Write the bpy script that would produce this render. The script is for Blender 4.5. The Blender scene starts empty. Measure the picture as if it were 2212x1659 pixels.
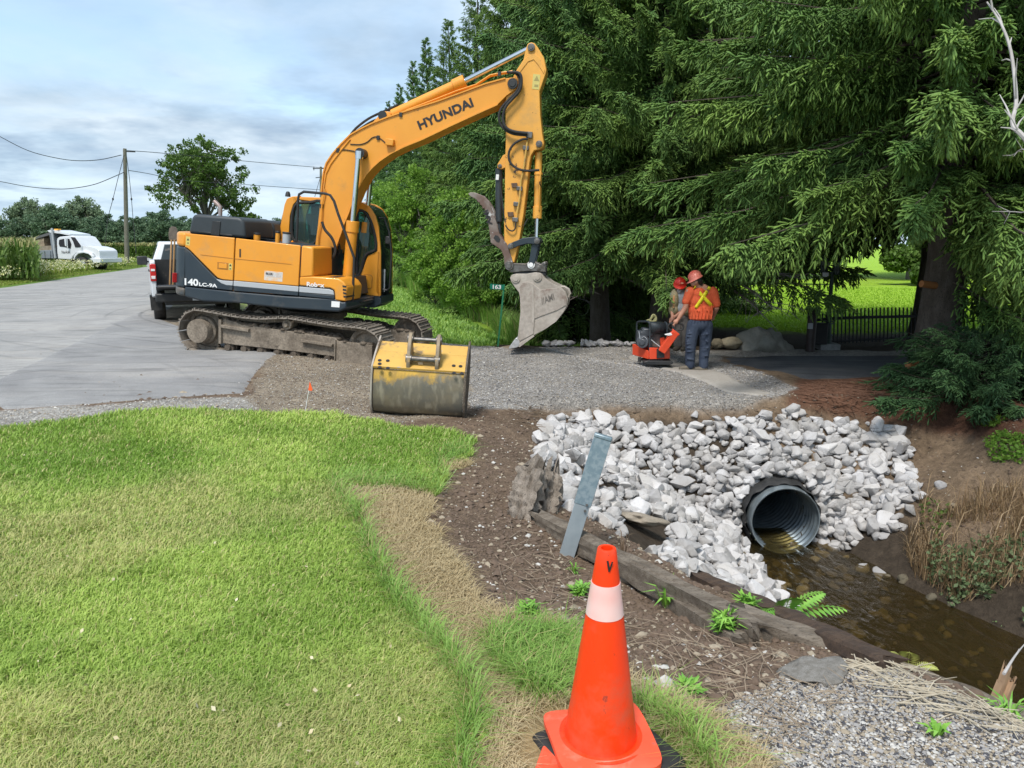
import bpy, bmesh, math, random
import numpy as np
from mathutils import Vector, Matrix, Euler
S = bpy.context.scene
C = S.collection
RAD = math.radians
rnd = random.Random(7)
# ------------------------------------------------------------------ camera
EYE, PITCH, FPX = 1.9, RAD(10.2), 1661.0
cd = bpy.data.cameras.new('camera'); cam = bpy.data.objects.new('camera', cd); C.objects.link(cam)
cam.location = (0, 0, EYE); cam.rotation_euler = (RAD(90) - PITCH, 0, 0)
cd.sensor_width = 36; cd.lens = FPX * 36 / 2212; cd.clip_start = .05; cd.clip_end = 5000
S.camera = cam
S.render.resolution_x, S.render.resolution_y = 1024, 768
# ------------------------------------------------------------------ exposure, sky, sun
S.view_settings.view_transform = 'Standard'; S.view_settings.look = 'None'
S.view_settings.exposure = 1.32; S.view_settings.gamma = 1
SUN_EL, SUN_AZ = 58, 200     # azimuth measured clockwise from +Y
try:
    S.cycles.max_bounces = 6; S.cycles.transparent_max_bounces = 12; S.cycles.caustics_reflective = False; S.cycles.caustics_refractive = False
except Exception: pass

def nd(nt, typ, ins=None, **kw):
    n = nt.nodes.new(typ)
    for k, v in kw.items(): setattr(n, k, v)
    for k, v in (ins or {}).items():
        s = n.inputs[k]
        if isinstance(v, bpy.types.NodeSocket): nt.links.new(v, s)
        else:
            try: s.default_value = v
            except Exception: s.default_value = (*v, 1) if len(v) == 3 else v
    return n
def mixc(nt, fac, a, b, mode='MIX'):
    n = nt.nodes.new('ShaderNodeMix'); n.data_type = 'RGBA'; n.blend_type = mode
    for idx, v in ((0, fac), (6, a), (7, b)):
        s = n.inputs[idx]
        if isinstance(v, bpy.types.NodeSocket): nt.links.new(v, s)
        else: s.default_value = ((*v, 1) if hasattr(v, '__len__') and len(v) == 3 else v)
    return n.outputs[2]
def ramp(nt, fac, lo, hi, a=0., b=1.):
    n = nd(nt, 'ShaderNodeMapRange', {0: fac, 1: lo, 2: hi, 3: a, 4: b}); n.clamp = True
    return n.outputs[0]
def mth(nt, op, a, b=0.):
    return nd(nt, 'ShaderNodeMath', {0: a, 1: b}, operation=op).outputs[0]

w = bpy.data.worlds.new('World'); S.world = w; w.use_nodes = True
nt = w.node_tree; nt.nodes.clear()
sky = nd(nt, 'ShaderNodeTexSky', sky_type='NISHITA', sun_disc=False, sun_elevation=RAD(SUN_EL), sun_rotation=RAD(SUN_AZ), air_density=1.0, dust_density=1.5)
tc = nd(nt, 'ShaderNodeTexCoord')
sep = nd(nt, 'ShaderNodeSeparateXYZ', {0: tc.outputs['Generated']})
zz = mth(nt, 'MAXIMUM', sep.outputs[2], 0.0)
den = mth(nt, 'ADD', zz, 0.16)
cx = mth(nt, 'DIVIDE', sep.outputs[0], den); cy = mth(nt, 'DIVIDE', sep.outputs[1], den)
cmb = nd(nt, 'ShaderNodeCombineXYZ', {0: cx, 1: cy, 2: 0.3})
n1 = nd(nt, 'ShaderNodeTexNoise', {'Vector': cmb.outputs[0], 'Scale': 0.75, 'Detail': 6., 'Roughness': .52, 'Distortion': .25})
n2 = nd(nt, 'ShaderNodeTexNoise', {'Vector': cmb.outputs[0], 'Scale': 2.1, 'Detail': 7., 'Roughness': .55, 'Distortion': .15})
cover = ramp(nt, n1.outputs[0], .36, .60)
K = 10.0
blue = nd(nt, 'ShaderNodeMix', {0: .35}, data_type='RGBA'); 
nt.links.new(sky.outputs[0], blue.inputs[6]); blue.inputs[7].default_value = (.245*K, .355*K, .465*K, 1)
body = mixc(nt, ramp(nt, n2.outputs[0], .34, .66), (.205*K, .27*K, .335*K), (.34*K, .39*K, .43*K))
col = mixc(nt, cover, blue.outputs[2], body)
# low grey banks near the horizon, small dark puffs higher up
n3 = nd(nt, 'ShaderNodeTexNoise', {'Vector': cmb.outputs[0], 'Scale': 1.35, 'Detail': 5., 'Roughness': .6, 'Distortion': .1, 'W': 3.}, noise_dimensions='4D')
low = ramp(nt, zz, .26, .04)
dk = mth(nt, 'MULTIPLY', ramp(nt, n3.outputs[0], .50, .66), mth(nt, 'ADD', mth(nt, 'MULTIPLY', low, .75), .45))
col = mixc(nt, dk, col, (.15*K, .205*K, .275*K))
col = mixc(nt, mth(nt, 'MULTIPLY', ramp(nt, zz, .09, .0), .65), col, (.33*K, .42*K, .49*K))
bg = nd(nt, 'ShaderNodeBackground', {0: col, 1: 0.1})
out = nd(nt, 'ShaderNodeOutputWorld', {0: bg.outputs[0]})
sl = bpy.data.lights.new('sun', 'SUN'); sl.energy = 1.5; sl.angle = RAD(14); sl.color = (1, .955, .88)
so = bpy.data.objects.new('sun', sl); C.objects.link(so)
so.rotation_euler = (RAD(90 - SUN_EL), 0, RAD(180 - SUN_AZ))
so.location = (0, 0, 30)
# ------------------------------------------------------------------ projection helpers
cs, sn = math.cos(PITCH), math.sin(PITCH)
CAM = Vector((0, 0, EYE))
def ray(vx, vy):
    v = (829.5 - vy) / FPX
    return Vector(((vx - 1106) / FPX, cs + v * sn, -sn + v * cs))
def at(vx, vy, Y):
    d = ray(vx, vy); return CAM + d * (Y / d.y)
def onz(vx, vy, z):
    d = ray(vx, vy); return CAM + d * ((z - EYE) / d.z)
def proj(x, y, z):
    """world -> photo coordinates (arrays)"""
    z = z - EYE
    t = y * cs - z * sn; t = np.where(t < .05, .05, t)
    u = y * sn + z * cs
    return 1106 + FPX * x / t, 829.5 - FPX * u / t
ZO = {1: (303.5, 370.9, .28455), 2: (607, 67.4, .30488), 3: (910.4, 337.2, .28455), 4: (741.8, 674.4, .16258),
      5: (1315.1, 553, .16258), 6: (0, 269.8, .27439), 7: (1618.5, 505.8, .2683), 8: (370.9, 607, .25914),
      11: (1079, 876.7, .2439), 12: (1483.7, 876.7, .2439), 13: (1672.5, 1146.5, .309), 14: (1011.6, 1146.5, .30888),
      15: (0, 809.3, .36586), 16: (1213.9, 0, .45122), 17: (0, 202.3, .30488), 18: (1820.9, 843, .28447)}
def Z(k, x, y):
    o = ZO[k]; return o[0] + o[2] * x, o[1] + o[2] * y
# ------------------------------------------------------------------ noise and terrain
def _h(ix, iy, s):
    n = (ix.astype(np.int64) * 374761393 + iy.astype(np.int64) * 668265263 + s * 1442695041) & 0x7fffffff
    n = ((n ^ (n >> 13)) * 1274126177) & 0x7fffffff
    return ((n ^ (n >> 16)) & 0xffff) / 65535.0
def vn(x, y, sc, s=0):
    x = np.asarray(x, float) * sc; y = np.asarray(y, float) * sc
    ix, iy = np.floor(x), np.floor(y); fx, fy = x - ix, y - iy
    fx = fx*fx*(3-2*fx); fy = fy*fy*(3-2*fy)
    a, b, c, d = _h(ix, iy, s), _h(ix+1, iy, s), _h(ix, iy+1, s), _h(ix+1, iy+1, s)
    return (a*(1-fx)+b*fx)*(1-fy) + (c*(1-fx)+d*fx)*fy
def fbm(x, y, sc, s=0, o=3):
    t = 0; a = 1; n = 0
    for i in range(o): t = t + a * vn(x, y, sc * 2**i, s+i); n += a; a *= .5
    return t / n
def ss(a, b, x):
    t = np.clip((x - a) / (b - a), 0, 1); return t*t*(3-2*t)
WATER = -1.86
def Hbase(x, y):
    z = .10 - .35 * ss(-4.5, 0.5, x) * ss(6.5, 10.5, y)
    z = z - .10 * (1 - ss(7, 9, y))
    z = z - .34 * ss(-.9, 1.0, x) * ss(2.6, 4.6, y) * (1 - ss(7.5, 10, y)) * .9
    z = z + .12 * ss(3.0, 8.5, x) * ss(16, 24, y)
    return z
def shoreL(y): return np.interp(y, [2, 3, 5, 6.8, 9.4], [4.6, 4.15, 3.55, 3.1, 3.05])
def shoreR(y): return np.interp(y, [2, 3, 5, 6.7, 8, 9.4], [7.0, 6.4, 5.5, 4.85, 4.25, 3.95])
def Hfun(x, y):
    x = np.asarray(x, float); y = np.asarray(y, float)
    zb = Hbase(x, y)
    sL = np.interp(y, [3, 5, 6.5, 9], [.95, .68, .60, .60])
    bump = (fbm(x, y, 1.3, 11) - .5) * .25
    a = sL * (shoreL(y) - x); b = .62 * (x - shoreR(y)) * (1 + bump); c = 1.12 * (y - 9.32)
    m = np.maximum(np.maximum(a, b), np.maximum(c, 0))
    zd = -2.02 + m + bump * np.clip(m, 0, 1) * .6 + .05 * np.clip(m * 5, 0, 1)
    k = .12
    h = np.clip(.5 + .5 * (zd - zb) / k, 0, 1)           # smooth minimum of base and ditch
    z = zd * (1 - h) + zb * h - k * h * (1 - h)
    # ditch mouth beyond the driveway
    d2 = np.abs(x - 2.2) ; zz2 = -.75 * ss(16.6, 17.6, y) * (1 - ss(21, 26, y)) * (1 - ss(1.0, 3.2, d2))
    z = z + zz2
    # loose gravel heap on the new driveway
    z = z + .16 * np.exp(-((x - 1.15)**2 / 1.5 + (y - 13.0)**2 / .9)) + .10 * np.exp(-((x - 3.9)**2 / .8 + (y - 12.5)**2 / .5)) * ss(10, 12, y)
    z = z + .30 * np.exp(-((x - .15)**2 / .9 + (y - 13.9)**2 / .7)) + .10 * np.exp(-((x + 1.2)**2 / .5 + (y - 12.2)**2 / .4))
    gr = ss(10.3, 11.2, y) * (1 - ss(15.5, 16.5, y)) * ss(-2.5, -1.5, x) * (1 - ss(4.3, 5.2, x))
    z = z + gr * (fbm(x, y, 1.1, 5) - .45) * .10
    rough = ss(-3.5, -2.5, x) * ss(7, 8.5, y) * (1 - ss(10.5, 11, y)) + ss(-.4, .4, x) * (1 - ss(8, 9, y))
    rough = np.clip(rough, 0, 1)
    z = z + rough * (fbm(x, y, 2.2, 21, 4) - .5) * .09 + (fbm(x, y, .6, 31) - .5) * .05 * (1 - ss(15, 30, y))
    far = ss(25, 60, y)
    z = z + far * (fbm(x, y, .02, 41) - .5) * .3
    return z
def H1(x, y): return float(Hfun(np.array([x]), np.array([y]))[0])
def gp(vx, vy, t0=1.0):
    """where the line of sight through a photo point meets the ground"""
    d = ray(vx, vy); t = np.arange(t0, 400, .03) if d.z < -.02 else np.array([400.])
    z = EYE + d.z * t - Hfun(d.x * t, d.y * t)
    i = np.argmax(z <= 0) if (z <= 0).any() else len(t) - 1
    return CAM + d * float(t[i])
def gpv(vx, vy):
    """vectorised, fixed-point iteration from the base height"""
    v = (829.5 - vy) / FPX; dx = (vx - 1106) / FPX; dy = cs + v * sn; dz = -sn + v * cs
    z = np.full_like(dx, -.1)
    for _ in range(12):
        t = (z - EYE) / dz; z = .5 * z + .5 * Hfun(dx * t, dy * t)
    return dx * t, dy * t, z
def inpoly(px, py, poly):
    px = np.asarray(px, float); py = np.asarray(py, float); r = np.zeros(px.shape, bool); n = len(poly)
    for i in range(n):
        x1, y1 = poly[i]; x2, y2 = poly[(i + 1) % n]
        if y1 == y2: continue
        c = ((y1 > py) != (y2 > py)) & (px < (x2 - x1) * (py - y1) / (y2 - y1) + x1)
        r ^= c
    return r
# ------------------------------------------------------------------ tagging, things, mesh builder
RM = {}
def tag(o, label=None, cat=None, group=None, kind=None):
    for k, v in (('label', label), ('category', cat), ('group', group), ('kind', kind)):
        if v: o[k] = v
    return o
def thing(name, label, cat, loc=(0, 0, 0), rot=(0, 0, 0), group=None):
    o = bpy.data.objects.new(name, None); C.objects.link(o); o.empty_display_size = .2
    o.location = loc; o.rotation_euler = rot
    RM[o.name] = Matrix.Translation(Vector(loc)) @ Euler(rot).to_matrix().to_4x4()
    return tag(o, label, cat, group)
def rootm(o):
    while o.parent: o = o.parent
    return RM.get(o.name, Matrix.Identity(4))
def mkmesh(name, V, F, mat=None, smooth=False, attrs=None, mats=None, mi=None):
    """V: (n,3) array; F: list of faces or (m,k) array"""
    me = bpy.data.meshes.new(name); V = np.asarray(V, dtype=np.float32)
    if isinstance(F, np.ndarray):
        k = F.shape[1]; me.vertices.add(len(V)); me.vertices.foreach_set('co', V.ravel())
        me.loops.add(F.size); me.loops.foreach_set('vertex_index', F.astype(np.int32).ravel())
        me.polygons.add(len(F)); me.polygons.foreach_set('loop_start', np.arange(0, F.size, k, dtype=np.int32))
        me.update(calc_edges=True)
    else: me.from_pydata([tuple(map(float, v)) for v in V], [], F); me.update()
    for m in (mats or ([mat] if mat else [])): me.materials.append(m)
    if mi is not None: me.polygons.foreach_set('material_index', np.asarray(mi, dtype=np.int32))
    if smooth: me.polygons.foreach_set('use_smooth', np.ones(len(me.polygons), bool))
    for k, a in (attrs or {}).items():
        a = np.asarray(a, dtype=np.float32)
        if a.ndim == 1: t = me.attributes.new(k, 'FLOAT', 'POINT'); t.data.foreach_set('value', a)
        else: t = me.attributes.new(k, 'FLOAT_COLOR', 'POINT'); t.data.foreach_set('color', np.c_[a, np.ones(len(a))].astype(np.float32).ravel())
    return me
def mkobj(name, me, parent=None, loc=None):
    o = bpy.data.objects.new(name, me); C.objects.link(o)
    if parent: o.parent = parent
    if loc is not None: o.location = loc
    return o
class MB:
    def __init__(s, M=None): s.v = []; s.f = []; s.m = []; s.cur = 0; s.M = M
    def add(s, vs, fs):
        o = len(s.v)
        s.v += [(s.M @ Vector(v)) if s.M is not None else Vector(v) for v in vs]
        s.f += [tuple(i + o for i in f) for f in fs]; s.m += [s.cur] * len(fs); return s
    def box(s, c, d, R=None):
        c = Vector(c); x, y, z = [k / 2 for k in d]
        vs = [Vector((i * x, j * y, k * z)) for i in (-1, 1) for j in (-1, 1) for k in (-1, 1)]
        if R is not None: vs = [R @ v for v in vs]
        return s.add([c + v for v in vs], [(0, 1, 3, 2), (4, 6, 7, 5), (0, 4, 5, 1), (2, 3, 7, 6), (0, 2, 6, 4), (1, 5, 7, 3)])
    def bar(s, p0, p1, wd, th, up=(0, 0, 1)):
        p0, p1 = Vector(p0), Vector(p1); d = (p1 - p0); L = d.length; d.normalize()
        a = d.cross(Vector(up)); a = a.normalized() if a.length > 1e-4 else Vector((1, 0, 0)); b = a.cross(d)
        vs = [p + a * i * wd / 2 + b * j * th / 2 for p in (p0, p1) for i, j in ((-1, -1), (1, -1), (1, 1), (-1, 1))]
        return s.add(vs, [(3, 2, 1, 0), (4, 5, 6, 7), (0, 1, 5, 4), (1, 2, 6, 5), (2, 3, 7, 6), (3, 0, 4, 7)])
    def prism(s, pts, off):
        pts = [Vector(p) for p in pts]; off = Vector(off); n = len(pts)
        return s.add(pts + [p + off for p in pts], [tuple(range(n - 1, -1, -1)), tuple(range(n, 2 * n))] + [(i, (i + 1) % n, (i + 1) % n + n, i + n) for i in range(n)])
    def tube(s, pts, r, n=8, caps=True, closed=False):
        pts = [Vector(p) for p in pts]; m = len(pts); rs = r if hasattr(r, '__len__') else [r] * m
        vs, fs = [], []; a = None
        for i, p in enumerate(pts):
            d = (pts[(i + 1) % m] if (closed or i < m - 1) else p) - (pts[i - 1] if (closed or i > 0) else p)
            d = d.normalized() if d.length > 1e-9 else Vector((0, 0, 1))
            if a is None: a = d.orthogonal().normalized()
            a = (a - d * a.dot(d)); a = a.normalized() if a.length > 1e-6 else d.orthogonal().normalized()
            b = d.cross(a)
            vs += [p + (a * math.cos(q) + b * math.sin(q)) * rs[i] for q in [2 * math.pi * k / n for k in range(n)]]
        for i in range(m if closed else m - 1):
            j = (i + 1) % m
            fs += [(i * n + k, i * n + (k + 1) % n, j * n + (k + 1) % n, j * n + k) for k in range(n)]
        if caps and not closed: fs += [tuple(range(n - 1, -1, -1)), tuple(range((m - 1) * n, m * n))]
        return s.add(vs, fs)
    def cyl(s, p0, p1, r0, r1=None, n=20, caps=True):
        return s.tube([p0, p1], [r0, r0 if r1 is None else r1], n, caps)
    def lathe(s, prof, o, ax=(0, 0, 1), n=24, caps=False):
        ax = Vector(ax).normalized(); o = Vector(o); a = ax.orthogonal().normalized(); b = ax.cross(a)
        vs, fs = [], []; m = len(prof)
        for r, h in prof: vs += [o + ax * h + (a * math.cos(2*math.pi*k/n) + b * math.sin(2*math.pi*k/n)) * r for k in range(n)]
        for i in range(m - 1): fs += [(i*n+k, i*n+(k+1) % n, (i+1)*n+(k+1) % n, (i+1)*n+k) for k in range(n)]
        if caps: fs += [tuple(range(n-1, -1, -1)), tuple(range((m-1)*n, m*n))]
        return s.add(vs, fs)
    def ball(s, c, r, R=None, n=14, k=9):
        c = Vector(c); r = r if hasattr(r, '__len__') else (r, r, r); vs = []; fs = []
        for i in range(k + 1):
            t = math.pi * i / k
            for j in range(n):
                p = 2 * math.pi * j / n
                v = Vector((math.sin(t)*math.cos(p)*r[0], math.sin(t)*math.sin(p)*r[1], math.cos(t)*r[2]))
                vs.append(c + (R @ v if R is not None else v))
        for i in range(k): fs += [(i*n+j, i*n+(j+1) % n, (i+1)*n+(j+1) % n, (i+1)*n+j) for j in range(n)]
        return s.add(vs, fs)
    def build(s, name, mat, parent=None, bevel=0, smooth=True, ang=35, label=None, seg=2, remesh=0, thing_org=None):
        org = thing_org
        Mi = rootm(parent).inverted() if parent else Matrix.Translation(-Vector(org)) if org is not None else Matrix.Identity(4)
        mats = mat if isinstance(mat, (list, tuple)) else [mat]
        me = bpy.data.meshes.new(name); me.from_pydata([tuple(Mi @ v) for v in s.v], [], s.f); me.update()
        bm = bmesh.new(); bm.from_mesh(me)
        for i, f in enumerate(bm.faces): f.material_index = min(s.m[i], len(mats) - 1) if i < len(s.m) else 0
        bmesh.ops.recalc_face_normals(bm, faces=bm.faces)
        bm.to_mesh(me); bm.free()
        for m in mats: me.materials.append(m)
        if smooth:
            me.polygons.foreach_set('use_smooth', np.ones(len(me.polygons), bool))
            try: me.set_sharp_from_angle(angle=RAD(ang))
            except Exception: pass
        o = mkobj(name, me, parent, org)
        if remesh:
            r = o.modifiers.new('remesh', 'REMESH'); r.mode = 'VOXEL'; r.voxel_size = remesh; r.use_smooth_shade = True
            q = o.modifiers.new('smooth', 'SMOOTH'); q.factor = .5; q.iterations = 4
        if bevel:
            b = o.modifiers.new('bevel', 'BEVEL'); b.width = bevel; b.segments = seg; b.limit_method = 'ANGLE'; b.angle_limit = RAD(35)
            b.harden_normals = False
        if label: o['label'] = label
        return o
def text_part(name, body, mat, parent, corner, xdir, ydir, height, width=None, depth=.003, shear=0, bold=0.0, label=None, space=1.0):
    """raised lettering on a surface; corner = lower-left, xdir along the line, ydir up"""
    cu = bpy.data.curves.new(name, 'FONT'); cu.body = body; cu.size = 1; cu.extrude = 0; cu.offset = bold; cu.shear = shear; cu.space_character = space
    o = bpy.data.objects.new(name, cu); C.objects.link(o)
    dg = bpy.context.evaluated_depsgraph_get(); me = bpy.data.meshes.new_from_object(o.evaluated_get(dg))
    bpy.data.objects.remove(o); 
    P = np.array([v.co[:] for v in me.vertices]); lo, hi = P.min(0), P.max(0)
    sy = height / (hi[1] - lo[1]); sx = (width / (hi[0] - lo[0])) if width else sy
    X = Vector(xdir).normalized(); Y = Vector(ydir); Y = (Y - X * Y.dot(X)).normalized(); N = X.cross(Y)
    Mi = rootm(parent).inverted() if parent else Matrix.Identity(4)
    fs = [tuple(p.vertices) for p in me.polygons]
    vs = [Mi @ (Vector(corner) + X * ((p[0] - lo[0]) * sx) + Y * ((p[1] - lo[1]) * sy) + N * depth) for p in P]
    m2 = bpy.data.meshes.new(name); m2.from_pydata([tuple(v) for v in vs], [], fs); m2.materials.append(mat); m2.update()
    q = mkobj(name, m2, parent)
    if label: q['label'] = label
    return q
def arc(p0, p1, p2, n=8):
    p0, p1, p2 = Vector(p0), Vector(p1), Vector(p2)
    return [p0*(1-t)**2 + p1*2*t*(1-t) + p2*t*t for t in [i/n for i in range(n+1)]]
def crv(pts, n=6):
    """Catmull-Rom through points"""
    P = [Vector(p) for p in pts]; P = [P[0]*2 - P[1]] + P + [P[-1]*2 - P[-2]]; o = []
    for i in range(1, len(P) - 2):
        a, b, c, d = P[i-1:i+3]
        for k in range(n):
            t = k / n
            o.append(.5*((2*b) + (c-a)*t + (2*a-5*b+4*c-d)*t*t + (3*b-a-3*c+d)*t**3))
    return o + [P[-2]]
# ------------------------------------------------------------------ materials
def pbr(name, c1, c2=None, sc=6, rough=.6, metal=0., bump=0., bsc=40, spots=None, coat=0., stretch=None, detail=4, lo=.35, hi=.65, spec=.5, fine=0.0, world=False, trans=0., ramp_rough=None):
    """two noise-mixed colours, optional list of worn or dirty spots (colour, scale, threshold, softness), bump"""
    m = bpy.data.materials.new(name); m.use_nodes = True; nt = m.node_tree; nt.nodes.clear()
    tc = nd(nt, 'ShaderNodeNewGeometry').outputs['Position'] if world else nd(nt, 'ShaderNodeTexCoord').outputs['Object']
    if stretch: tc = nd(nt, 'ShaderNodeMapping', {0: tc, 3: stretch}).outputs[0]
    col = None; rv = rough
    if c2 is not None:
        n = nd(nt, 'ShaderNodeTexNoise', {'Vector': tc, 'Scale': sc, 'Detail': detail, 'Roughness': .6})
        col = mixc(nt, ramp(nt, n.outputs[0], lo, hi), c1, c2)
    else: col = nd(nt, 'ShaderNodeRGB').outputs[0]; col.default_value = (*c1, 1)
    if fine:
        n = nd(nt, 'ShaderNodeTexNoise', {'Vector': tc, 'Scale': sc * 9, 'Detail': 3.})
        v = ramp(nt, n.outputs[0], .3, .7, 1 - fine, 1 + fine)
        col = mixc(nt, 1., col, nd(nt, 'ShaderNodeCombineXYZ', {0: v, 1: v, 2: v}).outputs[0], 'MULTIPLY')
    for i, (dc, dsc, th, sf) in enumerate(spots or []):
        n = nd(nt, 'ShaderNodeTexNoise', {'Vector': tc, 'Scale': dsc, 'Detail': 7., 'Roughness': .65, 'W': i * 3.7 + 1}, noise_dimensions='4D')
        k = ramp(nt, n.outputs[0], th, th + sf)
        col = mixc(nt, k, col, dc)
        rv = ramp(nt, k, 0, 1, rough, .85) if i == 0 and metal == 0 else rv
    b = nd(nt, 'ShaderNodeBsdfPrincipled', {'Base Color': col, 'Roughness': rv, 'Metallic': metal})
    b.inputs['Specular IOR Level'].default_value = spec; b.inputs['Coat Weight'].default_value = coat
    if trans: b.inputs['Transmission Weight'].default_value = trans
    if bump:
        n = nd(nt, 'ShaderNodeTexNoise', {'Vector': tc, 'Scale': bsc, 'Detail': 6., 'Roughness': .65})
        bp = nd(nt, 'ShaderNodeBump', {'Strength': 1., 'Distance': bump, 'Height': n.outputs[0]})
        nt.links.new(bp.outputs[0], b.inputs['Normal'])
    nd(nt, 'ShaderNodeOutputMaterial', {0: b.outputs[0]})
    return m
M = {}
MUD = (.155, .125, .095); MUDL = (.27, .225, .175)
M['orange'] = pbr('orange paint', (.80, .33, .030), (.74, .295, .026), 1.2, .38, bump=.0006, bsc=25, coat=.15, spots=[((.50, .27, .09), 2.2, .56, .25), (MUD, 9, .685, .05), ((.30, .15, .05), 22, .69, .04)])
M['boomor'] = pbr('boom paint', (.80, .34, .04), (.74, .30, .032), 1.2, .42, bump=.0008, bsc=30, spots=[((.46, .24, .08), 2.0, .56, .22), ((.12, .07, .04), 7, .675, .04), ((.28, .14, .05), 20, .69, .04)])
M['armor'] = pbr('worn arm paint', (.82, .40, .07), (.74, .35, .055), 1.5, .45, bump=.001, bsc=30, spots=[((.52, .30, .10), 2.5, .52, .25), ((.10, .055, .03), 5.5, .625, .025), ((.20, .10, .05), 24, .66, .03)])
M['navy'] = pbr('dark blue grey paint', (.022, .034, .046), (.030, .042, .052), 2, .42, bump=.0005, bsc=20, spots=[((.085, .08, .07), 3, .56, .2)])
M['hood'] = pbr('black plastic hood', (.028, .036, .042), (.038, .046, .052), 3, .5, bump=.0006, bsc=60, spots=[((.10, .10, .09), 3, .66, .2)])
M['black'] = pbr('black steel', (.018, .02, .022), (.03, .03, .03), 8, .5, bump=.001, spots=[(MUD, 6, .62, .15)])
M['rubber'] = pbr('black rubber', (.018, .018, .018), (.032, .031, .03), 12, .75, bump=.001)
M['silver'] = pbr('grey decal', (.42, .44, .46), rough=.5)
M['white'] = pbr('white lettering', (.80, .80, .79), rough=.5)
M['ink'] = pbr('dark lettering', (.02, .018, .02), rough=.5)
M['chrome'] = pbr('chromed rod', (.62, .64, .66), rough=.12, metal=1.)
M['mud'] = pbr('dried mud', MUD, MUDL, 3.5, .92, bump=.012, bsc=14, fine=.25, spots=[((.07, .055, .04), 5, .6, .1)])
M['muddark'] = pbr('wet mud', (.075, .058, .043), MUD, 5, .9, bump=.02, bsc=18, fine=.3)
M['shoe'] = pbr('muddy track steel', (.17, .145, .12), (.30, .26, .215), 9, .75, bump=.004, bsc=40, spots=[((.075, .06, .05), 7, .56, .12)])
M['pin'] = pbr('bare steel', (.22, .21, .20), (.12, .105, .09), 12, .45, metal=.7, bump=.001)
M['bktgrey'] = pbr('scoured bucket steel', (.46, .41, .355), (.33, .285, .24), 2.2, .62, metal=.1, bump=.002, bsc=25, fine=.12, spots=[((.15, .11, .08), 3.2, .60, .06), ((.44, .40, .35), 6, .62, .1)])
M['bright'] = pbr('polished steel teeth', (.58, .57, .56), (.42, .41, .40), 14, .4, metal=.5, bump=.002)
M['thumb'] = pbr('rusty thumb steel', (.30, .27, .24), (.15, .095, .075), 2.4, .6, metal=.2, bump=.002, spots=[((.55, .54, .52), 4, .55, .05)])
M['bktyel'] = pbr('worn yellow bucket paint', (.66, .40, .09), (.56, .33, .075), 2, .55, bump=.002, bsc=30, spots=[((.24, .17, .10), 3.5, .56, .10), ((.40, .34, .26), 8, .63, .06)])
M['glass'] = None
def glassmat(name, tint, a=.55, rough=.03, dif=(.02, .03, .03)):
    m = bpy.data.materials.new(name); m.use_nodes = True; nt = m.node_tree; nt.nodes.clear()
    t = nd(nt, 'ShaderNodeBsdfTransparent', {0: tint}); g = nd(nt, 'ShaderNodeBsdfGlossy', {'Color': (.9, .95, .95, 1), 'Roughness': rough})
    d = nd(nt, 'ShaderNodeBsdfDiffuse', {0: dif}); fr = nd(nt, 'ShaderNodeFresnel', {0: 1.5})
    x = nd(nt, 'ShaderNodeMixShader', {0: a, 1: d.outputs[0], 2: t.outputs[0]})
    y = nd(nt, 'ShaderNodeMixShader', {0: fr.outputs[0], 1: x.outputs[0], 2: g.outputs[0]})
    nd(nt, 'ShaderNodeOutputMaterial', {0: y.outputs[0]}); return m
M['glass'] = glassmat('tinted cab glass', (.45, .78, .72), .72, dif=(.08, .13, .13))  # pale diffuse colour stands in for the reflection on the tinted panes
M['cglass'] = glassmat('car glass', (.25, .3, .3), .5, dif=(.04, .05, .055))
M['cone'] = pbr('fluorescent cone', (.95, .052, .004), (.90, .045, .004), 3, .42, bump=.0006, bsc=30, spots=[((.30, .03, .012), 16, .615, .05), ((.62, .10, .05), 4, .55, .2)])
M['conebase'] = pbr('scuffed cone base', (.90, .115, .05), (.86, .09, .035), 4, .5, bump=.0008, spots=[((.33, .11, .08), 9, .62, .06), ((.93, .28, .19), 4, .56, .2)])
M['sleeve'] = pbr('reflective sleeve', (.84, .72, .70), (.88, .47, .44), 4, .35, bump=.0008, bsc=60, detail=2)
M['galv'] = pbr('galvanised steel', (.27, .335, .37), (.19, .26, .30), 28, .45, metal=.35, bump=.0006, bsc=50, detail=2, lo=.42, hi=.58)
def woodmat(name, c1, c2, dk, sc=3, st=(1, 1, 1)):
    m = bpy.data.materials.new(name); m.use_nodes = True; nt = m.node_tree; nt.nodes.clear()
    tc = nd(nt, 'ShaderNodeMapping', {0: nd(nt, 'ShaderNodeTexCoord').outputs['Object'], 3: st}).outputs[0]
    a = nd(nt, 'ShaderNodeTexNoise', {'Vector': tc, 'Scale': sc * 7, 'Detail': 7., 'Roughness': .7}).outputs[0]
    b = nd(nt, 'ShaderNodeTexNoise', {'Vector': tc, 'Scale': sc, 'Detail': 3.}).outputs[0]
    col = mixc(nt, ramp(nt, b, .35, .65), c1, c2); col = mixc(nt, ramp(nt, a, .52, .66), col, dk)
    bp = nd(nt, 'ShaderNodeBump', {'Strength': 1., 'Distance': .012, 'Height': a})
    p = nd(nt, 'ShaderNodeBsdfPrincipled', {'Base Color': col, 'Roughness': .9, 'Normal': bp.outputs[0]})
    nd(nt, 'ShaderNodeOutputMaterial', {0: p.outputs[0]}); return m
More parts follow.
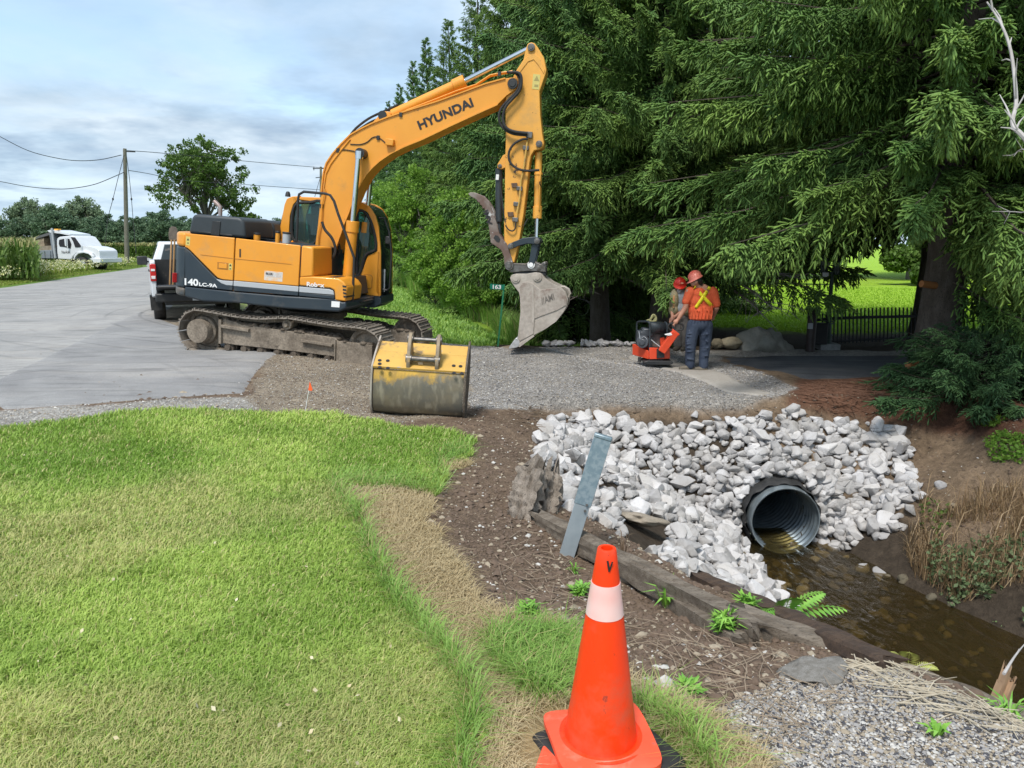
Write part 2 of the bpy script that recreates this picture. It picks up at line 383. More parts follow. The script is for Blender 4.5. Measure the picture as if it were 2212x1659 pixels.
# ------------------------------------------------------------------ ground zones (polygons in photo coordinates)
LAWN = [(-900, 2600), (-900, 985), (0, 925), (150, 905), (300, 886), (420, 880), (560, 884), (640, 893), (800, 908), (860, 918), (960, 932), (1030, 948), (1015, 985), (960, 1003), (975, 1040), (940, 1075), (860, 1058), (740, 1052), (790, 1115), (805, 1180), (850, 1265), (915, 1340), (985, 1420), (1030, 1500), (1035, 1560), (1010, 1659), (1020, 2600)]
TUFT1 = [(1045, 1385), (1110, 1365), (1200, 1368), (1248, 1380), (1250, 1470), (1190, 1520), (1120, 1500), (1060, 1440)]
TUFT2 = [(1370, 1520), (1440, 1540), (1500, 1590), (1560, 1680), (1600, 2300), (1180, 2300), (1260, 1659), (1330, 1560)]
STRAW = [(740, 1052), (860, 1058), (930, 1085), (925, 1130), (990, 1190), (1010, 1250), (1040, 1310), (1150, 1330), (1240, 1360), (1300, 1450), (1420, 1500), (1560, 1560), (1660, 1640), (1850, 2300), (1020, 2600), (1010, 1659), (1035, 1560), (1030, 1500), (985, 1420), (915, 1340), (850, 1265), (805, 1180), (790, 1115)]
STRAW2 = [(940, 990), (1005, 985), (1010, 1010), (960, 1030)]
SHOULD = [(-900, 985), (-900, 930), (0, 887), (250, 872), (420, 862), (560, 855), (640, 872), (560, 884), (420, 880), (300, 886), (150, 905), (0, 925)]
GRAVMIX = [(535, 858), (560, 800), (590, 765), (800, 770), (1010, 790), (1010, 870), (960, 905), (860, 915), (800, 908), (640, 893), (560, 884)]
DRIVE = [(560, 790), (600, 740), (960, 742), (1100, 752), (1360, 748), (1550, 758), (1560, 780), (1680, 815), (1715, 835), (1680, 858), (1600, 880), (1500, 886), (1350, 884), (1200, 888), (1010, 880), (1000, 800)]
MULCH = [(1700, 845), (1730, 818), (1900, 815), (2300, 830), (2500, 900), (2212, 960), (1930, 920), (1850, 905), (1790, 895), (1700, 880)]
FARGRAV = [(1480, 772), (1560, 754), (1700, 756), (2300, 762), (2300, 772), (1560, 772), (1500, 782)]
GRAVEL = [(1690, 1470), (1900, 1440), (2212, 1555), (2800, 1800), (2800, 2600), (1800, 2600), (1720, 1700), (1560, 1600), (1560, 1530)]
BACKLAWN = [(1480, 700), (1480, 600), (2800, 600), (2800, 722), (2100, 715), (1780, 720), (1640, 712)]
STRIP = [(560, 745), (640, 640), (700, 590), (880, 580), (1000, 640), (1060, 700), (1080, 735), (1060, 748), (950, 742), (930, 745)]
LINEN = {}
def srgb(r, g, b): return tuple(((c / 255 + .055) / 1.055) ** 2.4 if c > 10 else c / 3294 for c in (r, g, b))
GC = dict(lawn=(.13, .20, .035), straw=(.34, .255, .13), dirt=(.155, .110, .076), ddark=(.075, .052, .036), bank=(.175, .125, .082), mulch=(.115, .058, .036),
          gravel=(.19, .165, .14), mix=(.27, .225, .17), drive=(.29, .27, .245), should=(.36, .34, .31), back=(.26, .42, .035), strip=(.17, .27, .03), forest=(.045, .033, .022), field=(.10, .17, .025), mud=(.055, .042, .03))  # back: green brightened so the lawn reads as sunlit
def zones(x, y):
    """colour and masks of the ground at world points"""
    z = Hfun(x, y)
    j1 = (fbm(x, y, 2.5, 51, 3) - .5); j2 = (fbm(x, y, 2.5, 61, 3) - .5)
    vx, vy = proj(x, y, z); k = 70 / np.clip(y, 2, 40)
    wx, wy = vx + j1 * k * 5.5, vy + j2 * k * 2.5
    near = y > 1.2
    P = lambda p: inpoly(wx, wy, p) & near
    n = x.shape; col = np.tile(np.array(GC['dirt']), n + (1,)); gv = np.full(n, .35); 
    idx = np.full(n, 0)
    def put(mask, c, g, i):
        col[mask] = GC[c]; gv[mask] = g; idx[mask] = i
    zb = Hbase(x, y)
    d = zb - z
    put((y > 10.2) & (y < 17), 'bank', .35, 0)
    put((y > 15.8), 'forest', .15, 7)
    put((x < -7) & (y > 3), 'field', .0, 8)
    put((x > 1.5) & (x < 9) & (y < 10.8) & (y > 8.9), 'bank', .3, 0)
    put((x > 4.2) & (y < 10.8) & (y > 1) & (d < 1.25), 'bank', .3, 9)
    put((d > 1.15) & (y < 11), 'mud', .3, 10)
    put((d > .3) & (y < 11) & (x < 3.6), 'mud', .3, 10)
    put(P(DRIVE), 'drive', 1., 3); put(P(SHOULD), 'should', 1., 4); put(P(GRAVMIX), 'mix', .8, 5)
    put(P(MULCH) & (z > -.8), 'mulch', .3, 6); put(P(FARGRAV), 'should', 1., 4)
    put(P(GRAVEL) & (z > -.8), 'gravel', 1., 3)
    put(P(BACKLAWN) & (y > 17), 'back', .0, 2); put((x > 3) & (y > 22), 'back', 0., 2)
    put(P(STRIP) & (y > 14), 'strip', .0, 2)
    put((x < -.29 * y + 7) & (y > 17), 'strip', 0., 2)
    put((x < -.40 * y + 1.2) & (y > 12), 'mix', .6, 5); put((x < -6.5 - .29 * (y - 12)) & (y > 24), 'field', 0., 8)
    put(P(STRAW) | P(STRAW2), 'straw', .1, 11)
    put(P(LAWN) | (y <= 1.2), 'lawn', 0., 1)
    put(P(TUFT1) | P(TUFT2), 'lawn', 0., 1)
    return col, gv, idx, z, vx, vy
def ground_mat():
    m = bpy.data.materials.new('ground'); m.use_nodes = True; nt = m.node_tree; nt.nodes.clear()
    pos = nd(nt, 'ShaderNodeNewGeometry').outputs['Position']
    a = nd(nt, 'ShaderNodeAttribute', attribute_name='zone').outputs['Color']; g = nd(nt, 'ShaderNodeAttribute', attribute_name='grit').outputs['Fac']
    vor = nd(nt, 'ShaderNodeTexVoronoi', {'Vector': pos, 'Scale': 60.}); vor2 = nd(nt, 'ShaderNodeTexVoronoi', {'Vector': pos, 'Scale': 17.})
    sp = nd(nt, 'ShaderNodeSeparateColor', {0: vor.outputs['Color']}); sp2 = nd(nt, 'ShaderNodeSeparateColor', {0: vor2.outputs['Color']})
    v = ramp(nt, sp.outputs[0], 0, 1, .68, 1.35); one = mth(nt, 'ADD', mth(nt, 'MULTIPLY', mth(nt, 'SUBTRACT', v, 1.), g), 1.)
    n1 = nd(nt, 'ShaderNodeTexNoise', {'Vector': pos, 'Scale': 1.1, 'Detail': 5., 'Roughness': .6}).outputs[0]
    n2 = nd(nt, 'ShaderNodeTexNoise', {'Vector': pos, 'Scale': 11., 'Detail': 7., 'Roughness': .7}).outputs[0]
    f = mth(nt, 'MULTIPLY', one, mth(nt, 'MULTIPLY', ramp(nt, n1, .3, .7, .78, 1.2), ramp(nt, n2, .3, .7, .62, 1.4)))
    col = mixc(nt, 1., a, nd(nt, 'ShaderNodeCombineXYZ', {0: f, 1: f, 2: f}).outputs[0], 'MULTIPLY')
    hh = mth(nt, 'ADD', mth(nt, 'MULTIPLY', vor.outputs['Distance'], mth(nt, 'MULTIPLY', g, -1.)), mth(nt, 'MULTIPLY', n2, 1.6))
    bp = nd(nt, 'ShaderNodeBump', {'Strength': .9, 'Distance': .025, 'Height': hh})
    p = nd(nt, 'ShaderNodeBsdfPrincipled', {'Base Color': col, 'Roughness': .95, 'Normal': bp.outputs[0]}); p.inputs['Specular IOR Level'].default_value = .2
    nd(nt, 'ShaderNodeOutputMaterial', {0: p.outputs[0]}); return m
def axis(lo, hi, st, ext, g=1.16):
    a = list(np.arange(lo, hi, st)); s = st
    while a[-1] < ext[1]: s *= g; a.append(a[-1] + s)
    s = st; b = []
    q = lo
    while q > ext[0]: s *= g; q -= s; b.append(q)
    return np.array(b[::-1] + a)
gx = axis(-8.5, 7.5, .05, (-1500, 1500)); gy = axis(1.3, 16.5, .05, (-60, 2500))
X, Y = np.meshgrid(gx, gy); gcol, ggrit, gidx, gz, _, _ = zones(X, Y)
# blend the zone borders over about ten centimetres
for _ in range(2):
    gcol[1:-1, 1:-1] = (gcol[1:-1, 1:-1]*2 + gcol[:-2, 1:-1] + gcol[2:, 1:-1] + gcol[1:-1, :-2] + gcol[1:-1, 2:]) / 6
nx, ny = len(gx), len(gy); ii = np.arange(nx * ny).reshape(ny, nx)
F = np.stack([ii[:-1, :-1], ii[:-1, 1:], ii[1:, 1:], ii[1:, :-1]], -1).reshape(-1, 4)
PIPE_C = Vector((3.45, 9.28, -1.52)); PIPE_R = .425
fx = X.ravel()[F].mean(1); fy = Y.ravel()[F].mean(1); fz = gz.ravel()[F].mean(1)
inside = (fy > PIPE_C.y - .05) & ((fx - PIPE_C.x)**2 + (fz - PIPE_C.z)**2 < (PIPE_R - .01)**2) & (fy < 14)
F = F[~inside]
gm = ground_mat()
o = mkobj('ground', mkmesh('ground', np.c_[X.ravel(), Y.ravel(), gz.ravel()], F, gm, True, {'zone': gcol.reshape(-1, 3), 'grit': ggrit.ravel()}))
tag(o, kind='structure')
# ------------------------------------------------------------------ road, driveway
def sheet(name, A, B, m, mat, dz=.012, n=80, thick=0):
    """sheet between two world polylines, laid on the terrain"""
    def rs(P, n):
        P = np.array([[p[0], p[1]] for p in P]); d = np.r_[0, np.cumsum(np.hypot(*np.diff(P, axis=0).T))]
        t = np.linspace(0, d[-1], n); return np.c_[np.interp(t, d, P[:, 0]), np.interp(t, d, P[:, 1])]
    a, b = rs(A, n), rs(B, n); t = np.linspace(0, 1, m)[:, None, None]; G = a[None] * (1 - t) + b[None] * t
    z = Hfun(G[..., 0], G[..., 1]) + dz; z[0] -= .05; z[-1] -= .05; z[:, 0] -= .05; z[:, -1] -= .05
    G[0] += (G[0] - G[1]) * .02
    i = np.arange(n * m).reshape(m, n); F = np.stack([i[:-1, :-1], i[:-1, 1:], i[1:, 1:], i[1:, :-1]], -1).reshape(-1, 4)
    ob = mkobj(name, mkmesh(name, np.c_[G.reshape(-1, 2), z.ravel()], F, mat, True)); return tag(ob, kind='structure')
def asphalt(name, c1, c2, streak=None):
    m = bpy.data.materials.new(name); m.use_nodes = True; nt = m.node_tree; nt.nodes.clear()
    pos = nd(nt, 'ShaderNodeNewGeometry').outputs['Position']
    n1 = nd(nt, 'ShaderNodeTexNoise', {'Vector': pos, 'Scale': .55, 'Detail': 6., 'Roughness': .6, 'Distortion': .4}).outputs[0]
    n2 = nd(nt, 'ShaderNodeTexNoise', {'Vector': pos, 'Scale': 90., 'Detail': 3.}).outputs[0]
    col = mixc(nt, ramp(nt, n1, .38, .62), c1, c2)
    if streak:
        mp = nd(nt, 'ShaderNodeMapping', {0: pos, 2: (0, 0, RAD(streak[1])), 3: (.35, 2.6, 1)}).outputs[0]
        st = nd(nt, 'ShaderNodeTexNoise', {'Vector': mp, 'Scale': 1., 'Detail': 6., 'Roughness': .6, 'Distortion': .5}).outputs[0]
        col = mixc(nt, mth(nt, 'MULTIPLY', ramp(nt, st, .50, .66), streak[2]), col, streak[0])
        mp = nd(nt, 'ShaderNodeMapping', {0: pos, 2: (0, 0, RAD(streak[1] - 35)), 3: (.3, 2.2, 1)}).outputs[0]
        st = nd(nt, 'ShaderNodeTexNoise', {'Vector': mp, 'Scale': 1.3, 'Detail': 5., 'Roughness': .6, 'Distortion': 1.}).outputs[0]
        col = mixc(nt, mth(nt, 'MULTIPLY', ramp(nt, st, .56, .68), .6), col, tuple(c * .55 for c in c1))
    for cx_, cy_, sc_, th_ in ((-22., 26., .55, .93), (-13., 5., .42, .95), (-1., 24., .38, .95)):
        mp = nd(nt, 'ShaderNodeMapping', {0: pos, 1: (-cx_ * sc_, -cy_ * sc_, 0), 3: (sc_, sc_, 0)}).outputs[0]
        wv = nd(nt, 'ShaderNodeTexWave', {'Vector': mp, 'Scale': 1., 'Distortion': 1.2, 'Detail': 2., 'Detail Scale': .4}, wave_type='RINGS', rings_direction='Z').outputs[1]
        mk = nd(nt, 'ShaderNodeTexNoise', {'Vector': pos, 'Scale': .22, 'Detail': 2., 'W': cx_}, noise_dimensions='4D').outputs[0]
        col = mixc(nt, mth(nt, 'MULTIPLY', ramp(nt, wv, th_, 1.), mth(nt, 'MULTIPLY', ramp(nt, mk, .48, .6), .5)), col, tuple(c * .5 for c in c1))
    n5 = nd(nt, 'ShaderNodeTexNoise', {'Vector': pos, 'Scale': 2.6, 'Detail': 6., 'Roughness': .7}).outputs[0]; g5 = ramp(nt, n5, .3, .7, .88, 1.12)
    col = mixc(nt, 1., col, nd(nt, 'ShaderNodeCombineXYZ', {0: g5, 1: g5, 2: g5}).outputs[0], 'MULTIPLY')
    f = ramp(nt, n2, .3, .7, .8, 1.25)
    col = mixc(nt, 1., col, nd(nt, 'ShaderNodeCombineXYZ', {0: f, 1: f, 2: f}).outputs[0], 'MULTIPLY')
    bp = nd(nt, 'ShaderNodeBump', {'Strength': .6, 'Distance': .006, 'Height': n2})
    p = nd(nt, 'ShaderNodeBsdfPrincipled', {'Base Color': col, 'Roughness': .85, 'Normal': bp.outputs[0]}); p.inputs['Specular IOR Level'].default_value = .3
    nd(nt, 'ShaderNodeOutputMaterial', {0: p.outputs[0]}); return m
M['road'] = asphalt('worn asphalt', (.265, .26, .252), (.33, .32, .305), ((.38, .35, .31), -62, .5))
M['apron'] = asphalt('apron asphalt', (.225, .222, .220), (.28, .275, .268), ((.34, .32, .29), 12, .42))
M['drive'] = asphalt('new driveway asphalt', (.062, .066, .074), (.10, .104, .11), ((.15, .145, .14), 5, .5))
def g2(vx, vy): p = gp(vx, vy); return (p.x, p.y)
rn = [(-4.6, -40), (-5.0, 0), (-6.0, 8.4), g2(0, 887), g2(120, 845), g2(250, 748), g2(318, 712), g2(395, 664)]
n_ = rn[-1]; rn.append((n_[0] - .42 * 30, n_[1] + 30)); n_ = rn[-1]; rn.append((n_[0] - .5 * 150, n_[1] + 150)); 
rf = [(-14.5, -40), (-15.5, 0), (-17.3, 10), (-18.5, 16), g2(0, 621), g2(160, 598), g2(318, 576)]
n_ = rf[-1]; rf.append((n_[0] - .5 * 140, n_[1] + 140))
sheet('road', rn, rf, 24, M['road'], .012, 260)
ap = [g2(0, 888), g2(200, 876), g2(380, 864), g2(480, 858), g2(537, 855), g2(560, 815), g2(585, 782)]
e_ = ap[-1]; ap += [(e_[0] - .1, e_[1] + 1.2), (e_[0] - .5, e_[1] + 2.6)]
bp_ = [g2(-60, 850), g2(60, 790), g2(190, 725), g2(260, 690), g2(300, 672), (e_[0] - 3.0, e_[1] + 3.6), (e_[0] - .9, e_[1] + 3.2)]
sheet('asphalt_apron', ap, bp_, 30, M['apron'], .020, 90)
a_ = [g2(1716, 828), g2(1800, 822), g2(1900, 817), g2(2100, 812)]; a_.append((a_[-1][0] + 30, a_[-1][1] + 1))
b_ = [g2(1520, 770), g2(1650, 768), g2(1800, 768), g2(1980, 768)]; b_.append((b_[-1][0] + 30, b_[-1][1] + 1))
sheet('asphalt_driveway', a_, b_, 14, M['drive'], .02, 80)
# freshly compacted strip on the new gravel
M['fines'] = pbr('compacted stone dust', (.34, .315, .28), (.30, .275, .24), 4, .95, bump=.004, bsc=60, fine=.1, world=True)
a_ = [g2(*Z(5, 250, 1345)), g2(*Z(5, 480, 1440)), g2(*Z(5, 800, 1530)), g2(*Z(5, 1150, 1640)), g2(1560, 846), g2(1640, 860)]
b_ = [g2(*Z(5, 250, 1325)), g2(*Z(5, 520, 1370)), g2(*Z(5, 900, 1400)), g2(*Z(5, 1300, 1500)), g2(1590, 822), g2(1672, 852)]
sheet('compacted_strip', a_, b_, 12, M['fines'], .022, 60)
# ------------------------------------------------------------------ creek water, culvert, rip-rap
def watermat():
    m = bpy.data.materials.new('creek water'); m.use_nodes = True; nt = m.node_tree; nt.nodes.clear()
    pos = nd(nt, 'ShaderNodeNewGeometry').outputs['Position']
    mp = nd(nt, 'ShaderNodeMapping', {0: pos, 2: (0, 0, .3), 3: (1, .45, 1)}).outputs[0]
    n = nd(nt, 'ShaderNodeTexNoise', {'Vector': mp, 'Scale': 9., 'Detail': 4., 'Roughness': .55, 'Distortion': .6}).outputs[0]
    bp = nd(nt, 'ShaderNodeBump', {'Strength': .9, 'Distance': .045, 'Height': n})
    t = nd(nt, 'ShaderNodeBsdfTransparent', {0: (.66, .56, .34)}); d = nd(nt, 'ShaderNodeBsdfDiffuse', {0: (.065, .052, .022)})
    g = nd(nt, 'ShaderNodeBsdfGlossy', {'Color': (1, 1, 1, 1), 'Roughness': .04, 'Normal': bp.outputs[0]})
    fr = nd(nt, 'ShaderNodeFresnel', {0: 1.33, 'Normal': bp.outputs[0]})
    x = nd(nt, 'ShaderNodeMixShader', {0: .78, 1: d.outputs[0], 2: t.outputs[0]}); y = nd(nt, 'ShaderNodeMixShader', {0: fr.outputs[0], 1: x.outputs[0], 2: g.outputs[0]})
    nd(nt, 'ShaderNodeOutputMaterial', {0: y.outputs[0]}); return m
ys = np.linspace(1.5, 9.9, 60); xs = np.linspace(0, 1, 26)
wl = shoreL(ys) - .35; wr = shoreR(ys) + .5; wr[ys > 9] = 4.1; wl[ys > 9] = 2.9
G = wl[:, None] * (1 - xs) + wr[:, None] * xs; i = np.arange(G.size).reshape(G.shape)
F = np.stack([i[:-1, :-1], i[:-1, 1:], i[1:, 1:], i[1:, :-1]], -1).reshape(-1, 4)
o = mkobj('creek_water', mkmesh('creek_water', np.c_[G.ravel(), np.repeat(ys, 26), np.full(G.size, WATER)], F, watermat(), True)); tag(o, kind='structure')
# culvert pipe: spiral-corrugated steel tube, open end, black liner cloth round it
cul = thing('culvert_pipe', 'open end of a round corrugated steel culvert pipe among the white stones above the creek', 'culvert pipe', PIPE_C)
b = MB(Matrix.Translation(PIPE_C)); prof = []
for k in range(660):
    prof.append((PIPE_R - .016 + .016 * math.cos(k / 12 * 2 * math.pi), k / 12 * .09))
prof += [(PIPE_R - .01, 5.2), (PIPE_R - .01, 8.6)]
b.lathe(prof, (0, 0, 0), (0, 1, .012), 72); M['pipe'] = pbr('zinc coated steel', (.22, .26, .28), (.14, .17, .19), 5, .38, metal=.6, bump=.001, spots=[((.10, .085, .06), 3, .6, .15)])
b.build('pipe_wall', M['pipe'], cul, ang=80)
b = MB(Matrix.Translation(PIPE_C)); b.lathe([(PIPE_R - .004, .0), (PIPE_R - .004, -.045), (PIPE_R + .008, -.05), (PIPE_R + .012, .0), (PIPE_R + .016, .14)], (0, 0, 0), (0, 1, .012), 72)
b.build('rim', pbr('bright zinc rim', (.40, .46, .49), (.28, .33, .35), 9, .3, metal=.6, bump=.001), cul)
b = MB(Matrix.Translation(PIPE_C)); vs = []; NN = 50
for j, (rr, yy) in enumerate([(PIPE_R + .018, .03), (PIPE_R + .03, .06), (PIPE_R + .04, .18), (PIPE_R + .05, .6), (PIPE_R + .05, .9)]):
    for k in range(NN + 1):
        q = RAD(-38 + 256 * k / NN); r_ = rr - .012 * math.cos(q - 2.4) + .012 + .012 * math.sin(k * 1.3 + j) + .018 * vn(k * .37, j, 1, 3) + (.05 * math.exp(-((k - 36) / 7)**2))
        vs.append((r_ * math.cos(q), yy + .03 * float(vn(k * .3, j * .7, 1, 9)), r_ * math.sin(q)))
b.add(vs, [(j*(NN+1)+k, j*(NN+1)+k+1, (j+1)*(NN+1)+k+1, (j+1)*(NN+1)+k) for j in range(4) for k in range(NN)])
b.build('liner_cloth', M['rubber'], cul)
# stone meshes
def stone(seed, flat=.75, n=15, rough=0):
    r = random.Random(seed); bm = bmesh.new()
    ax = (1, r.uniform(.62, .95), r.uniform(.5, flat))
    for _ in range(n):
        v = Vector((r.gauss(0, 1), r.gauss(0, 1), r.gauss(0, 1))).normalized() * r.uniform(.82, 1.12)
        bm.verts.new((v.x * ax[0] * .5, v.y * ax[1] * .5, v.z * ax[2] * .5))
    h = bmesh.ops.convex_hull(bm, input=bm.verts)
    bmesh.ops.delete(bm, geom=[g for g in h['geom_interior'] if isinstance(g, bmesh.types.BMVert)], context='VERTS')
    bmesh.ops.bevel(bm, geom=list(bm.edges), offset=.035, segments=1, affect='EDGES', clamp_overlap=True)
    bmesh.ops.triangulate(bm, faces=bm.faces)
    me = bpy.data.meshes.new('stone'); bm.to_mesh(me); bm.free(); return me
def stonemat(name, c1, c2, dk):
    m = bpy.data.materials.new(name); m.use_nodes = True; nt = m.node_tree; nt.nodes.clear()
    pos = nd(nt, 'ShaderNodeNewGeometry').outputs['Position']; ob = nd(nt, 'ShaderNodeObjectInfo').outputs['Random']
    n1 = nd(nt, 'ShaderNodeTexNoise', {'Vector': pos, 'Scale': 3.2, 'Detail': 4.}).outputs[0]
    n2 = nd(nt, 'ShaderNodeTexNoise', {'Vector': pos, 'Scale': 26., 'Detail': 7., 'Roughness': .7}).outputs[0]
    col = mixc(nt, ramp(nt, n1, .35, .65), c1, c2)
    col = mixc(nt, ramp(nt, n2, .56, .74), col, dk)
    s = nd(nt, 'ShaderNodeAttribute', attribute_name='tint').outputs['Fac']
    v = mth(nt, 'MULTIPLY', mth(nt, 'MULTIPLY', ramp(nt, ob, 0, .35, .66, 1.), ramp(nt, ob, .35, 1., 1., 1.16)), ramp(nt, s, 0, 1, 1.12, .66))
    col = mixc(nt, 1., col, nd(nt, 'ShaderNodeCombineXYZ', {0: v, 1: v, 2: v}).outputs[0], 'MULTIPLY')
    bp = nd(nt, 'ShaderNodeBump', {'Strength': .8, 'Distance': .02, 'Height': n2})
    p = nd(nt, 'ShaderNodeBsdfPrincipled', {'Base Color': col, 'Roughness': .85, 'Normal': bp.outputs[0]}); p.inputs['Specular IOR Level'].default_value = .3
    nd(nt, 'ShaderNodeOutputMaterial', {0: p.outputs[0]}); return m
M['stone'] = stonemat('white limestone', (.50, .488, .485), (.42, .40, .38), (.28, .26, .245))
M['dkstone'] = stonemat('dark stone', (.12, .11, .11), (.20, .19, .19), (.30, .29, .29))
stones = [stone(100 + k, .8) for k in range(18)]
for s_ in stones: s_.materials.append(M['stone'])
RIP = [(1190, 912), (1240, 893), (1330, 903), (1420, 925), (1560, 915), (1640, 905), (1700, 895), (1780, 905), (1850, 915), (1935, 922), (1965, 965), (1972, 1010), (1990, 1080), (1955, 1140), (1915, 1165), (1870, 1175), (1845, 1200), (1835, 1235), (1790, 1255), (1740, 1240), (1745, 1190), (1690, 1180), (1640, 1170), (1690, 1240), (1745, 1300), (1835, 1388), (1740, 1372), (1600, 1310), (1500, 1262), (1390, 1205), (1385, 1155), (1340, 1160), (1225, 1100), (1205, 1060), (1160, 1000), (1160, 950)]
cand = []
sp = .118
for a in np.arange(.1, 7.0, sp):
    for c_ in np.arange(6.0, 11.2, sp):
        cand.append((a + rnd.uniform(-.5, .5) * sp, c_ + rnd.uniform(-.5, .5) * sp * .9))
cand += [(a + rnd.uniform(-.06, .06), c_ + rnd.uniform(-.03, .03)) for a in np.arange(.1, 7, .12) for c_ in np.arange(9.25, 10.9, .062)]
cand = np.array(cand); cz = Hfun(cand[:, 0], cand[:, 1]); pvx, pvy = proj(cand[:, 0], cand[:, 1], cz)
ok = inpoly(pvx, pvy, RIP)
rmin = np.hypot(cand[:, 0] - PIPE_C.x, cz - PIPE_C.z)
ok &= ~((rmin < PIPE_R + .05) & (cand[:, 1] > 8.6))
ok &= ~((np.abs(cand[:, 0] - PIPE_C.x) < PIPE_R + .02) & (cand[:, 1] > 8.4) & (cz < PIPE_C.z + .1) )
ok &= ~((cz < WATER - .1) & (np.array([rnd.random() for _ in cand]) > .12))
ok &= ~inpoly(pvx, pvy, [(1335, 1150), (1350, 1110), (1430, 1130), (1440, 1180), (1400, 1200)])
cand, cz, pvx, pvy = cand[ok], cz[ok], pvx[ok], pvy[ok]
SN = []
for (x, y), z, vx, vy in zip(cand, cz, pvx, pvy):
    s = max(.075, min(.32, rnd.lognormvariate(math.log(.136), .33)))
    if vy > 1195 and vx < 1640: s *= 1.08
    SN.append((x, y, z + s * .10 + rnd.uniform(-.02, .045), s, rnd.random(), rnd.random(), rnd.random(), rnd.randrange(18)))
    if rnd.random() < .10: SN.append((x, y, z + s * .45, s * .85, rnd.random(), rnd.random(), rnd.random(), rnd.randrange(18)))
# stones above and beside the pipe mouth
for k in range(46):
    q = RAD(-20 + 220 * k / 45); s = rnd.uniform(.13, .2); r_ = PIPE_R + .10 + rnd.uniform(0, .08)
    x, z = PIPE_C.x + r_ * math.cos(q), PIPE_C.z + r_ * math.sin(q)
    SN.append((x, PIPE_C.y + .14 + rnd.uniform(0, .12) + .12 * max(0, math.sin(q)), z, s, rnd.random(), rnd.random(), rnd.random(), rnd.randrange(18)))
for k in range(90):
    q = RAD(-10 + 200 * rnd.random()); s = rnd.uniform(.12, .2); r_ = PIPE_R + rnd.uniform(.2, .42)
    x, z = PIPE_C.x + r_ * math.cos(q), PIPE_C.z + r_ * math.sin(q); yy = PIPE_C.y + .22 + (r_ - PIPE_R) * .5 * max(.2, math.sin(q)); 
    SN.append((x, yy + rnd.uniform(0, .1), z, s, rnd.random(), rnd.random(), rnd.random(), rnd.randrange(18)))
# far mouth of the culvert and a few strays
for k in range(150):
    vx = rnd.uniform(1175, 1395); p = gp(vx, 747 + rnd.uniform(-5, 3)); SN.append((p.x, p.y, H1(p.x, p.y) + .07, rnd.uniform(.10, .20), rnd.random(), rnd.random(), rnd.random(), rnd.randrange(18)))
for q in [(1170, 988), (1958, 975), (1940, 1145), (2031, 1053), (1897, 1247), (1866, 1236), (1760, 1215), (1716, 1188), (1775, 1185), (1800, 1190), (1735, 1262), (1845, 1180), (1500, 905), (1548, 912), (1990, 1075)]:
    p = gp(*q); SN.append((p.x, p.y, H1(p.x, p.y) + .03, rnd.uniform(.10, .17), rnd.random(), rnd.random(), rnd.random(), rnd.randrange(18)))
SN.sort(key=lambda s: -s[3] / math.hypot(s[0], s[1] + 0.0))
def smat(s):
    return Matrix.Translation((s[0], s[1], s[2])) @ Euler((s[4] * 1.1 - .55 + (3.14 if s[6] > .5 else 0), s[5] * 1.1 - .55, s[6] * 6.28)).to_matrix().to_4x4() @ Matrix.Scale(s[3] * 1.32, 4)
for k, s in enumerate(SN[:300]):
    o = mkobj('riprap_stone', stones[s[7]]); o.matrix_basis = smat(s)
    tag(o, 'jagged white limestone rock in the rip-rap piled around the culvert mouth', 'stone', 'white rip-rap stones around the culvert')
VV, FF, TT, off = [], [], [], 0
geo = []
for me in stones:
    me.calc_loop_triangles(); geo.append((np.array([v.co[:] for v in me.vertices]), np.array([t.vertices[:] for t in me.loop_triangles])))
for s in SN[300:]:
    v, f = geo[s[7]]; m4 = np.array(smat(s)); VV.append(v @ m4[:3, :3].T + m4[:3, 3]); FF.append(f + off); off += len(v); TT.append(np.full(len(v), rnd.random()))
o = mkobj('riprap_bed', mkmesh('riprap_bed', np.vstack(VV), np.vstack(FF), M['stone'], False, {'tint': np.concatenate(TT)}))
tag(o, 'smaller white broken rocks filling the slope round the culvert', 'stones', kind='stuff')
# creek bed cobbles under the water
VV, FF, off = [], [], 0
for k in range(320):
    y = rnd.uniform(5, 9.2); x = rnd.uniform(float(shoreL(y)) - .1, float(shoreR(y)) + .25) if rnd.random() < .5 else float(shoreL(y)) + rnd.uniform(-.2, .5); s = rnd.uniform(.05, .15)
    v, f = geo[rnd.randrange(18)]; m4 = np.array(smat((x, y, H1(x, y) + .01, s, rnd.random(), rnd.random(), rnd.random()))); VV.append(v @ m4[:3, :3].T + m4[:3, 3]); FF.append(f + off); off += len(v)
o = mkobj('creek_cobbles', mkmesh('creek_cobbles', np.vstack(VV), np.vstack(FF), pbr('silty cobble', (.17, .14, .09), (.10, .085, .055), 6, .8, bump=.01, world=True)))
tag(o, 'silty cobbles on the creek bed', 'stones', kind='stuff')
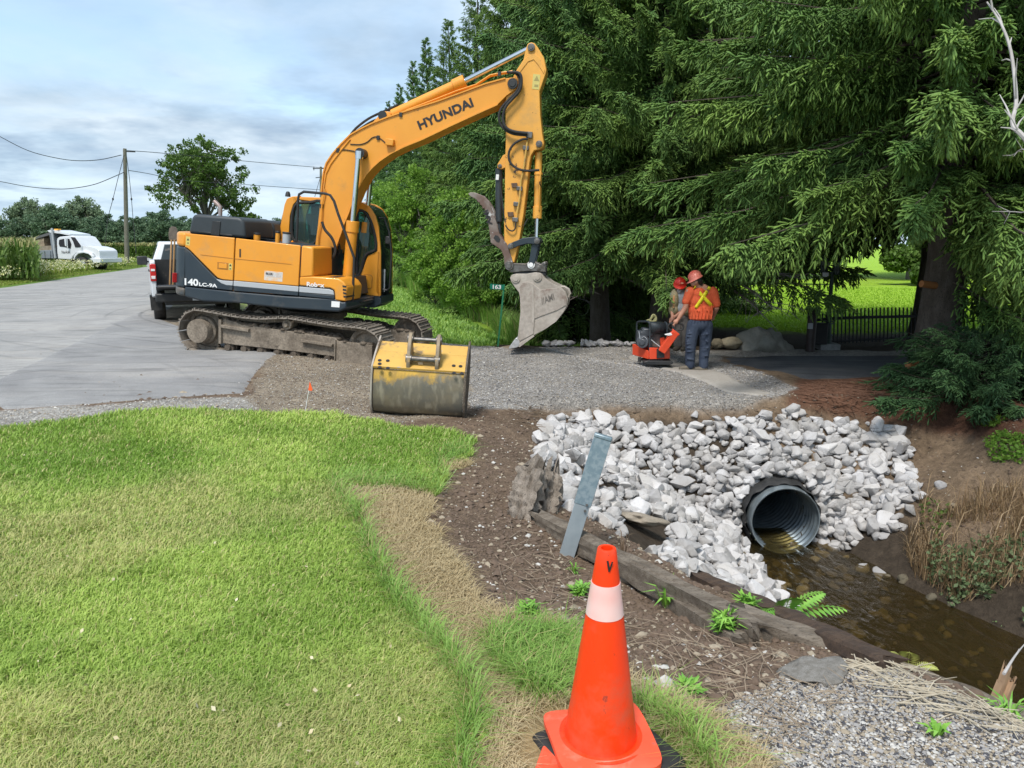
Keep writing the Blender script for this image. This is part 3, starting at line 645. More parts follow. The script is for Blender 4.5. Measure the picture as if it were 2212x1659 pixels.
# pebbles and clods: tiny stones scattered over the gravel and dirt
def scatter(n, rlo, rhi, alo=-40, ahi=40, power=0.):
    """world positions, denser towards the camera"""
    u = np.random.rand(n); a = np.radians(np.random.rand(n) * (ahi - alo) + alo)
    r = np.exp(np.log(rlo) + u * (np.log(rhi) - np.log(rlo))) if power == 0 else (rlo**power + u * (rhi**power - rlo**power))**(1/power)
    return r * np.sin(a), r * np.cos(a)
np.random.seed(5)
def pebbles(name, zone, n, size, mats, rlo, rhi, label, alo=-40, ahi=40, extra=None, zo=.25, power=0., sdev=.35):
    x, y = scatter(n, rlo, rhi, alo, ahi, power); _, gv, idx, z, vx, vy = zones(x, y)
    k = np.isin(idx, zone)
    if extra is not None: k &= extra(x, y, z, vx, vy)
    x, y, z = x[k], y[k], z[k]; n = len(x)
    base = np.array([(1, 0, 0), (0, 1, 0), (-1, 0, 0), (0, -1, 0), (0, 0, .75), (0, 0, -.6), (.72, .7, .3), (-.7, -.6, .35)]) 
    f = np.array([(0, 6, 4), (6, 1, 4), (1, 2, 4), (2, 7, 4), (7, 3, 4), (3, 0, 4), (0, 1, 6)])
    s = size * np.exp(np.random.randn(n) * sdev) * .5; q = np.random.rand(n) * 6.283; c, sn_ = np.cos(q), np.sin(q)
    B = base[None] * (np.random.rand(n, 8, 1) * .5 + .75) * s[:, None, None] * np.array([1, .8, .8])
    V = np.stack([B[..., 0]*c[:, None] - B[..., 1]*sn_[:, None] + x[:, None], B[..., 0]*sn_[:, None] + B[..., 1]*c[:, None] + y[:, None], B[..., 2] + (z + s * zo)[:, None]], -1)
    Fc = (f[None] + (np.arange(n) * 8)[:, None, None]).reshape(-1, 3)
    mi = np.repeat(np.random.choice(len(mats), n, p=[m[1] for m in mats]), len(f))
    o = mkobj(name, mkmesh(name, V.reshape(-1, 3), Fc, mats=[m[0] for m in mats], mi=mi))
    tag(o, label, 'gravel' if 'grav' in name or 'pebb' in name else 'soil', kind='stuff')
P_ = lambda n, c: pbr(n, c, tuple(k * .75 for k in c), 30, .9, world=True)
pw, pg, pd, pb, pt = P_('pale pebble', (.55, .53, .49)), P_('grey pebble', (.33, .315, .30)), P_('dark pebble', (.07, .07, .08)), P_('brown clod', (.145, .10, .07)), P_('tan pebble', (.36, .30, .22))
pebbles('near_gravel', [3], 150000, .0115, [(pw, .20), (pg, .32), (pd, .18), (pt, .30)], 2.2, 6, 'loose grey and white gravel beside the timber edging', 5, 45, lambda x, y, z, vx, vy: y < 8)
pebbles('driveway_gravel', [3], 200000, .017, [(pw, .12), (pg, .70), (pd, .06), (pt, .12)], 9, 18, 'fresh grey crushed gravel on the new driveway', -25, 32, power=1.)
pebbles('verge_gravel', [4], 70000, .017, [(pw, .5), (pg, .2), (pt, .3)], 8.0, 16, 'pale gravel along the asphalt edge', -42, 30, power=1.)
pebbles('tan_gravel', [5], 70000, .016, [(pw, .12), (pg, .13), (pt, .35), (pb, .40)], 8.0, 16, 8 and 'stony tan dirt around the tracks and the loose bucket', -42, 30, power=1.)
pebbles('dirt_clods', [0, 6, 9], 90000, .020, [(pb, .86), (pt, .11), (pw, .03)], 2.2, 12, 'crumbly brown soil clods', -30, 45, zo=.1, sdev=.5)
# ------------------------------------------------------------------ excavator
EC = Vector((-3.69, 14.1, -.03))
exc = thing('excavator', 'orange and dark blue tracked excavator with raised boom standing beside the gravel driveway', 'excavator', EC)
def frame(yaw, tilt, o):
    y, t = RAD(yaw), RAD(tilt)
    f = Vector((math.cos(y)*math.cos(t), -math.sin(y)*math.cos(t), -math.sin(t))); l = Vector((math.sin(y), math.cos(y), 0)); u = f.cross(l)
    m = Matrix((f, l, u)).transposed().to_4x4(); return Matrix.Translation(o) @ m
UF = frame(8, 6, EC); UFi = UF.inverted(); TF = frame(12.6, 4.2, EC); TFi = TF.inverted()
def U(zk, x, y, l, M_=None, Mi_=None):
    """photo point -> point on the machine's own plane at lateral offset l"""
    M_ = M_ or UF; Mi_ = Mi_ or UFi
    vx, vy = Z(zk, x, y) if zk else (x, y)
    o = Mi_ @ CAM; d = (Mi_.to_3x3() @ ray(vx, vy)); t = (l - o.y) / d.y
    return o + d * t
def UL(zk, pts, l): return [U(zk, x, y, l) for x, y in pts]
def plate(name, mat, zk, pts, l, th, parent=exc, bevel=.008, **k):
    """flat part: outline on the near face l, thickness th away from the viewer"""
    b = MB(UF); b.prism(UL(zk, pts, l), (0, th, 0)); return b.build(name, mat, parent, bevel=bevel, **k)
L0 = -1.25
# --- undercarriage
def track_path():
    a = []
    rs_, ri = .355, .345; S_, I_ = (-1.50, .375), (1.52, .36)
    for q in np.linspace(270, 90, 14): a.append((S_[0] + rs_*math.cos(RAD(q)), S_[1] + rs_*math.sin(RAD(q))))
    a += [(-1.15, .705), (-.75, .675), (-.35, .68), (0, .725), (.22, .745), (.6, .72), (1.0, .70), (1.3, .705)]
    for q in np.linspace(88, -90, 14): a.append((I_[0] + ri*math.cos(RAD(q)), I_[1] + ri*math.sin(RAD(q))))
    a += [(.8, .008), (0, .005), (-.8, .008)]
    return a
def resample(P, n):
    P = np.array(P + [P[0]]); d = np.r_[0, np.cumsum(np.hypot(*np.diff(P, axis=0).T))]; t = np.linspace(0, d[-1], n, endpoint=False)
    return np.c_[np.interp(t, d, P[:, 0]), np.interp(t, d, P[:, 1])], d[-1] / n
def make_track(lat, side):
    P, pitch = resample(track_path(), 47); n = len(P)
    b = MB(TF); ch = MB(TF)
    for i in range(n):
        d = P[(i+1) % n] - P[i]; L = np.hypot(*d); d /= L; nrm = np.array([d[1], -d[0]])   # outward (path runs clockwise)
        c = (P[i] + P[(i+1) % n]) / 2
        nrm = nrm if np.dot(nrm, c - np.array([0, .36])) > 0 or abs(c[0]) < 1.4 else -nrm
        if abs(c[0]) < 1.4: nrm = np.array([0, 1.]) * (1 if c[1] > .4 else -1); nrm = nrm - d * np.dot(nrm, d); nrm /= np.hypot(*nrm)
        R = Matrix(((d[0], 0, nrm[0]), (0, 1, 0), (d[1], 0, nrm[1])))
        cc = c + nrm * .012
        b.box((cc[0], lat, cc[1]), (pitch * .93, .60, .018), R)
        for g, hgt in ((-.43, .03), (0, .022), (.40, .022)):
            q = cc + d * g * pitch + nrm * (.009 + hgt / 2); b.box((q[0], lat, q[1]), (.016, .595, hgt), R)
        q = c - nrm * .035
        for s in (-.07, .07): ch.box((q[0], lat + s, q[1]), (pitch * .98, .035, .07), R)
        q = P[i] - nrm * .035; ch.cyl((q[0], lat - .1, q[1]), (q[0], lat + .1, q[1]), .022, n=8)
    t = b.build('track_shoes', M['shoe'], exc, label=('near' if side < 0 else 'far') + ' crawler belt of ribbed steel shoes'); ch.build('track_chain', M['mud'], t)
    fr = MB(TF); ly = lat - .17 * 1
    prof = [(-1.12, .20), (-1.12, .60), (-1.02, .62), (-.7, .56), (.1, .53), (1.02, .50), (1.05, .45), (1.66, .44), (1.68, .05), (1.02, .07), (1.0, .18), (.3, .19), (-1.0, .19)]
    fr.prism([(f, lat - .20, u) for f, u in prof], (0, .40, 0))
    fo = fr.build('track_frame', M['mud'], exc, bevel=.012)
    for nm_, fn in (('step_rail', lambda m: m.bar((-1.08, lat - .235, .50), (-.55, lat - .235, .475), .07, .05)), ('step_rail', lambda m: m.bar((.42, lat - .235, .40), (.98, lat - .235, .375), .07, .045)), ('frame_rib', lambda m: m.box((-1.1, lat - .22, .40), (.05, .06, .42))), ('frame_rib', lambda m: m.box((1.02, lat - .21, .26), (.02, .05, .42)))): m = MB(TF); fn(m); m.build(nm_, M['mud'], fo, bevel=.006)
    # caked mud on top of the frame
    mm = MB(TF); r = random.Random(3 + side)
    for k in range(220):
        f = r.uniform(-1.1, 1.62); u = np.interp(f, [-1.1, -.7, .1, 1.0, 1.1, 1.66], [.62, .56, .53, .50, .44, .44]); s = r.uniform(.02, .055)
        mm.ball((f, lat + r.uniform(-.19, .17), u + s * .2), (s * 1.4, s * 1.2, s * .7), n=6, k=4)
    mm.build('caked_mud', M['muddark'], fo, ang=80)
    sp = MB(TF); sp.lathe([(.0, -.30), (.20, -.30), (.205, -.28), (.205, -.14), (.24, -.12), (.25, -.05), (.33, -.03), (.33, .03), (.25, .05), (.2, .2)], (-1.50, lat, .375), (0, 1, 0), 32)
    for k in range(21):
        q = 2 * math.pi * k / 21; sp.box((-1.5 + .335*math.cos(q), lat, .375 + .335*math.sin(q)), (.05, .06, .05), Matrix.Rotation(-q, 3, 'Y'))
    sp.build('drive_sprocket', M['mud'], exc, bevel=0)
    idl = MB(TF); idl.lathe([(.0, -.10), (.10, -.10), (.12, -.07), (.24, -.06), (.27, -.09), (.325, -.09), (.33, -.04), (.345, -.03), (.345, .03), (.33, .04), (.325, .09), (.0, .09)], (1.52, lat, .36), (0, 1, 0), 36)
    idl.build('idler_wheel', M['mud'], exc)
    for k in range(7):
        f = -.98 + k * .31
        ro = MB(TF); ro.lathe([(.0, -.22), (.05, -.22), (.055, -.17), (.09, -.16), (.095, -.09), (.115, -.085), (.115, -.06), (.085, -.05), (.085, .05), (.115, .06), (.115, .09), (.0, .1)], (f, lat, .135), (0, 1, 0), 18)
        ro.build('track_roller', M['muddark'], exc)
    ro = MB(TF); ro.lathe([(.0, -.24), (.035, -.24), (.045, -.22), (.05, -.2), (.085, -.19), (.09, -.1), (.075, -.08), (.075, .05), (0, .06)], (.12, lat, .635), (0, 1, 0), 20); ro.build('carrier_roller', M['mud'], exc)
make_track(-1.0, -1); make_track(1.0, 1)
b = MB(TF); b.prism([(-.6, -.85, .30), (.6, -.85, .30), (.45, -.85, .55), (-.45, -.85, .55)], (0, 1.7, 0)); b.lathe([(0, .3), (.55, .3), (.55, .78), (0, .78)], (0, 0, 0), (0, 0, 1), 32); b.build('undercarriage_body', M['muddark'], exc, bevel=.02)
# --- house: the dark hull first
def U2(zk, x, y, l, dl): p = U(zk, x, y, l); return p
hul = MB(UF)
sk = UL(1, [(333, 868), (700, 907), (1100, 942), (1475, 962), (1530, 990), (1560, 985), (1562, 1040), (1500, 1066), (1100, 1040), (715, 996), (470, 985), (333, 948)], L0)
hul.prism(sk, (0, 2.46, 0)); hul.build('lower_hull', M['navy'], exc, bevel=.03, seg=3)
core = MB(UF); core.prism(UL(1, [(336, 480), (1215, 562), (1305, 575), (1305, 800), (1500, 812), (1520, 960), (1475, 958), (700, 903), (336, 865)], L0 + .02), (0, 1.42, 0))
co = core.build('engine_bay', M['navy'], exc, bevel=.01)
core = MB(UF); core.prism(UL(1, [(336, 480), (1010, 543), (1010, 930), (700, 903), (336, 865)], L0 + .02), (0, 2.42, 0)); core.build('rear_deck', M['orange'], exc, bevel=.01)
# counterweight: plan curve from the near corner round the back
p_t = U(1, 336, 462, L0); p_b = U(1, 336, 946, L0); p_m = U(1, 336, 572, L0); p_bb = U(1, 330, 880, L0)
f0 = p_b.x
plan = []
for k in range(29):
    q = -1 + 2 * k / 28; q = math.sin(q * math.pi / 2)
    plan.append((f0 - .005 - .43 * max(0, 1 - abs(q) ** 3.2) ** .5, 1.25 * q))
def cw(name, mat, u0, u1, shrink=0.0, bv=.03):
    b = MB(UF); b.prism([(f + shrink * 0, l * (1 - shrink), u0) for f, l in plan] , (0, 0, u1 - u0)); return b.build(name, mat, exc, bevel=bv, seg=4)
cw('counterweight', M['navy'], p_bb.z + .0, p_m.z, 0)
cw('counterweight_cap', M['orange'], p_m.z + .004, p_t.z, 0, .07)
cw('counterweight_foot', pbr('scraped counterweight', (.030, .045, .055), (.16, .13, .10), 3, .55, bump=.001, spots=[((.40, .24, .10), 4, .60, .08)]), p_b.z, p_bb.z - .004, 0, .04)
b = MB(UF); b.box((f0 - .235, L0 + .10, (p_bb.z + p_m.z)/2 - .2), (.10, .02, .16), Matrix.Rotation(.9, 3, 'Z')); b.build('rear_reflector', pbr('red reflector', (.5, .02, .02), rough=.3), exc, bevel=.004)
# --- side panels, each a door of its own, 12 mm proud
def panel(name, mat, pts, l=L0 - .012, th=.03, parent=co, **k): return plate(name, mat, 1, pts, l, th, parent, **k)
rd = panel('rear_door', M['orange'], [(338, 467), (716, 503), (714, 512), (702, 826), (620, 818), (585, 806), (558, 780), (375, 596), (352, 578), (336, 572)], bevel=.012)
panel('rear_door_lower', M['navy'], [(338, 580), (368, 600), (552, 790), (580, 814), (618, 827), (701, 835), (698, 902), (338, 864)])
fd = panel('side_door', M['orange'], [(723, 504), (1213, 560), (1199, 868), (708, 826)], bevel=.012)
panel('side_door_lower', M['navy'], [(707, 836), (1198, 876), (1197, 942), (704, 904)])
panel('decal_stripe', M['silver'], [(570, 814), (620, 826), (701, 831), (699, 866), (650, 862), (612, 848)], L0 - .016, .02)
panel('decal_stripe', M['silver'], [(706, 828), (1199, 872), (1198, 913), (704, 868)], L0 - .016, .02)
tb = panel('tool_box', M['orange'], [(1207, 800), (1300, 795), (1500, 810), (1540, 835), (1570, 880), (1556, 985), (1476, 974), (1470, 900), (1440, 884), (1204, 864)], L0 - .012, .75, bevel=.02)
panel('decal_stripe', M['silver'], [(1204, 872), (1430, 892), (1462, 903), (1470, 936), (1203, 915)], L0 - .016, .02)
panel('tool_box_lower', M['navy'], [(1203, 918), (1471, 940), (1473, 968), (1202, 942)])
tk = panel('fuel_tank', M['orange'], [(1221, 560), (1310, 572), (1312, 794), (1300, 800), (1207, 806)], L0 - .012, .86, exc, bevel=.03)
def line_on(pts, mat='ink', w=.006, l=L0 - .0145, parent=co):
    b = MB(UF)
    for a, c in zip(pts[:-1], pts[1:]): b.bar(U(1, *a, l), U(1, *c, l), .006, w, up=(0, 1, 0))
    return b
darkor = pbr('panel crease', (.42, .17, .02), rough=.5)
line_on([(455, 630), (700, 658)]).build('press_line', darkor, rd); line_on([(712, 660), (1145, 702)]).build('press_line', darkor, fd)
b = MB(UF)
for q in ((583, 686, 665, 742), ): b.prism(UL(1, [(583, 684), (667, 692), (665, 746), (582, 738)], L0 - .016), (0, .02, 0))
hd = b.build('latch_plate', darkor, rd, bevel=.003); b = MB(UF); b.prism(UL(1, [(595, 694), (655, 700), (654, 736), (594, 730)], L0 - .022), (0, .01, 0)); b.build('latch', M['orange'], hd, bevel=.002)
b = MB(UF); b.prism(UL(1, [(750, 586), (762, 587), (761, 650), (750, 649)], L0 - .016), (0, .02, 0)); b.build('door_handle', M['black'], fd)
cream = pbr('warning sticker', (.62, .52, .16), rough=.5)
for pts, par in (([(346, 490), (378, 494), (374, 562), (343, 556)], rd), ([(670, 695), (694, 698), (693, 748), (669, 745)], rd)):
    b = MB(UF); b.prism(UL(1, pts, L0 - .0135), (0, .01, 0)); st = b.build('warning_sticker', cream, par)
    b = MB(UF); cx_ = sum(p[0] for p in pts)/4; cy_ = sum(p[1] for p in pts)/4; b.prism(UL(1, [(cx_-9, cy_-4), (cx_, cy_-22), (cx_+9, cy_-3)], L0 - .0150), (0, .003, 0)); b.prism(UL(1, [(cx_-6, cy_+12), (cx_+6, cy_+13), (cx_+6, cy_+20), (cx_-6, cy_+19)], L0 - .0150), (0, .003, 0)); b.build('pictogram', M['ink'], st)
b = MB(UF); b.prism(UL(1, [(941, 750), (1080, 764), (1077, 836), (937, 823)], L0 - .0140), (0, .01, 0)); st = b.build('dealer_sticker', pbr('faded sticker', (.62, .60, .56), (.75, .45, .22), 14, .6), fd)
b = MB(UF); b.prism(UL(1, [(950, 760), (1072, 772), (1070, 806), (948, 795)], L0 - .0150), (0, .01, 0)); b.build('sticker_field', pbr('sticker blue grey', (.60, .60, .60), (.50, .42, .36), 30, .6), st)
Xd = (UF.to_3x3() @ Vector((1, 0, 0))); Yd = (UF.to_3x3() @ Vector((0, 0, 1)))
def txt(name, s, zk, p0, p1, top, l, mat, par, **k):
    """lettering whose baseline runs from p0 to p1 (photo points)"""
    a, c, t = UF @ U(zk, *p0, l), UF @ U(zk, *p1, l), UF @ U(zk, *top, l)
    x = (c - a); y = (t - a); y = y - x.normalized() * y.dot(x.normalized())
    return text_part(name, s, mat, par, a, x, y, y.length, x.length, .003, **k)
txt('lettering', 'BLUE', 1, (952, 779), (1002, 784), (953, 764), L0 - .022, M['ink'], st, bold=.03)
txt('lettering', '140', 1, (336, 860), (440, 868), (336, 808), L0 - .016, M['white'], co, bold=.035)
txt('lettering', 'LC-9A', 1, (445, 868), (583, 881), (446, 840), L0 - .016, M['white'], co, bold=.035)
txt('lettering', 'Robex', 1, (1262, 870), (1397, 880), (1263, 836), L0 - .018, M['white'], tb, bold=.03)
plate('service_sticker', M['white'], 1, [(1450, 982), (1513, 988), (1510, 1031), (1448, 1026)], L0 - .006, .01, exc, bevel=0)
# --- hood, deck details
b = MB(UF); hp = UL(1, [(362, 470), (385, 350), (402, 328), (425, 321), (740, 345), (768, 356), (785, 385), (800, 505)], L0 + .10)
b.prism(hp, (0, 1.08, 0)); ho = b.build('engine_hood', M['hood'], exc, bevel=.05, seg=4)
b = MB(UF); b.prism([p + Vector((0, 1.10, -.015)) for p in hp], (0, 1.0, 0)); b.build('engine_hood', M['hood'], exc, bevel=.05, seg=4)
b = MB(UF)
for a in ([(440, 450), (533, 460), (533, 473), (440, 463)], [(600, 467), (697, 478), (697, 492), (600, 480)], [(546, 372), (606, 378), (598, 486), (530, 478)]): b.prism(UL(1, a, L0 + .085), (0, .03, 0))
b.build('hood_hinge', M['black'], ho, bevel=.006)
e0 = U(1, 605, 325, -.55); b = MB(UF); b.tube(crv([e0 + Vector((0, 0, -.1)), e0 + Vector((0, 0, .08)), e0 + Vector((-.02, 0, .14)), e0 + Vector((-.12, 0, .22))]), .035, 12, caps=False); b.build('exhaust_pipe', pbr('heat-stained exhaust', (.34, .22, .18), (.45, .38, .36), 8, .4, metal=.5), exc)
def vpost(name, mat, zx, zy0, zy1, l, r, cap=None):
    p0, p1 = U(1, zx, zy0, l), U(1, zx, zy1, l); p0 = Vector((p1.x, p1.y, p0.z))
    b = MB(UF); b.cyl(p0, p1, r); o = b.build(name, mat, exc, bevel=.004)
    if cap: b = MB(UF); b.cyl(p1, p1 + Vector((0, 0, .03)), r * 1.1); b.build('cap', cap, o, bevel=.004)
    return o
vpost('fuel_filler', M['orange'], 885, 520, 478, -.95, .055, M['black'])
vpost('filler_neck', M['orange'], 1043, 545, 466, -.95, .038, M['black'])
vpost('filter_canister', M['silver'], 1110, 545, 472, -.98, .065, M['black'])
b = MB(UF); b.tube(crv([U(1, 920, 455, .3), U(1, 960, 450, .3), U(1, 1000, 456, .3)]), .012, 6); b.build('hood_prop', M['black'], exc)
# --- cab
CL, CR = .24, 1.02
cab = MB(UF); 
def slab(b, zk, pts, l, th): b.prism(UL(zk, pts, l), (0, th, 0))
cabm = MB(UF); fl = UL(1, [(1010, 900), (1620, 958), (1815, 975), (1822, 940), (1010, 860)], CL); cabm.prism(fl, (0, CR - CL, 0))
cabo = cabm.build('cab_floor', M['navy'], exc, bevel=.01)
rear_p = [(1010, 880), (1040, 520), (1092, 250), (1110, 205), (1150, 188), (1215, 183), (1160, 250), (1135, 330), (1120, 560), (1110, 880)]
roof_p = [(1150, 188), (1380, 196), (1600, 215), (1690, 236), (1735, 262), (1700, 300), (1660, 285), (1370, 235), (1200, 212), (1160, 235)]
front_p = [(1700, 245), (1740, 268), (1782, 335), (1806, 420), (1822, 600), (1820, 952), (1800, 955), (1785, 900), (1796, 608), (1790, 500), (1765, 400), (1725, 310), (1690, 290)]
low_p = [(1608, 760), (1665, 772), (1690, 735), (1722, 640), (1796, 604), (1822, 602), (1820, 952), (1700, 948), (1540, 930), (1330, 900), (1110, 860), (1112, 560), (1160, 510), (1310, 560), (1400, 700)]
bp_p = [(1560, 240), (1625, 245), (1640, 760), (1560, 760)]
for l in (CL, CR - .06):
    b = MB(UF)
    for pts, dl in ((rear_p, 0), (front_p, .001), (low_p, .002), (roof_p, .003)): b.prism(UL(1, [p for p in pts], CL) if l == CL else [p + Vector((0, CR - .06 - CL, 0)) for p in UL(1, pts, CL)], (0, .06 + dl, 0))
    b.build('cab_side_frame', M['orange'], exc, bevel=.012, seg=3)
    b = MB(UF); gp_ = UL(1, [(1125, 540), (1130, 330), (1165, 235), (1375, 215), (1690, 270), (1780, 400), (1800, 610), (1700, 760), (1600, 780), (1310, 570)], CL); b.prism([p + Vector((0, l - CL + .02, 0)) for p in gp_], (0, .008, 0)); b.build('side_window', M['glass'], exc, smooth=False)
# black rubber surrounds
b = MB(UF)
def ring(pts, l, w=.035):
    P = [UF @ p for p in crv(UL(1, pts + [pts[0]], l), 4)]
    return P
bb = MB(); bb.tube([p for p in ring([(1165, 520), (1148, 470), (1152, 330), (1185, 245), (1290, 232), (1372, 235), (1368, 400), (1308, 552)], CL - .005)][:-1], .028, 6, closed=True)
bb.tube([p for p in ring([(1648, 300), (1690, 300), (1745, 370), (1782, 500), (1784, 590), (1730, 618), (1700, 655), (1668, 762), (1640, 768)], CL - .005)][:-1], .028, 6, closed=True); bb.build('window_seal', M['rubber'], exc)
b = MB(UF); rp = UL(1, roof_p, CL); lo_ = UL(1, [(1150, 190), (1380, 198), (1600, 217), (1690, 238), (1700, 262), (1600, 240), (1380, 222), (1160, 214)], CL); b.prism([p + Vector((0, .05, 0)) for p in lo_], (0, CR - CL - .10, 0)); b.build('cab_roof', M['orange'], exc, bevel=.012)
b = MB(UF); a = UL(1, [(1700, 250), (1742, 275), (1786, 345), (1808, 430), (1822, 600), (1820, 930)], CL)
vs = []; 
for p in a: vs += [p + Vector((.004, .055, 0)), p + Vector((.03, .40, 0)), p + Vector((.004, CR - CL - .055, 0))]
b.add(vs, [(3*i+j, 3*i+j+1, 3*i+j+4, 3*i+j+3) for i in range(5) for j in (0, 1)]); b.build('windscreen', glassmat('dark windscreen', (.05, .06, .06), .2), exc, ang=60)
b = MB(UF); p0, p1 = U(1, 1822, 735, CL + .3), U(1, 1818, 905, CL + .3); b.bar(p0 + Vector((.05, -.12, 0)), p1 + Vector((.05, -.12, 0)), .012, .16, up=(1, 0, 0)); b.build('side_light', pbr('lamp lens', (.55, .56, .56), rough=.25), exc, bevel=.004)
b = MB(UF); b.prism([p + Vector((0, .06, 0)) for p in UL(1, [(1020, 870), (1016, 520), (1090, 240), (1105, 250), (1040, 520), (1045, 870)], CL)], (0, CR - CL - .12, 0)); b.build('rear_window', M['cglass'], exc)
# seat and console inside
b = MB(UF); sc_ = U(1, 1420, 640, .7); b.box((sc_.x, .72, sc_.z), (.5, .48, .14)); b.box((sc_.x - .27, .72, sc_.z + .38), (.12, .46, .75), Matrix.Rotation(-.15, 3, 'Y')); b.box((sc_.x - .3, .72, sc_.z + .85), (.09, .26, .2)); b.box((sc_.x + .1, .42, sc_.z + .1), (.5, .12, .18)); b.build('operator_seat', M['rubber'], exc, bevel=.03)
b = MB(UF); bs = U(1, 1700, 640, CL + .2); b.ball((bs.x, .62, bs.z - .1), (.11, .13, .15)); b.cyl((bs.x, .62, bs.z - .5), (bs.x, .62, bs.z - .1), .03); b.build('control_console', pbr('dark grey plastic', (.05, .055, .06), rough=.6), exc)
plate('access_panel_line', darkor, 1, [(1700, 778), (1750, 782), (1762, 800), (1758, 880), (1745, 892), (1695, 886), (1686, 870), (1690, 790)], CL - .006, .01, exc, bevel=0)
plate('access_panel', M['orange'], 1, [(1702, 784), (1748, 788), (1756, 802), (1752, 876), (1742, 885), (1698, 880), (1692, 868), (1695, 794)], CL - .010, .01, exc, bevel=.002)
b = MB(UF); b.prism(UL(1, [(1600, 950), (1822, 962), (1826, 945), (1826, 1000), (1770, 1034), (1600, 1020)], CL - .01), (0, CR - CL + .02, 0)); b.build('cab_base', M['navy'], exc, bevel=.02)
plate('step_lamp', M['silver'], 1, [(1704, 966), (1742, 969), (1741, 993), (1703, 990)], CL - .02, .02, exc)
plate('grip_mat', M['black'], 1, [(1330, 796), (1480, 803), (1482, 812), (1332, 804)], L0 + .1, .5, exc)
b = MB(UF); b.tube([U(1, x, y, -.93) for x, y in [(1184, 530), (1192, 350), (1196, 210), (1204, 172), (1240, 152), (1400, 166), (1440, 178), (1470, 225), (1500, 320), (1560, 480), (1622, 655), (1615, 850), (1608, 985), (1585, 1008), (1530, 1000)]], .022, 8); b.build('handrail', M['black'], exc)
b = MB(UF); b.tube([U(1, 1812, 350, .30), U(1, 1850, 352, .30), U(1, 1885, 450, .30), U(1, 1905, 620, .30), U(1, 1890, 880, .30), U(1, 1870, 900, .30), U(1, 1840, 892, .30)], .014, 8); b.build('mirror_bar', M['black'], exc)
b = MB(UF); p = U(1, 1876, 520, .30); b.box(p, (.09, .03, .14)); b.build('cab_mirror', M['black'], exc, bevel=.015)
b = MB(UF); p = U(1, 1118, 190, .5); b.lathe([(0, .1), (.03, .09), (.045, .05), (.05, 0), (0, 0)], p, (0, 0, 1), 16); b.build('beacon', M['black'], exc)
b = MB(UF); p0, p1 = U(1, 1323, 190, .6), U(1, 1368, 30, .6); b.cyl(p0, p1, .006, .003, 6); b.build('antenna', M['black'], exc)
b = MB(UF)
for k in range(4): y0 = 862 + k * 26; b.prism(UL(1, [(1533 + k*2, y0), (1560, y0 + 4), (1562, y0 + 17), (1534 + k*2, y0 + 13)], L0 - .02), (0, .4, 0))
b.build('step_grille', M['black'], exc)
b = MB(UF); b.prism(UL(1, [(1600, 985), (1690, 978), (1700, 985), (1650, 1000), (1600, 1003)], -.6), (0, .5, 0)); b.build('step', M['black'], exc)
# --- boom
BW = .20
boom_pts = [Z(2, *p) for p in [(230, 1600), (258, 1400), (285, 1150), (302, 1000), (322, 935), (365, 870), (425, 800), (490, 735), (560, 695), (640, 655), (760, 608), (880, 568), (1100, 500), (1300, 428), (1450, 372), (1590, 334), (1640, 326), (1672, 345), (1682, 375), (1670, 405), (1640, 428), (1600, 455), (1535, 520), (1400, 580), (1200, 672), (1000, 768), (880, 816), (780, 866), (700, 920), (650, 965), (605, 1015), (570, 1075), (540, 1130), (505, 1215), (480, 1290), (450, 1360), (415, 1460), (380, 1560)]] + [Z(1, *p) for p in [(1440, 690), (1408, 775), (1380, 800), (1345, 790), (1310, 740), (1318, 650)]]
b = MB(UF); b.prism([U(0, x, y, -BW) for x, y in boom_pts], (0, 2 * BW, 0)); boom = b.build('boom', M['boomor'], exc, bevel=.012)
# flange lips along the lower and upper plate
b = MB(UF)
for seg_ in (boom_pts[22:40], boom_pts[2:16]):
    P = [U(0, x, y, -BW) for x, y in seg_]
    for l in (-BW - .012, BW + .012): 
        for a, c in zip(P[:-1], P[1:]): b.bar(Vector((a.x, l, a.z)), Vector((c.x, l, c.z)), .022, .024, up=(0, 1, 0))
b.build('boom_flange', M['boomor'], boom)
txt('lettering', 'HYUNDAI', 2, (985, 700), (1368, 532), (967, 636), -BW - .004, M['ink'], boom, bold=.035)
def pinjoint(zk, x, y, r, w, name='pivot_pin', parent=exc, mat=None, l0=0):
    p = U(zk, x, y, l0 - w); b = MB(UF); b.cyl((p.x, l0 - w, p.z), (p.x, l0 + w, p.z), r, n=20); b.cyl((p.x, l0 - w - .012, p.z), (p.x, l0 + w + .012, p.z), r * .62, n=16); return b.build(name, mat or M['pin'], parent, bevel=.004)
pinjoint(2, 556, 862, .085, .40, parent=boom, mat=M['black']); pinjoint(2, 1640, 370, .085, .235, parent=boom, mat=M['black'])
p = U(1, 1355, 755, -.3); b = MB(UF); b.cyl((p.x, -.34, p.z), (p.x, .34, p.z), .12, n=24); b.build('boom_foot', M['black'], exc, bevel=.01)
plate('boom_bracket', M['boomor'], 2, [(740, 758), (797, 765), (792, 812), (737, 806)], -BW - .09, .09, boom, bevel=.01)
# boom lift cylinders
for l in (-.36, .36):
    def V(zk, x, y): q = U(zk, x, y, -.36); return Vector((q.x, l, q.z))
    b = MB(UF); b.cyl(V(1, 1572, 835), V(1, 1612, 395), .095, n=24); b.cyl(V(1, 1606, 460), V(1, 1613, 375), .112, n=24); b.ball(V(1, 1570, 850), .10); cy_ = b.build('boom_cylinder', M['orange'], exc, bevel=.006)
    b = MB(UF); b.cyl(V(1, 1613, 375), V(2, 549, 880), .046, n=16); b.cyl(V(2, 553, 905), V(2, 556, 850), .07, n=16); b.build('cylinder_rod', M['chrome'], cy_)
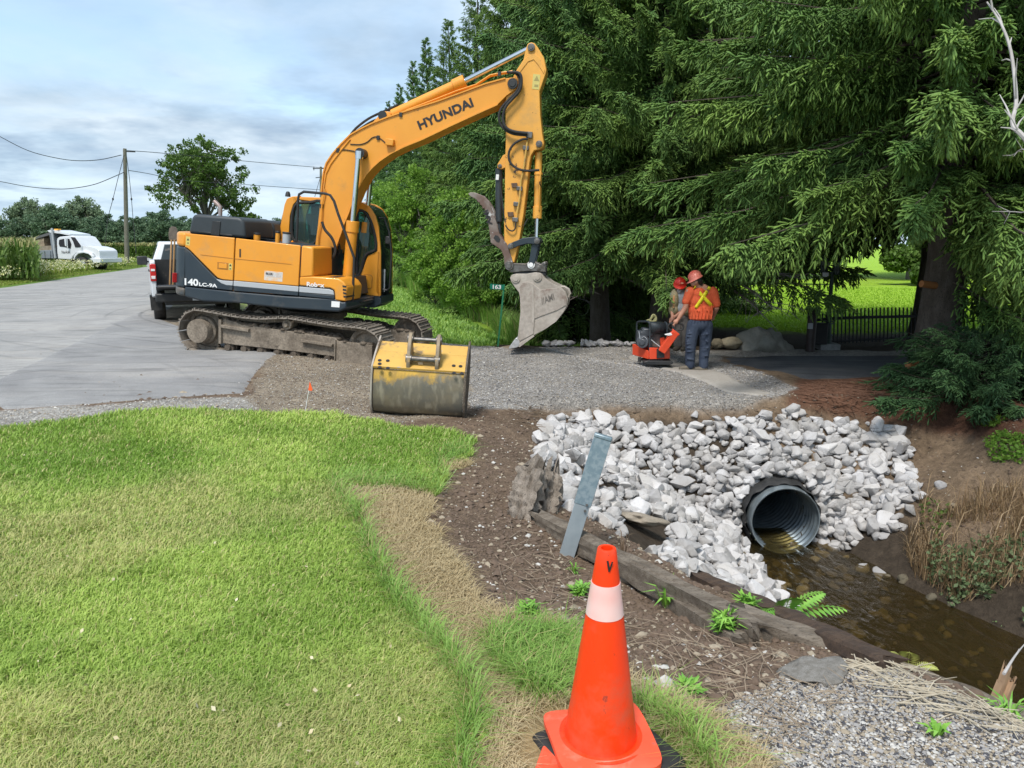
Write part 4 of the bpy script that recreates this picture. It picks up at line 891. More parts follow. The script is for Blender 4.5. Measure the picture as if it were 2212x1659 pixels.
# arm cylinder over the boom
def C0(zk, x, y, l=0): q = U(zk, x, y, l); return q
b = MB(UF); b.cyl(C0(2, 790, 592), C0(2, 1290, 360), .088, n=24); b.cyl(C0(2, 1225, 390), C0(2, 1305, 353), .11, n=24); b.box(C0(2, 760, 604), (.14, .16, .14)); ac = b.build('arm_cylinder', M['orange'], exc, bevel=.008)
b = MB(UF); b.cyl(C0(2, 1305, 353), C0(2, 1770, 118), .045, n=16); b.build('cylinder_rod', M['chrome'], ac)
b = MB(UF); b.cyl(C0(2, 738, 606) + Vector((0, -.17, 0)), C0(2, 738, 606) + Vector((0, .17, 0)), .075); b.build('cylinder_pin', M['black'], boom)
b = MB(UF)
for l in (-.15, .10): b.prism(UL(2, [(635, 660), (700, 590), (745, 570), (780, 600), (770, 640), (700, 655)], l), (0, .05, 0))
b.build('cylinder_lug', M['boomor'], boom, bevel=.006)
# pipes along the top of the boom
for dy, l in ((0, -.13), (6, -.04), (10, .10)):
    b = MB(UF); b.tube([U(2, x, y + dy - 6, l) for x, y in [(840, 590), (900, 562), (1100, 486), (1240, 430), (1380, 384), (1480, 318), (1560, 300), (1640, 288)]], .013, 8); b.build('hydraulic_pipe', M['orange'], boom)
b = MB(UF); b.tube([U(2, x, y, -.17) for x, y in [(325, 985), (345, 930), (400, 850), (480, 755), (560, 702), (700, 642), (850, 585), (900, 572)]], .014, 8)
b.tube([U(2, x, y, -.21) for x, y in [(300, 1130), (318, 1010), (352, 940), (420, 850), (490, 765)]], .012, 8); b.tube([U(1, x, y, -.24) for x, y in [(1345, 560), (1350, 470), (1372, 360), (1378, 250), (1400, 130)]], .013, 8); b.build('hydraulic_pipe', M['orange'], boom)
b = MB(UF)
for pts, l, r in (([(495, 730), (540, 680), (620, 620), (700, 580), (760, 555), (830, 520)], .0, .022), ([(520, 720), (560, 690), (640, 640), (720, 610)], .08, .016), ([(490, 800), (560, 802), (610, 785), (650, 752), (690, 752), (740, 790)], -BW - .01, .008), ([(400, 850), (450, 840), (520, 850)], -BW - .01, .008)):
    b = MB(UF); b.tube([q for q in crv([U(2, x, y, l) for x, y in pts], 5)], r, 8); b.build('hydraulic_hose', M['rubber'], boom)
for pts, l, r in (([(1378, 380), (1400, 440), (1450, 500), (1475, 560), (1478, 610), (1455, 655), (1400, 684), (1330, 684)], -.42, .026), ([(1500, 540), (1512, 600), (1490, 650), (1465, 680)], -.1, .026)):
    b = MB(UF); b.tube([q for q in crv([U(1, x, y, l) for x, y in pts], 5)], r, 8); b.build('hydraulic_hose', M['rubber'], boom)
b = MB(UF)
for x, y in ((405, 845), (850, 592), (690, 755), (1548, 302), (1378, 262)): 
    p = U(2 if x != 1378 else 1, x, y, -.2); b.box(p, (.05, .05, .07))
b.build('hose_clamp', M['black'], boom)
# --- arm
AW = .15
arm_pts = [Z(2, *p) for p in [(1748, 88), (1772, 78), (1797, 84), (1822, 118), (1862, 185), (1880, 270), (1876, 300), (1832, 425), (1838, 600), (1852, 730), (1864, 790), (1856, 825), (1830, 838), (1795, 845), (1772, 880), (1762, 930), (1745, 1080), (1718, 1300), (1690, 1480), (1668, 1570)]] + [Z(3, *p) for p in [(705, 812), (685, 800), (655, 690), (628, 640), (627, 500), (632, 300), (634, 120), (638, -60), (640, -130)]] + [Z(2, *p) for p in [(1590, 560), (1592, 470), (1625, 370), (1665, 280), (1718, 200), (1738, 115)]]
b = MB(UF); b.prism([U(0, x, y, -AW) for x, y in arm_pts], (0, 2 * AW, 0)); arm = b.build('arm', M['armor'], exc, bevel=.012)
pinjoint(2, 1772, 112, .06, .19, parent=arm); pinjoint(2, 1828, 798, .055, .19, parent=arm)
b = MB(UF); b.prism(UL(2, [(1668, 290), (1720, 205), (1760, 165), (1800, 160), (1835, 190), (1868, 275), (1862, 300), (1825, 240), (1790, 200), (1750, 215), (1700, 280), (1672, 330)], -AW - .012), (0, .02, 0)); b.build('reinforcing_plate', M['armor'], arm, bevel=.003)
st = plate('warning_sticker', cream, 2, [(1787, 302), (1838, 308), (1828, 414), (1778, 408)], -AW - .004, .005, arm, bevel=0)
b = MB(UF); b.prism(UL(2, [(1792, 350), (1813, 314), (1830, 354)], -AW - .006), (0, .003, 0)); b.prism(UL(2, [(1796, 376), (1824, 379), (1822, 396), (1794, 393)], -AW - .006), (0, .003, 0)); b.build('pictogram', pbr('sticker print', (.35, .29, .1), rough=.6), st)
b = MB(UF)
for x, y in ((1735, 828), (1690, 1115), (1668, 1225), (1660, 1335)): b.box(U(2, x, y, -AW - .03), (.10, .06, .07))
b.box(U(2, 1760, 735, -AW - .03), (.10, .06, .10)); b.build('pipe_clamp', M['pin'], arm, bevel=.006)
b = MB(UF)
for x, y in ((1652, 1092), (1625, 1298)): b.prism(UL(2, [(x-22, y-16), (x+20, y-18), (x+24, y+14), (x-16, y+16)], -AW - .035), (0, .035, 0))
b.build('bare_bracket', pbr('rusted bracket', (.09, .05, .035), (.16, .10, .06), 20, .8), arm, bevel=.004)
b = MB(UF); b.tube([U(2, x, y, -AW - .045) for x, y in [(1748, 760), (1735, 860), (1718, 980), (1700, 1060), (1692, 1180), (1672, 1290)]], .018, 8); b.build('hydraulic_pipe', M['bktyel'], arm)
b = MB(UF)
for pts, l, r in (([(1640, 288), (1690, 300), (1704, 350), (1690, 420), (1640, 480), (1590, 540), (1572, 620), (1592, 680), (1650, 710), (1745, 722)], -.26, .024),
                  ([(1600, 290), (1665, 300), (1692, 350), (1675, 420), (1620, 480), (1560, 550), (1545, 620), (1570, 680), (1640, 725), (1745, 738)], -.22, .022),
                  ([(1750, 762), (1700, 770), (1645, 805), (1615, 860), (1620, 920), (1660, 965), (1730, 988), (1830, 984)], -.22, .02),
                  ([(1748, 1330), (1720, 1380)], -.2, .01),
                  ([(1590, 1375), (1612, 1405), (1640, 1415), (1660, 1395), (1664, 1350)], -.2, .012),
                  ([(1548, 1000), (1562, 1150), (1580, 1300), (1600, 1390)], -.14, .012)):
    b = MB(UF); b.tube(crv([U(2, x, y, l) for x, y in pts], 6), r, 8); b.build('hydraulic_hose', M['rubber'], arm)
b = MB(UF); b.prism(UL(2, [(1590, 870), (1572, 880), (1535, 940), (1532, 970), (1560, 978), (1592, 965)], -.08), (0, .16, 0)); lg = b.build('thumb_cylinder_lug', M['armor'], arm, bevel=.006); pinjoint(2, 1550, 955, .035, .10, parent=arm)
# bucket cylinder
b = MB(UF); b.cyl(C0(2, 1826, 860), C0(2, 1817, 1300), .062, n=20); b.cyl(C0(2, 1818, 1240), C0(2, 1816, 1328), .078, n=20); b.cyl(C0(2, 1824, 1005), C0(2, 1824, 1020), .072, n=20); b.tube([U(2, x, y, -.08) for x, y in [(1838, 990), (1832, 1100), (1828, 1270)]], .012, 6); bc = b.build('bucket_cylinder', M['armor'], exc, bevel=.005)
b = MB(UF); b.cyl(C0(2, 1816, 1328), C0(2, 1812, 1470), .036, n=16); b.build('cylinder_rod', M['chrome'], bc)
# links
def both(pts, zk, l, th, name, mat, bv=.008, par=exc):
    b = MB(UF); P = UL(zk, pts, -l)
    b.prism(P, (0, th, 0)); o = b.build(name, mat, par, bevel=bv); b = MB(UF); b.prism([p + Vector((0, 2*l - th, 0)) for p in P], (0, th, 0)); b.build(name, mat, par, bevel=bv); return o
both([(655, 672), (700, 650), (770, 622), (850, 612), (890, 618), (905, 640), (898, 662), (870, 668), (800, 665), (740, 680), (690, 702), (668, 705), (656, 695)], 3, .21, .045, 'link_arm', M['navy'])
both([(838, 660), (895, 660), (885, 700), (862, 800), (850, 835), (820, 835), (812, 820), (825, 750)], 3, .17, .045, 'push_link', M['navy'])
for x, y in ((677, 683), (876, 645)): pinjoint(3, x, y, .05, .225)
# thumb
thb = [(353, 285), (370, 276), (405, 276), (455, 296), (495, 335), (522, 375), (545, 430), (568, 500), (590, 585), (612, 625), (648, 665), (668, 715), (690, 790), (698, 830), (690, 858), (665, 868), (640, 852), (628, 815), (625, 765), (605, 715), (570, 688), (525, 658), (520, 610), (512, 545), (500, 480), (483, 425), (478, 395), (462, 400), (458, 375), (445, 372), (440, 352), (428, 352), (418, 332), (395, 318), (370, 305)]
b = MB(UF); b.prism(UL(3, thb, -.17), (0, .05, 0)); b.prism([p + Vector((0, .29, 0)) for p in UL(3, thb, -.17)], (0, .05, 0)); b.prism([p + Vector((0, .14, 0)) for p in UL(3, thb, -.17)], (0, .05, 0))
th = b.build('thumb', M['thumb'], exc, bevel=.008)
txt('lettering', 'AMI', 3, (540, 515), (505, 405), (498, 520), -.178, M['ink'], th, bold=.02)
b = MB(UF); P = UL(3, [(548, 622), (560, 600), (582, 605), (598, 630), (590, 655), (570, 650)], -.176); b.prism(P, (0, .01, 0)); b.build('thumb_slot', M['black'], th)
pinjoint(3, 664, 832, .075, .20, parent=th)
b = MB(UF); q0, q1 = U(3, 590, 95, 0), U(3, 588, 570, 0); b.cyl(q0, q0.lerp(q1, .85), .062, n=20); b.cyl(q0.lerp(q1, .85), q1 + Vector((.03, 0, -.1)), .035, n=12); b.build('thumb_cylinder', M['hood'], exc, bevel=.006)
b = MB(UF); b.box(U(3, 577, 160, -.07), (.05, .03, .09)); b.build('cylinder_label', M['white'], exc)
# coupler
cpp = [(655, 868), (700, 812), (790, 818), (815, 800), (840, 794), (862, 802), (905, 822), (922, 805), (940, 800), (950, 815), (942, 850), (945, 880), (820, 872), (720, 880), (680, 885)]
both(cpp, 3, .155, .05, 'quick_coupler', M['pin']); b = MB(UF); b.prism(UL(3, [(690, 882), (820, 872), (945, 880), (948, 908), (700, 898)], -.13), (0, .26, 0)); b.build('coupler_body', M['black'], exc, bevel=.01)
pinjoint(3, 832, 826, .065, .165, mat=M['white']); pinjoint(3, 888, 853, .045, .165); pinjoint(3, 934, 818, .025, .165)
# bucket
BL = .30
side = [(672, 925), (685, 902), (720, 893), (800, 893), (865, 882), (905, 888), (935, 925), (985, 962), (1050, 992), (1092, 1030), (1112, 1085), (1105, 1135), (1082, 1180), (1025, 1255), (940, 1315), (850, 1362), (772, 1410), (742, 1425), (728, 1400), (740, 1290), (752, 1180), (748, 1080), (740, 1035), (705, 990), (682, 955)]
b = MB(UF); P = UL(3, side, -BL); b.prism(P, (0, .03, 0)); b.prism([p + Vector((0, 2*BL - .03, 0)) for p in P], (0, .03, 0))
bk = b.build('bucket_side_plates', M['bktgrey'], exc, bevel=.006)
b = MB(UF); back = UL(3, [(905, 890), (935, 927), (985, 964), (1050, 994), (1090, 1032), (1108, 1085), (1101, 1135), (1078, 1178), (1022, 1252), (938, 1311), (850, 1358), (772, 1405), (742, 1422)], -BL + .005)
n_ = len(back); inn = []
for i, p in enumerate(back):
    t_ = (back[min(i+1, n_-1)] - back[max(i-1, 0)]).normalized(); inn.append(p + Vector((t_.z, 0, -t_.x)) * .025)
b.prism(back + inn[::-1], (0, 2*BL - .01, 0)); b.build('bucket_shell', M['bktgrey'], exc, bevel=.003)
b = MB(UF); pl = [(745, 1000), (765, 962), (800, 955), (830, 958), (905, 1015), (1040, 1000), (1090, 1035), (1104, 1090), (1098, 1132), (1030, 1170), (920, 1210), (858, 1235), (850, 1350), (745, 1405), (745, 1290), (762, 1180), (755, 1080)]; b.prism(UL(3, pl, -BL - .014), (0, .02, 0)); b.build('wear_plate', pbr('scraped wear plate', (.42, .37, .32), (.34, .29, .245), 2.5, .6, metal=.15, bump=.002, fine=.15, spots=[((.17, .10, .075), 2.2, .55, .12)]), bk, bevel=.004)
b = MB(UF); b.prism(UL(3, [(836, 968), (850, 975), (858, 1230), (848, 1330), (838, 1240)], -BL - .022), (0, .012, 0)); b.build('side_cutter_edge', M['bktgrey'], bk)
b = MB(UF); b.prism(UL(3, [(742, 1422), (848, 1358), (858, 1368), (745, 1452), (735, 1445)], -BL - .01), (0, 2*BL + .02, 0)); b.build('cutting_edge', M['bktgrey'], exc, bevel=.004)
for k in range(5):
    l = -BL + .03 + k * (2 * BL - .06) / 4
    P = [U(3, x, y, -BL) for x, y in [(745, 1410), (750, 1440), (720, 1455), (662, 1466), (664, 1450), (712, 1385), (728, 1378)]]
    b = MB(UF); b.prism([Vector((p.x, l - .04, p.z)) for p in P], (0, .08, 0)); b.build('bucket_tooth', M['bright'], exc, bevel=.012)
for x, y in ((715, 930), (880, 920)): pinjoint(3, x, y, .075, BL + .02, parent=bk, mat=M['bktgrey'])
hk = [(1048, 990), (1080, 988), (1115, 1005), (1132, 1035), (1128, 1065), (1108, 1082), (1100, 1060)]
b = MB(UF); b.tube([U(3, x, y, -.05) for x, y in [(1050, 993), (1085, 992), (1118, 1012), (1128, 1045), (1112, 1075), (1098, 1050), (1060, 1000)]], .022, 8); b.build('lifting_eye', M['bktgrey'], bk)
txt('lettering', '//AMI', 3, (915, 1128), (1018, 1085), (912, 1078), -BL - .017, pbr('raised letters', (.16, .14, .12), rough=.6, metal=.2), bk, bold=.02, shear=.2)
# ------------------------------------------------------------------ loose digging bucket lying by the lawn
bp = gp(*Z(4, 960, 1400)); BY = bp.y
lb = thing('digging_bucket', 'wide worn yellow excavator bucket with two ears lying loose at the edge of the lawn', 'excavator bucket', bp)
def bk(x, y, dy=0.): v = at(*Z(4, x, y), BY + dy); return v
fl, fr_ = bk(365, 1375), bk(1580, 1455)         # lower corners
xa = (fr_ - fl).normalized(); yd = Vector((0, 1, 0)); yd = (yd - xa * yd.dot(xa)).normalized(); za = xa.cross(yd)
BF = Matrix((xa, yd, za)).transposed().to_4x4(); BF = Matrix.Translation(fl) @ BF; BFi = BF.inverted(); WB = (fr_ - fl).length
prof = [(.30, .0), (.16, .01), (.07, .06), (.02, .14), (-.005, .24), (-.01, .36), (.0, .50), (.02, .565), (.02, .585), (.18, .665), (.32, .72), (.335, .72), (.50, .80)]
inner = [(.50, .78), (.335, .695), (.18, .64), (.045, .57), (.03, .50), (.02, .36), (.025, .24), (.05, .15), (.10, .08), (.18, .035), (.30, .025)]
belly = prof[:9]
b = MB(BF); b.prism([(0.012, q, u) for q, u in prof[:8] + [(.045, .555), (.03, .50), (.02, .36), (.025, .24), (.05, .15), (.10, .08), (.18, .035), (.30, .025)]], (WB - .024, 0, 0))
M['belly'] = None
m = bpy.data.materials.new('scraped belly'); m.use_nodes = True; nt = m.node_tree; nt.nodes.clear()
ob_ = nd(nt, 'ShaderNodeTexCoord').outputs['Object']; sz = nd(nt, 'ShaderNodeSeparateXYZ', {0: ob_}).outputs[2]
na = nd(nt, 'ShaderNodeTexNoise', {'Vector': ob_, 'Scale': 3.2, 'Detail': 7., 'Roughness': .65}).outputs[0]; nb = nd(nt, 'ShaderNodeTexNoise', {'Vector': nd(nt, 'ShaderNodeMapping', {0: ob_, 3: (1, 1, .35)}).outputs[0], 'Scale': 14., 'Detail': 6.}).outputs[0]
base = mixc(nt, ramp(nt, na, .38, .62), (.20, .17, .115), (.125, .12, .10)); base = mixc(nt, ramp(nt, nb, .5, .7), base, (.28, .25, .185))
hgt = mth(nt, 'ADD', sz, mth(nt, 'MULTIPLY', na, .5)); base = mixc(nt, ramp(nt, hgt, .68, .74), base, mixc(nt, ramp(nt, nb, .45, .6), (.60, .36, .055), (.42, .26, .06)))
n4 = nd(nt, 'ShaderNodeTexNoise', {'Vector': ob_, 'Scale': 4., 'Detail': 8., 'Roughness': .7, 'W': 2.}, noise_dimensions='4D').outputs[0]; base = mixc(nt, ramp(nt, n4, .62, .66), base, (.10, .06, .04))
bpn = nd(nt, 'ShaderNodeBump', {'Strength': 1., 'Distance': .004, 'Height': nb}); pp = nd(nt, 'ShaderNodeBsdfPrincipled', {'Base Color': base, 'Roughness': .55, 'Metallic': .1, 'Normal': bpn.outputs[0]}); nd(nt, 'ShaderNodeOutputMaterial', {0: pp.outputs[0]})
b.build('belly_plate', m, lb, bevel=.004)
b = MB(BF); b.prism([(-.01, .0, .572), (-.01, .19, .662), (-.01, .32, .71), (-.01, .32, .735), (-.01, .18, .69), (-.01, -.008, .598)], (WB + .02, 0, 0)); tp = b.build('top_plate', M['bktyel'], lb, bevel=.004)
b = MB(BF); b.prism([(0, .322, .712), (0, .52, .80), (0, .52, .825), (0, .322, .738)], (WB, 0, 0)); b.build('rear_plate', M['bktyel'], lb, bevel=.004)
for s, w_ in ((-.018, .022), (WB - .004, .024)):
    b = MB(BF); b.prism([(s, q, u) for q, u in [(.32, -.03), (.16, -.02), (.05, .04), (-.01, .13), (-.03, .24), (-.035, .36), (-.025, .50), (-.01, .60), (.18, .72), (.35, .80), (.54, .89), (.80, .65), (.82, .3), (.62, .05)]], (w_, 0, 0)); b.build('side_plate', M['bktgrey'] if s < 0 else M['muddark'], lb, bevel=.004)
def onplate(zx, zy):
    """photo point -> point on the sloping top plate (bucket frame)"""
    o = BFi @ CAM; d = BFi.to_3x3() @ ray(*Z(4, zx, zy)); n = Vector((0, -.09, .19)).normalized(); p = Vector((0, .1, .634)); t = (p - o).dot(n) / d.dot(n); return o + d * t, n
b = MB(BF)
for x, y in ((483, 657), (590, 662), (483, 703), (484, 750), (592, 760), (1465, 729), (1556, 736), (1470, 826), (1574, 832)):
    p, n = onplate(x, y); b.cyl(p + n * .016, p + n * .0235, .022, n=14)
b.build('plate_holes', M['ink'], tp)
for cx_ in (845, 1232):
    p0 = onplate(cx_, 800)[0]; xx = p0.x
    b = MB(BF); b.prism([(xx - .022, q, u) for q, u in [(.0, .585), (-.015, .63), (-.02, .68), (.01, .74), (.02, .80), (.05, .88), (.10, .965), (.15, .995), (.20, .97), (.22, .90), (.26, .82), (.34, .74), (.33, .70)]], (.044, 0, 0))
    e_ = b.build('ear', pbr('worn ear steel', (.33, .26, .17), (.22, .17, .12), 9, .6, metal=.2, bump=.003, spots=[((.52, .32, .08), 6, .55, .1)]), lb, bevel=.008)
    for q, u in ((.045, .70), (.14, .92)): b = MB(BF); b.cyl((xx - .035, q, u), (xx + .035, q, u), .05, n=18); b.build('boss', M['pin'], e_, bevel=.004)
xl, xr = onplate(845, 800)[0].x, onplate(1232, 800)[0].x
for q, u, r in ((.045, .70, .036), (.14, .92, .026)): b = MB(BF); b.cyl((xl, q, u), (xr, q, u), r, n=18); b.build('pin', M['pin'], lb)
b = MB(BF); b.box((xl + (xr-xl)*.42, .055, .665), (.06, .05, .05), Matrix.Rotation(.4, 3, 'X')); b.build('lug', M['bktgrey'], tp, bevel=.008)
# ------------------------------------------------------------------ traffic cones
def cone_parts(root, h, r0, r1, base, mats, z0=0, M_=None):
    b = MB(M_)
    pr = []
    for k in range(13):
        u = k / 12; pr.append((r0 + (r1 - r0) * u, z0 + .03 + u * (h - .03)))
    b.lathe([(r0 + .035, z0 + .028), (r0 + .012, z0 + .032)] + pr[:9], (0, 0, 0), n=48); b.lathe([p for p in pr[10:]] + [(r1 * .93, z0 + h + .004), (r1 * .62, z0 + h + .004), (r1 * .6, z0 + h - .1)], (0, 0, 0), n=48)
    k = b.build('cone_body', mats[0], root, ang=50)
    b = MB(M_); ra = r0 + (r1 - r0) * 8 / 12; rb = r0 + (r1 - r0) * 10 / 12; b.lathe([(ra, pr[8][1]), (ra + .0015, pr[8][1]), (rb + .0015, pr[10][1]), (rb, pr[10][1])], (0, 0, 0), n=48); b.build('reflective_sleeve', mats[2], root, ang=60)
    n = 12; P = []; 
    for q, (sx, sy) in enumerate(((1, 1), (-1, 1), (-1, -1), (1, -1))):
        for k in range(7): a = RAD(90 * q + 15 * k); P.append((sx * (base - .05) + .05 * math.cos(a), sy * (base - .05) + .05 * math.sin(a)))
    b = MB(M_); vs = []; m_ = 64
    def edge(t):
        a = t * 2 * math.pi; ca, sa = math.cos(a), math.sin(a); e = 7; return (base * 1.0 / ((abs(ca)**e + abs(sa)**e)**(1/e)))
    rings = [0, .25, .5, .75, .93, 1.0, 1.0]
    for i, g in enumerate(rings):
        for k in range(m_):
            a = 2 * math.pi * k / m_; R_ = edge(k / m_); r = (r0 + .02) + (R_ - r0 - .02) * g
            z = z0 + .032 - .012 * g + .014 * math.sin(2 * a + 1.) * g - (.022 if i == 6 else 0)
            vs.append((r * math.cos(a), r * math.sin(a), z))
    b.add(vs, [(i*m_+k, i*m_+(k+1) % m_, (i+1)*m_+(k+1) % m_, (i+1)*m_+k) for i in range(6) for k in range(m_)]); b.build('cone_base', mats[1], root, ang=50)
p = at(*Z(14, 925, 1414), 2.62); p.x += .0
H_C = (at(*Z(14, 925, 52), 2.62).z - p.z)
g0 = H1(p.x, p.y)
print('cone height', H_C, 'base z', p.z, 'ground', g0)
CONE_P = p.copy()
cn = thing('traffic_cone', 'tall bright orange traffic cone with a single white sleeve in the foreground', 'traffic cone', p, (RAD(2), 0, RAD(10)), 'stacked traffic cones')
MCn = RM[cn.name]
cone_parts(cn, H_C, .135, .034, .192, (M['cone'], M['conebase'], M['sleeve']), -.03, MCn)
b = MB(MCn); b.bar((-.010, -.0435, H_C - .055), (-.003, -.0465, H_C - .095), .007, .002, up=(0, 1, 0)); b.bar((-.002, -.0462, H_C - .09), (.008, -.044, H_C - .060), .005, .002, up=(0, 1, 0)); b.build('paint_mark', M['ink'], cn)
for k, (dz, yaw, l_) in enumerate(((-.075, -14, 'orange traffic cone under the other one, only a corner of its base showing'),)):
    c2 = thing('traffic_cone', l_, 'traffic cone', p + Vector((-.02, -.02, dz)), (RAD(-3), RAD(2), RAD(yaw)), 'stacked traffic cones')
    MC2 = RM[c2.name]; b = MB(MC2); b.lathe([(.155, .0), (.15, .03), (.12, .04)], (0, 0, 0), n=40); b.build('cone_body', M['cone'], c2)
    b = MB(MC2); b.box((0, 0, .0), (.40, .40, .022)); b.build('cone_base', M['conebase'], c2, bevel=.02)
rb = MB(Matrix.Translation(p + Vector((.0, -.01, -.14))) @ Matrix.Rotation(RAD(28), 4, 'Z'))
rb.box((.03, .0, .045), (.45, .42, .09)); 
o = rb.build('rubber_cone_weight', M['rubber'], None, bevel=.035, seg=4, thing_org=p + Vector((0, 0, -.14))); tag(o, 'black rubber weight under the stacked traffic cones in the foreground', 'cone weight')
# ------------------------------------------------------------------ galvanised sign post stub, leaning
def onpl(vx, vy, Y): return at(vx, vy, Y)
pb = gp(*Z(11, 590, 1345)); pt_ = at(*Z(11, 918, 275), pb.y + .05)
post = thing('leaning_post', 'leaning galvanised steel channel post beside the rotten timbers', 'steel post', pb)
d = (pt_ - pb); L = d.length; d.normalize(); xx = Vector((1, -.15, 0)); xx = (xx - d * xx.dot(d)).normalized(); yy = d.cross(xx)
PM = Matrix.Translation(pb) @ Matrix((xx, yy, d)).transposed().to_4x4(); wv = .115
def chan(z0, z1, w, dp, t=.006): return [(-w/2, 0), (w/2, 0), (w/2, dp), (w/2 - t, dp), (w/2 - t, t), (-w/2 + t, t), (-w/2 + t, dp), (-w/2, dp)]
b = MB(PM); b.prism([(x, y * -1 if False else y, -.12) for x, y in chan(0, 0, .108, .05)], (0, 0, L * .46 + .12)); b.build('lower_section', pbr('plain zinc', (.34, .385, .41), (.28, .325, .35), 8, .42, metal=.35, bump=.0005), post, bevel=.004)
b = MB(PM); b.prism([(x, y - .004, L * .44) for x, y in chan(0, 0, .122, .062)], (0, 0, L * .56)); b.build('upper_section', M['galv'], post, bevel=.004)
b = MB(PM)
b.box((0, .026, L - .004), (.126, .068, .03)); b.build('folded_top', M['galv'], post, bevel=.008)
for z in (.405, .455): b = MB(PM); b.cyl((.03, .0, L * z), (.03, -.018, L * z), .009, n=6); b.build('bolt', M['pin'], post)
# ------------------------------------------------------------------ rotten timber edging
W1 = woodmat('grey weathered timber', (.24, .20, .155), (.145, .115, .085), (.035, .026, .02), 4, (1, 6, 6))
W2 = woodmat('rotten timber', (.33, .28, .23), (.20, .165, .13), (.03, .02, .015), 5, (4, 4, 1))
W3 = woodmat('wet brown timber', (.11, .07, .045), (.065, .042, .03), (.02, .014, .01), 4, (1, 6, 6))
W4 = woodmat('grey stump wood', (.33, .31, .28), (.24, .22, .19), (.09, .08, .065), 4, (1, 1, 3))
def timber(name, p0, p1, wd, ht, mat, label, cat='timber', seed=1, n=26, rot=0, group=None, taper=0, rag=0):
    p0, p1 = Vector(p0), Vector(p1); d = p1 - p0; L = d.length; d.normalize(); a = d.cross(Vector((0, 0, 1)))
    a = a.normalized() if a.length > .01 else Vector((1, 0, 0)); c = a.cross(d)
    if rot: q = Matrix.Rotation(rot, 3, d); a, c = q @ a, q @ c
    r = random.Random(seed); vs = []; m = 24
    for i in range(n + 1):
        t = i / n; e = 1 - taper * max(0, abs(t - .5) * 2 - .8) / .2 * .5
        for k in range(m):
            g = 2 * math.pi * k / m; cg, sg = math.cos(g), math.sin(g); q = (abs(cg)**14 + abs(sg)**14)**(-1/14)
            w_ = (1 + rag * (float(vn(t * 2.2, k * 1.7, 1, seed + 9)) - .6) + rag * .8 * (float(vn(t * 14, k * 2.9, 1, seed + 3)) - .5) + .10 * (float(vn(t * L * 6, k * .9, 1, seed)) - .5) + .10 * (float(vn(t * 3, k * 2.3, 1, seed + 5)) - .5)) * e
            vs.append(p0 + d * (L * t + (r.uniform(-.03, .03) * (1 + 5 * rag) if i in (0, n) else 0)) + a * (cg * q * wd / 2 * w_) + c * (sg * q * ht / 2 * w_))
    b = MB(); b.add(vs, [(i*m+k, i*m+(k+1) % m, (i+1)*m+(k+1) % m, (i+1)*m+k) for i in range(n) for k in range(m)] + [tuple(range(m-1, -1, -1)), tuple(range(n*m, n*m+m))])
    o = b.build(name, mat, None, ang=22, thing_org=(p0 + p1) / 2); return tag(o, label, cat, group)
def tg(vx, vy, dz=.045):
    p = gp(vx, vy); return onz(vx, vy, max(p.z, -.55) + dz)
timber('edging_timber', tg(1165, 1122), tg(1640, 1375), .12, .14, W1, 'long grey weathered timber beam between the dirt path and the white stones', seed=2, n=60, rag=.22)
timber('edging_timber', tg(1585, 1336, .09), tg(2330, 1612, .09), .14, .15, W1, 'long grey beam edging the gravel above the creek, running out at the lower right', seed=5, n=60, rag=.2)
timber('edging_timber', tg(1512, 1262, -.03), tg(1930, 1462, -.06), .15, .18, W3, 'dark wet timber lying on the creek side behind the fern shoots', seed=9, n=50, rag=.22)
timber('edging_timber', tg(1375, 1252, .02), tg(1600, 1395, .0), .10, .12, W1, 'thin split grey timber lying in front of the long weathered beam', seed=12)
b1 = gp(*Z(11, 150, 985)); t1 = at(*Z(11, 320, 560), b1.y + .25); timber('rotten_post', b1 - Vector((0, 0, .06)), t1, .20, .17, W2, 'leaning rotten timber post with black rot holes at the left end of the stones', 'timber post', 21, 40, RAD(15), taper=.5, rag=.75)
b2 = gp(*Z(11, 395, 930)); t2 = at(*Z(11, 470, 590), b2.y + .22); timber('rotten_post', b2 - Vector((0, 0, .05)), t2, .17, .13, W2, 'splintered rotten timber post leaning on the white stones', 'timber post', 33, 40, RAD(20), taper=.9, rag=.95)
# flat rock slab and stump
def lump(name, mat, c, s, seed, label, cat, rotz=0, n=3, amp=.18, group=None, flat=False, rot=None):
    bm = bmesh.new(); bmesh.ops.create_icosphere(bm, subdivisions=n + 1, radius=1)
    from mathutils import noise as mn
    for v in bm.verts:
        q = v.co * 1.3 + Vector((seed * 7.1, seed, 0)); k = 1 + amp * mn.noise(q) * 1.6 + amp * .5 * mn.noise(q * 2.7)
        v.co *= k
        if flat and v.co.z > .35: v.co.z = .35 + (v.co.z - .35) * .12
    me = bpy.data.meshes.new(name); bm.to_mesh(me); bm.free(); me.materials.append(mat); me.polygons.foreach_set('use_smooth', np.ones(len(me.polygons), bool))
    o = mkobj(name, me); o.location = c; o.scale = s; o.rotation_euler = rot or (0, 0, rotz); return tag(o, label, cat, group)
M['rock'] = stonemat('grey field rock', (.22, .22, .19), (.30, .29, .25), (.12, .13, .11)); M['tanrock'] = stonemat('tan field rock', (.33, .28, .19), (.26, .22, .15), (.16, .13, .09)); M['slab'] = stonemat('tan slab', (.28, .24, .19), (.2, .17, .13), (.12, .09, .07))
p = gp(*Z(11, 1270, 1120)); lump('stone_slab', M['slab'], p + Vector((0, 0, .13)), (.22, .16, .06), 3, 'flat brown stone slab tilted among the white stones beside the dirt', 'stone', n=3, amp=.3, rot=(RAD(-12), RAD(14), .3))
p = gp(*Z(11, 1300, 1110)); 
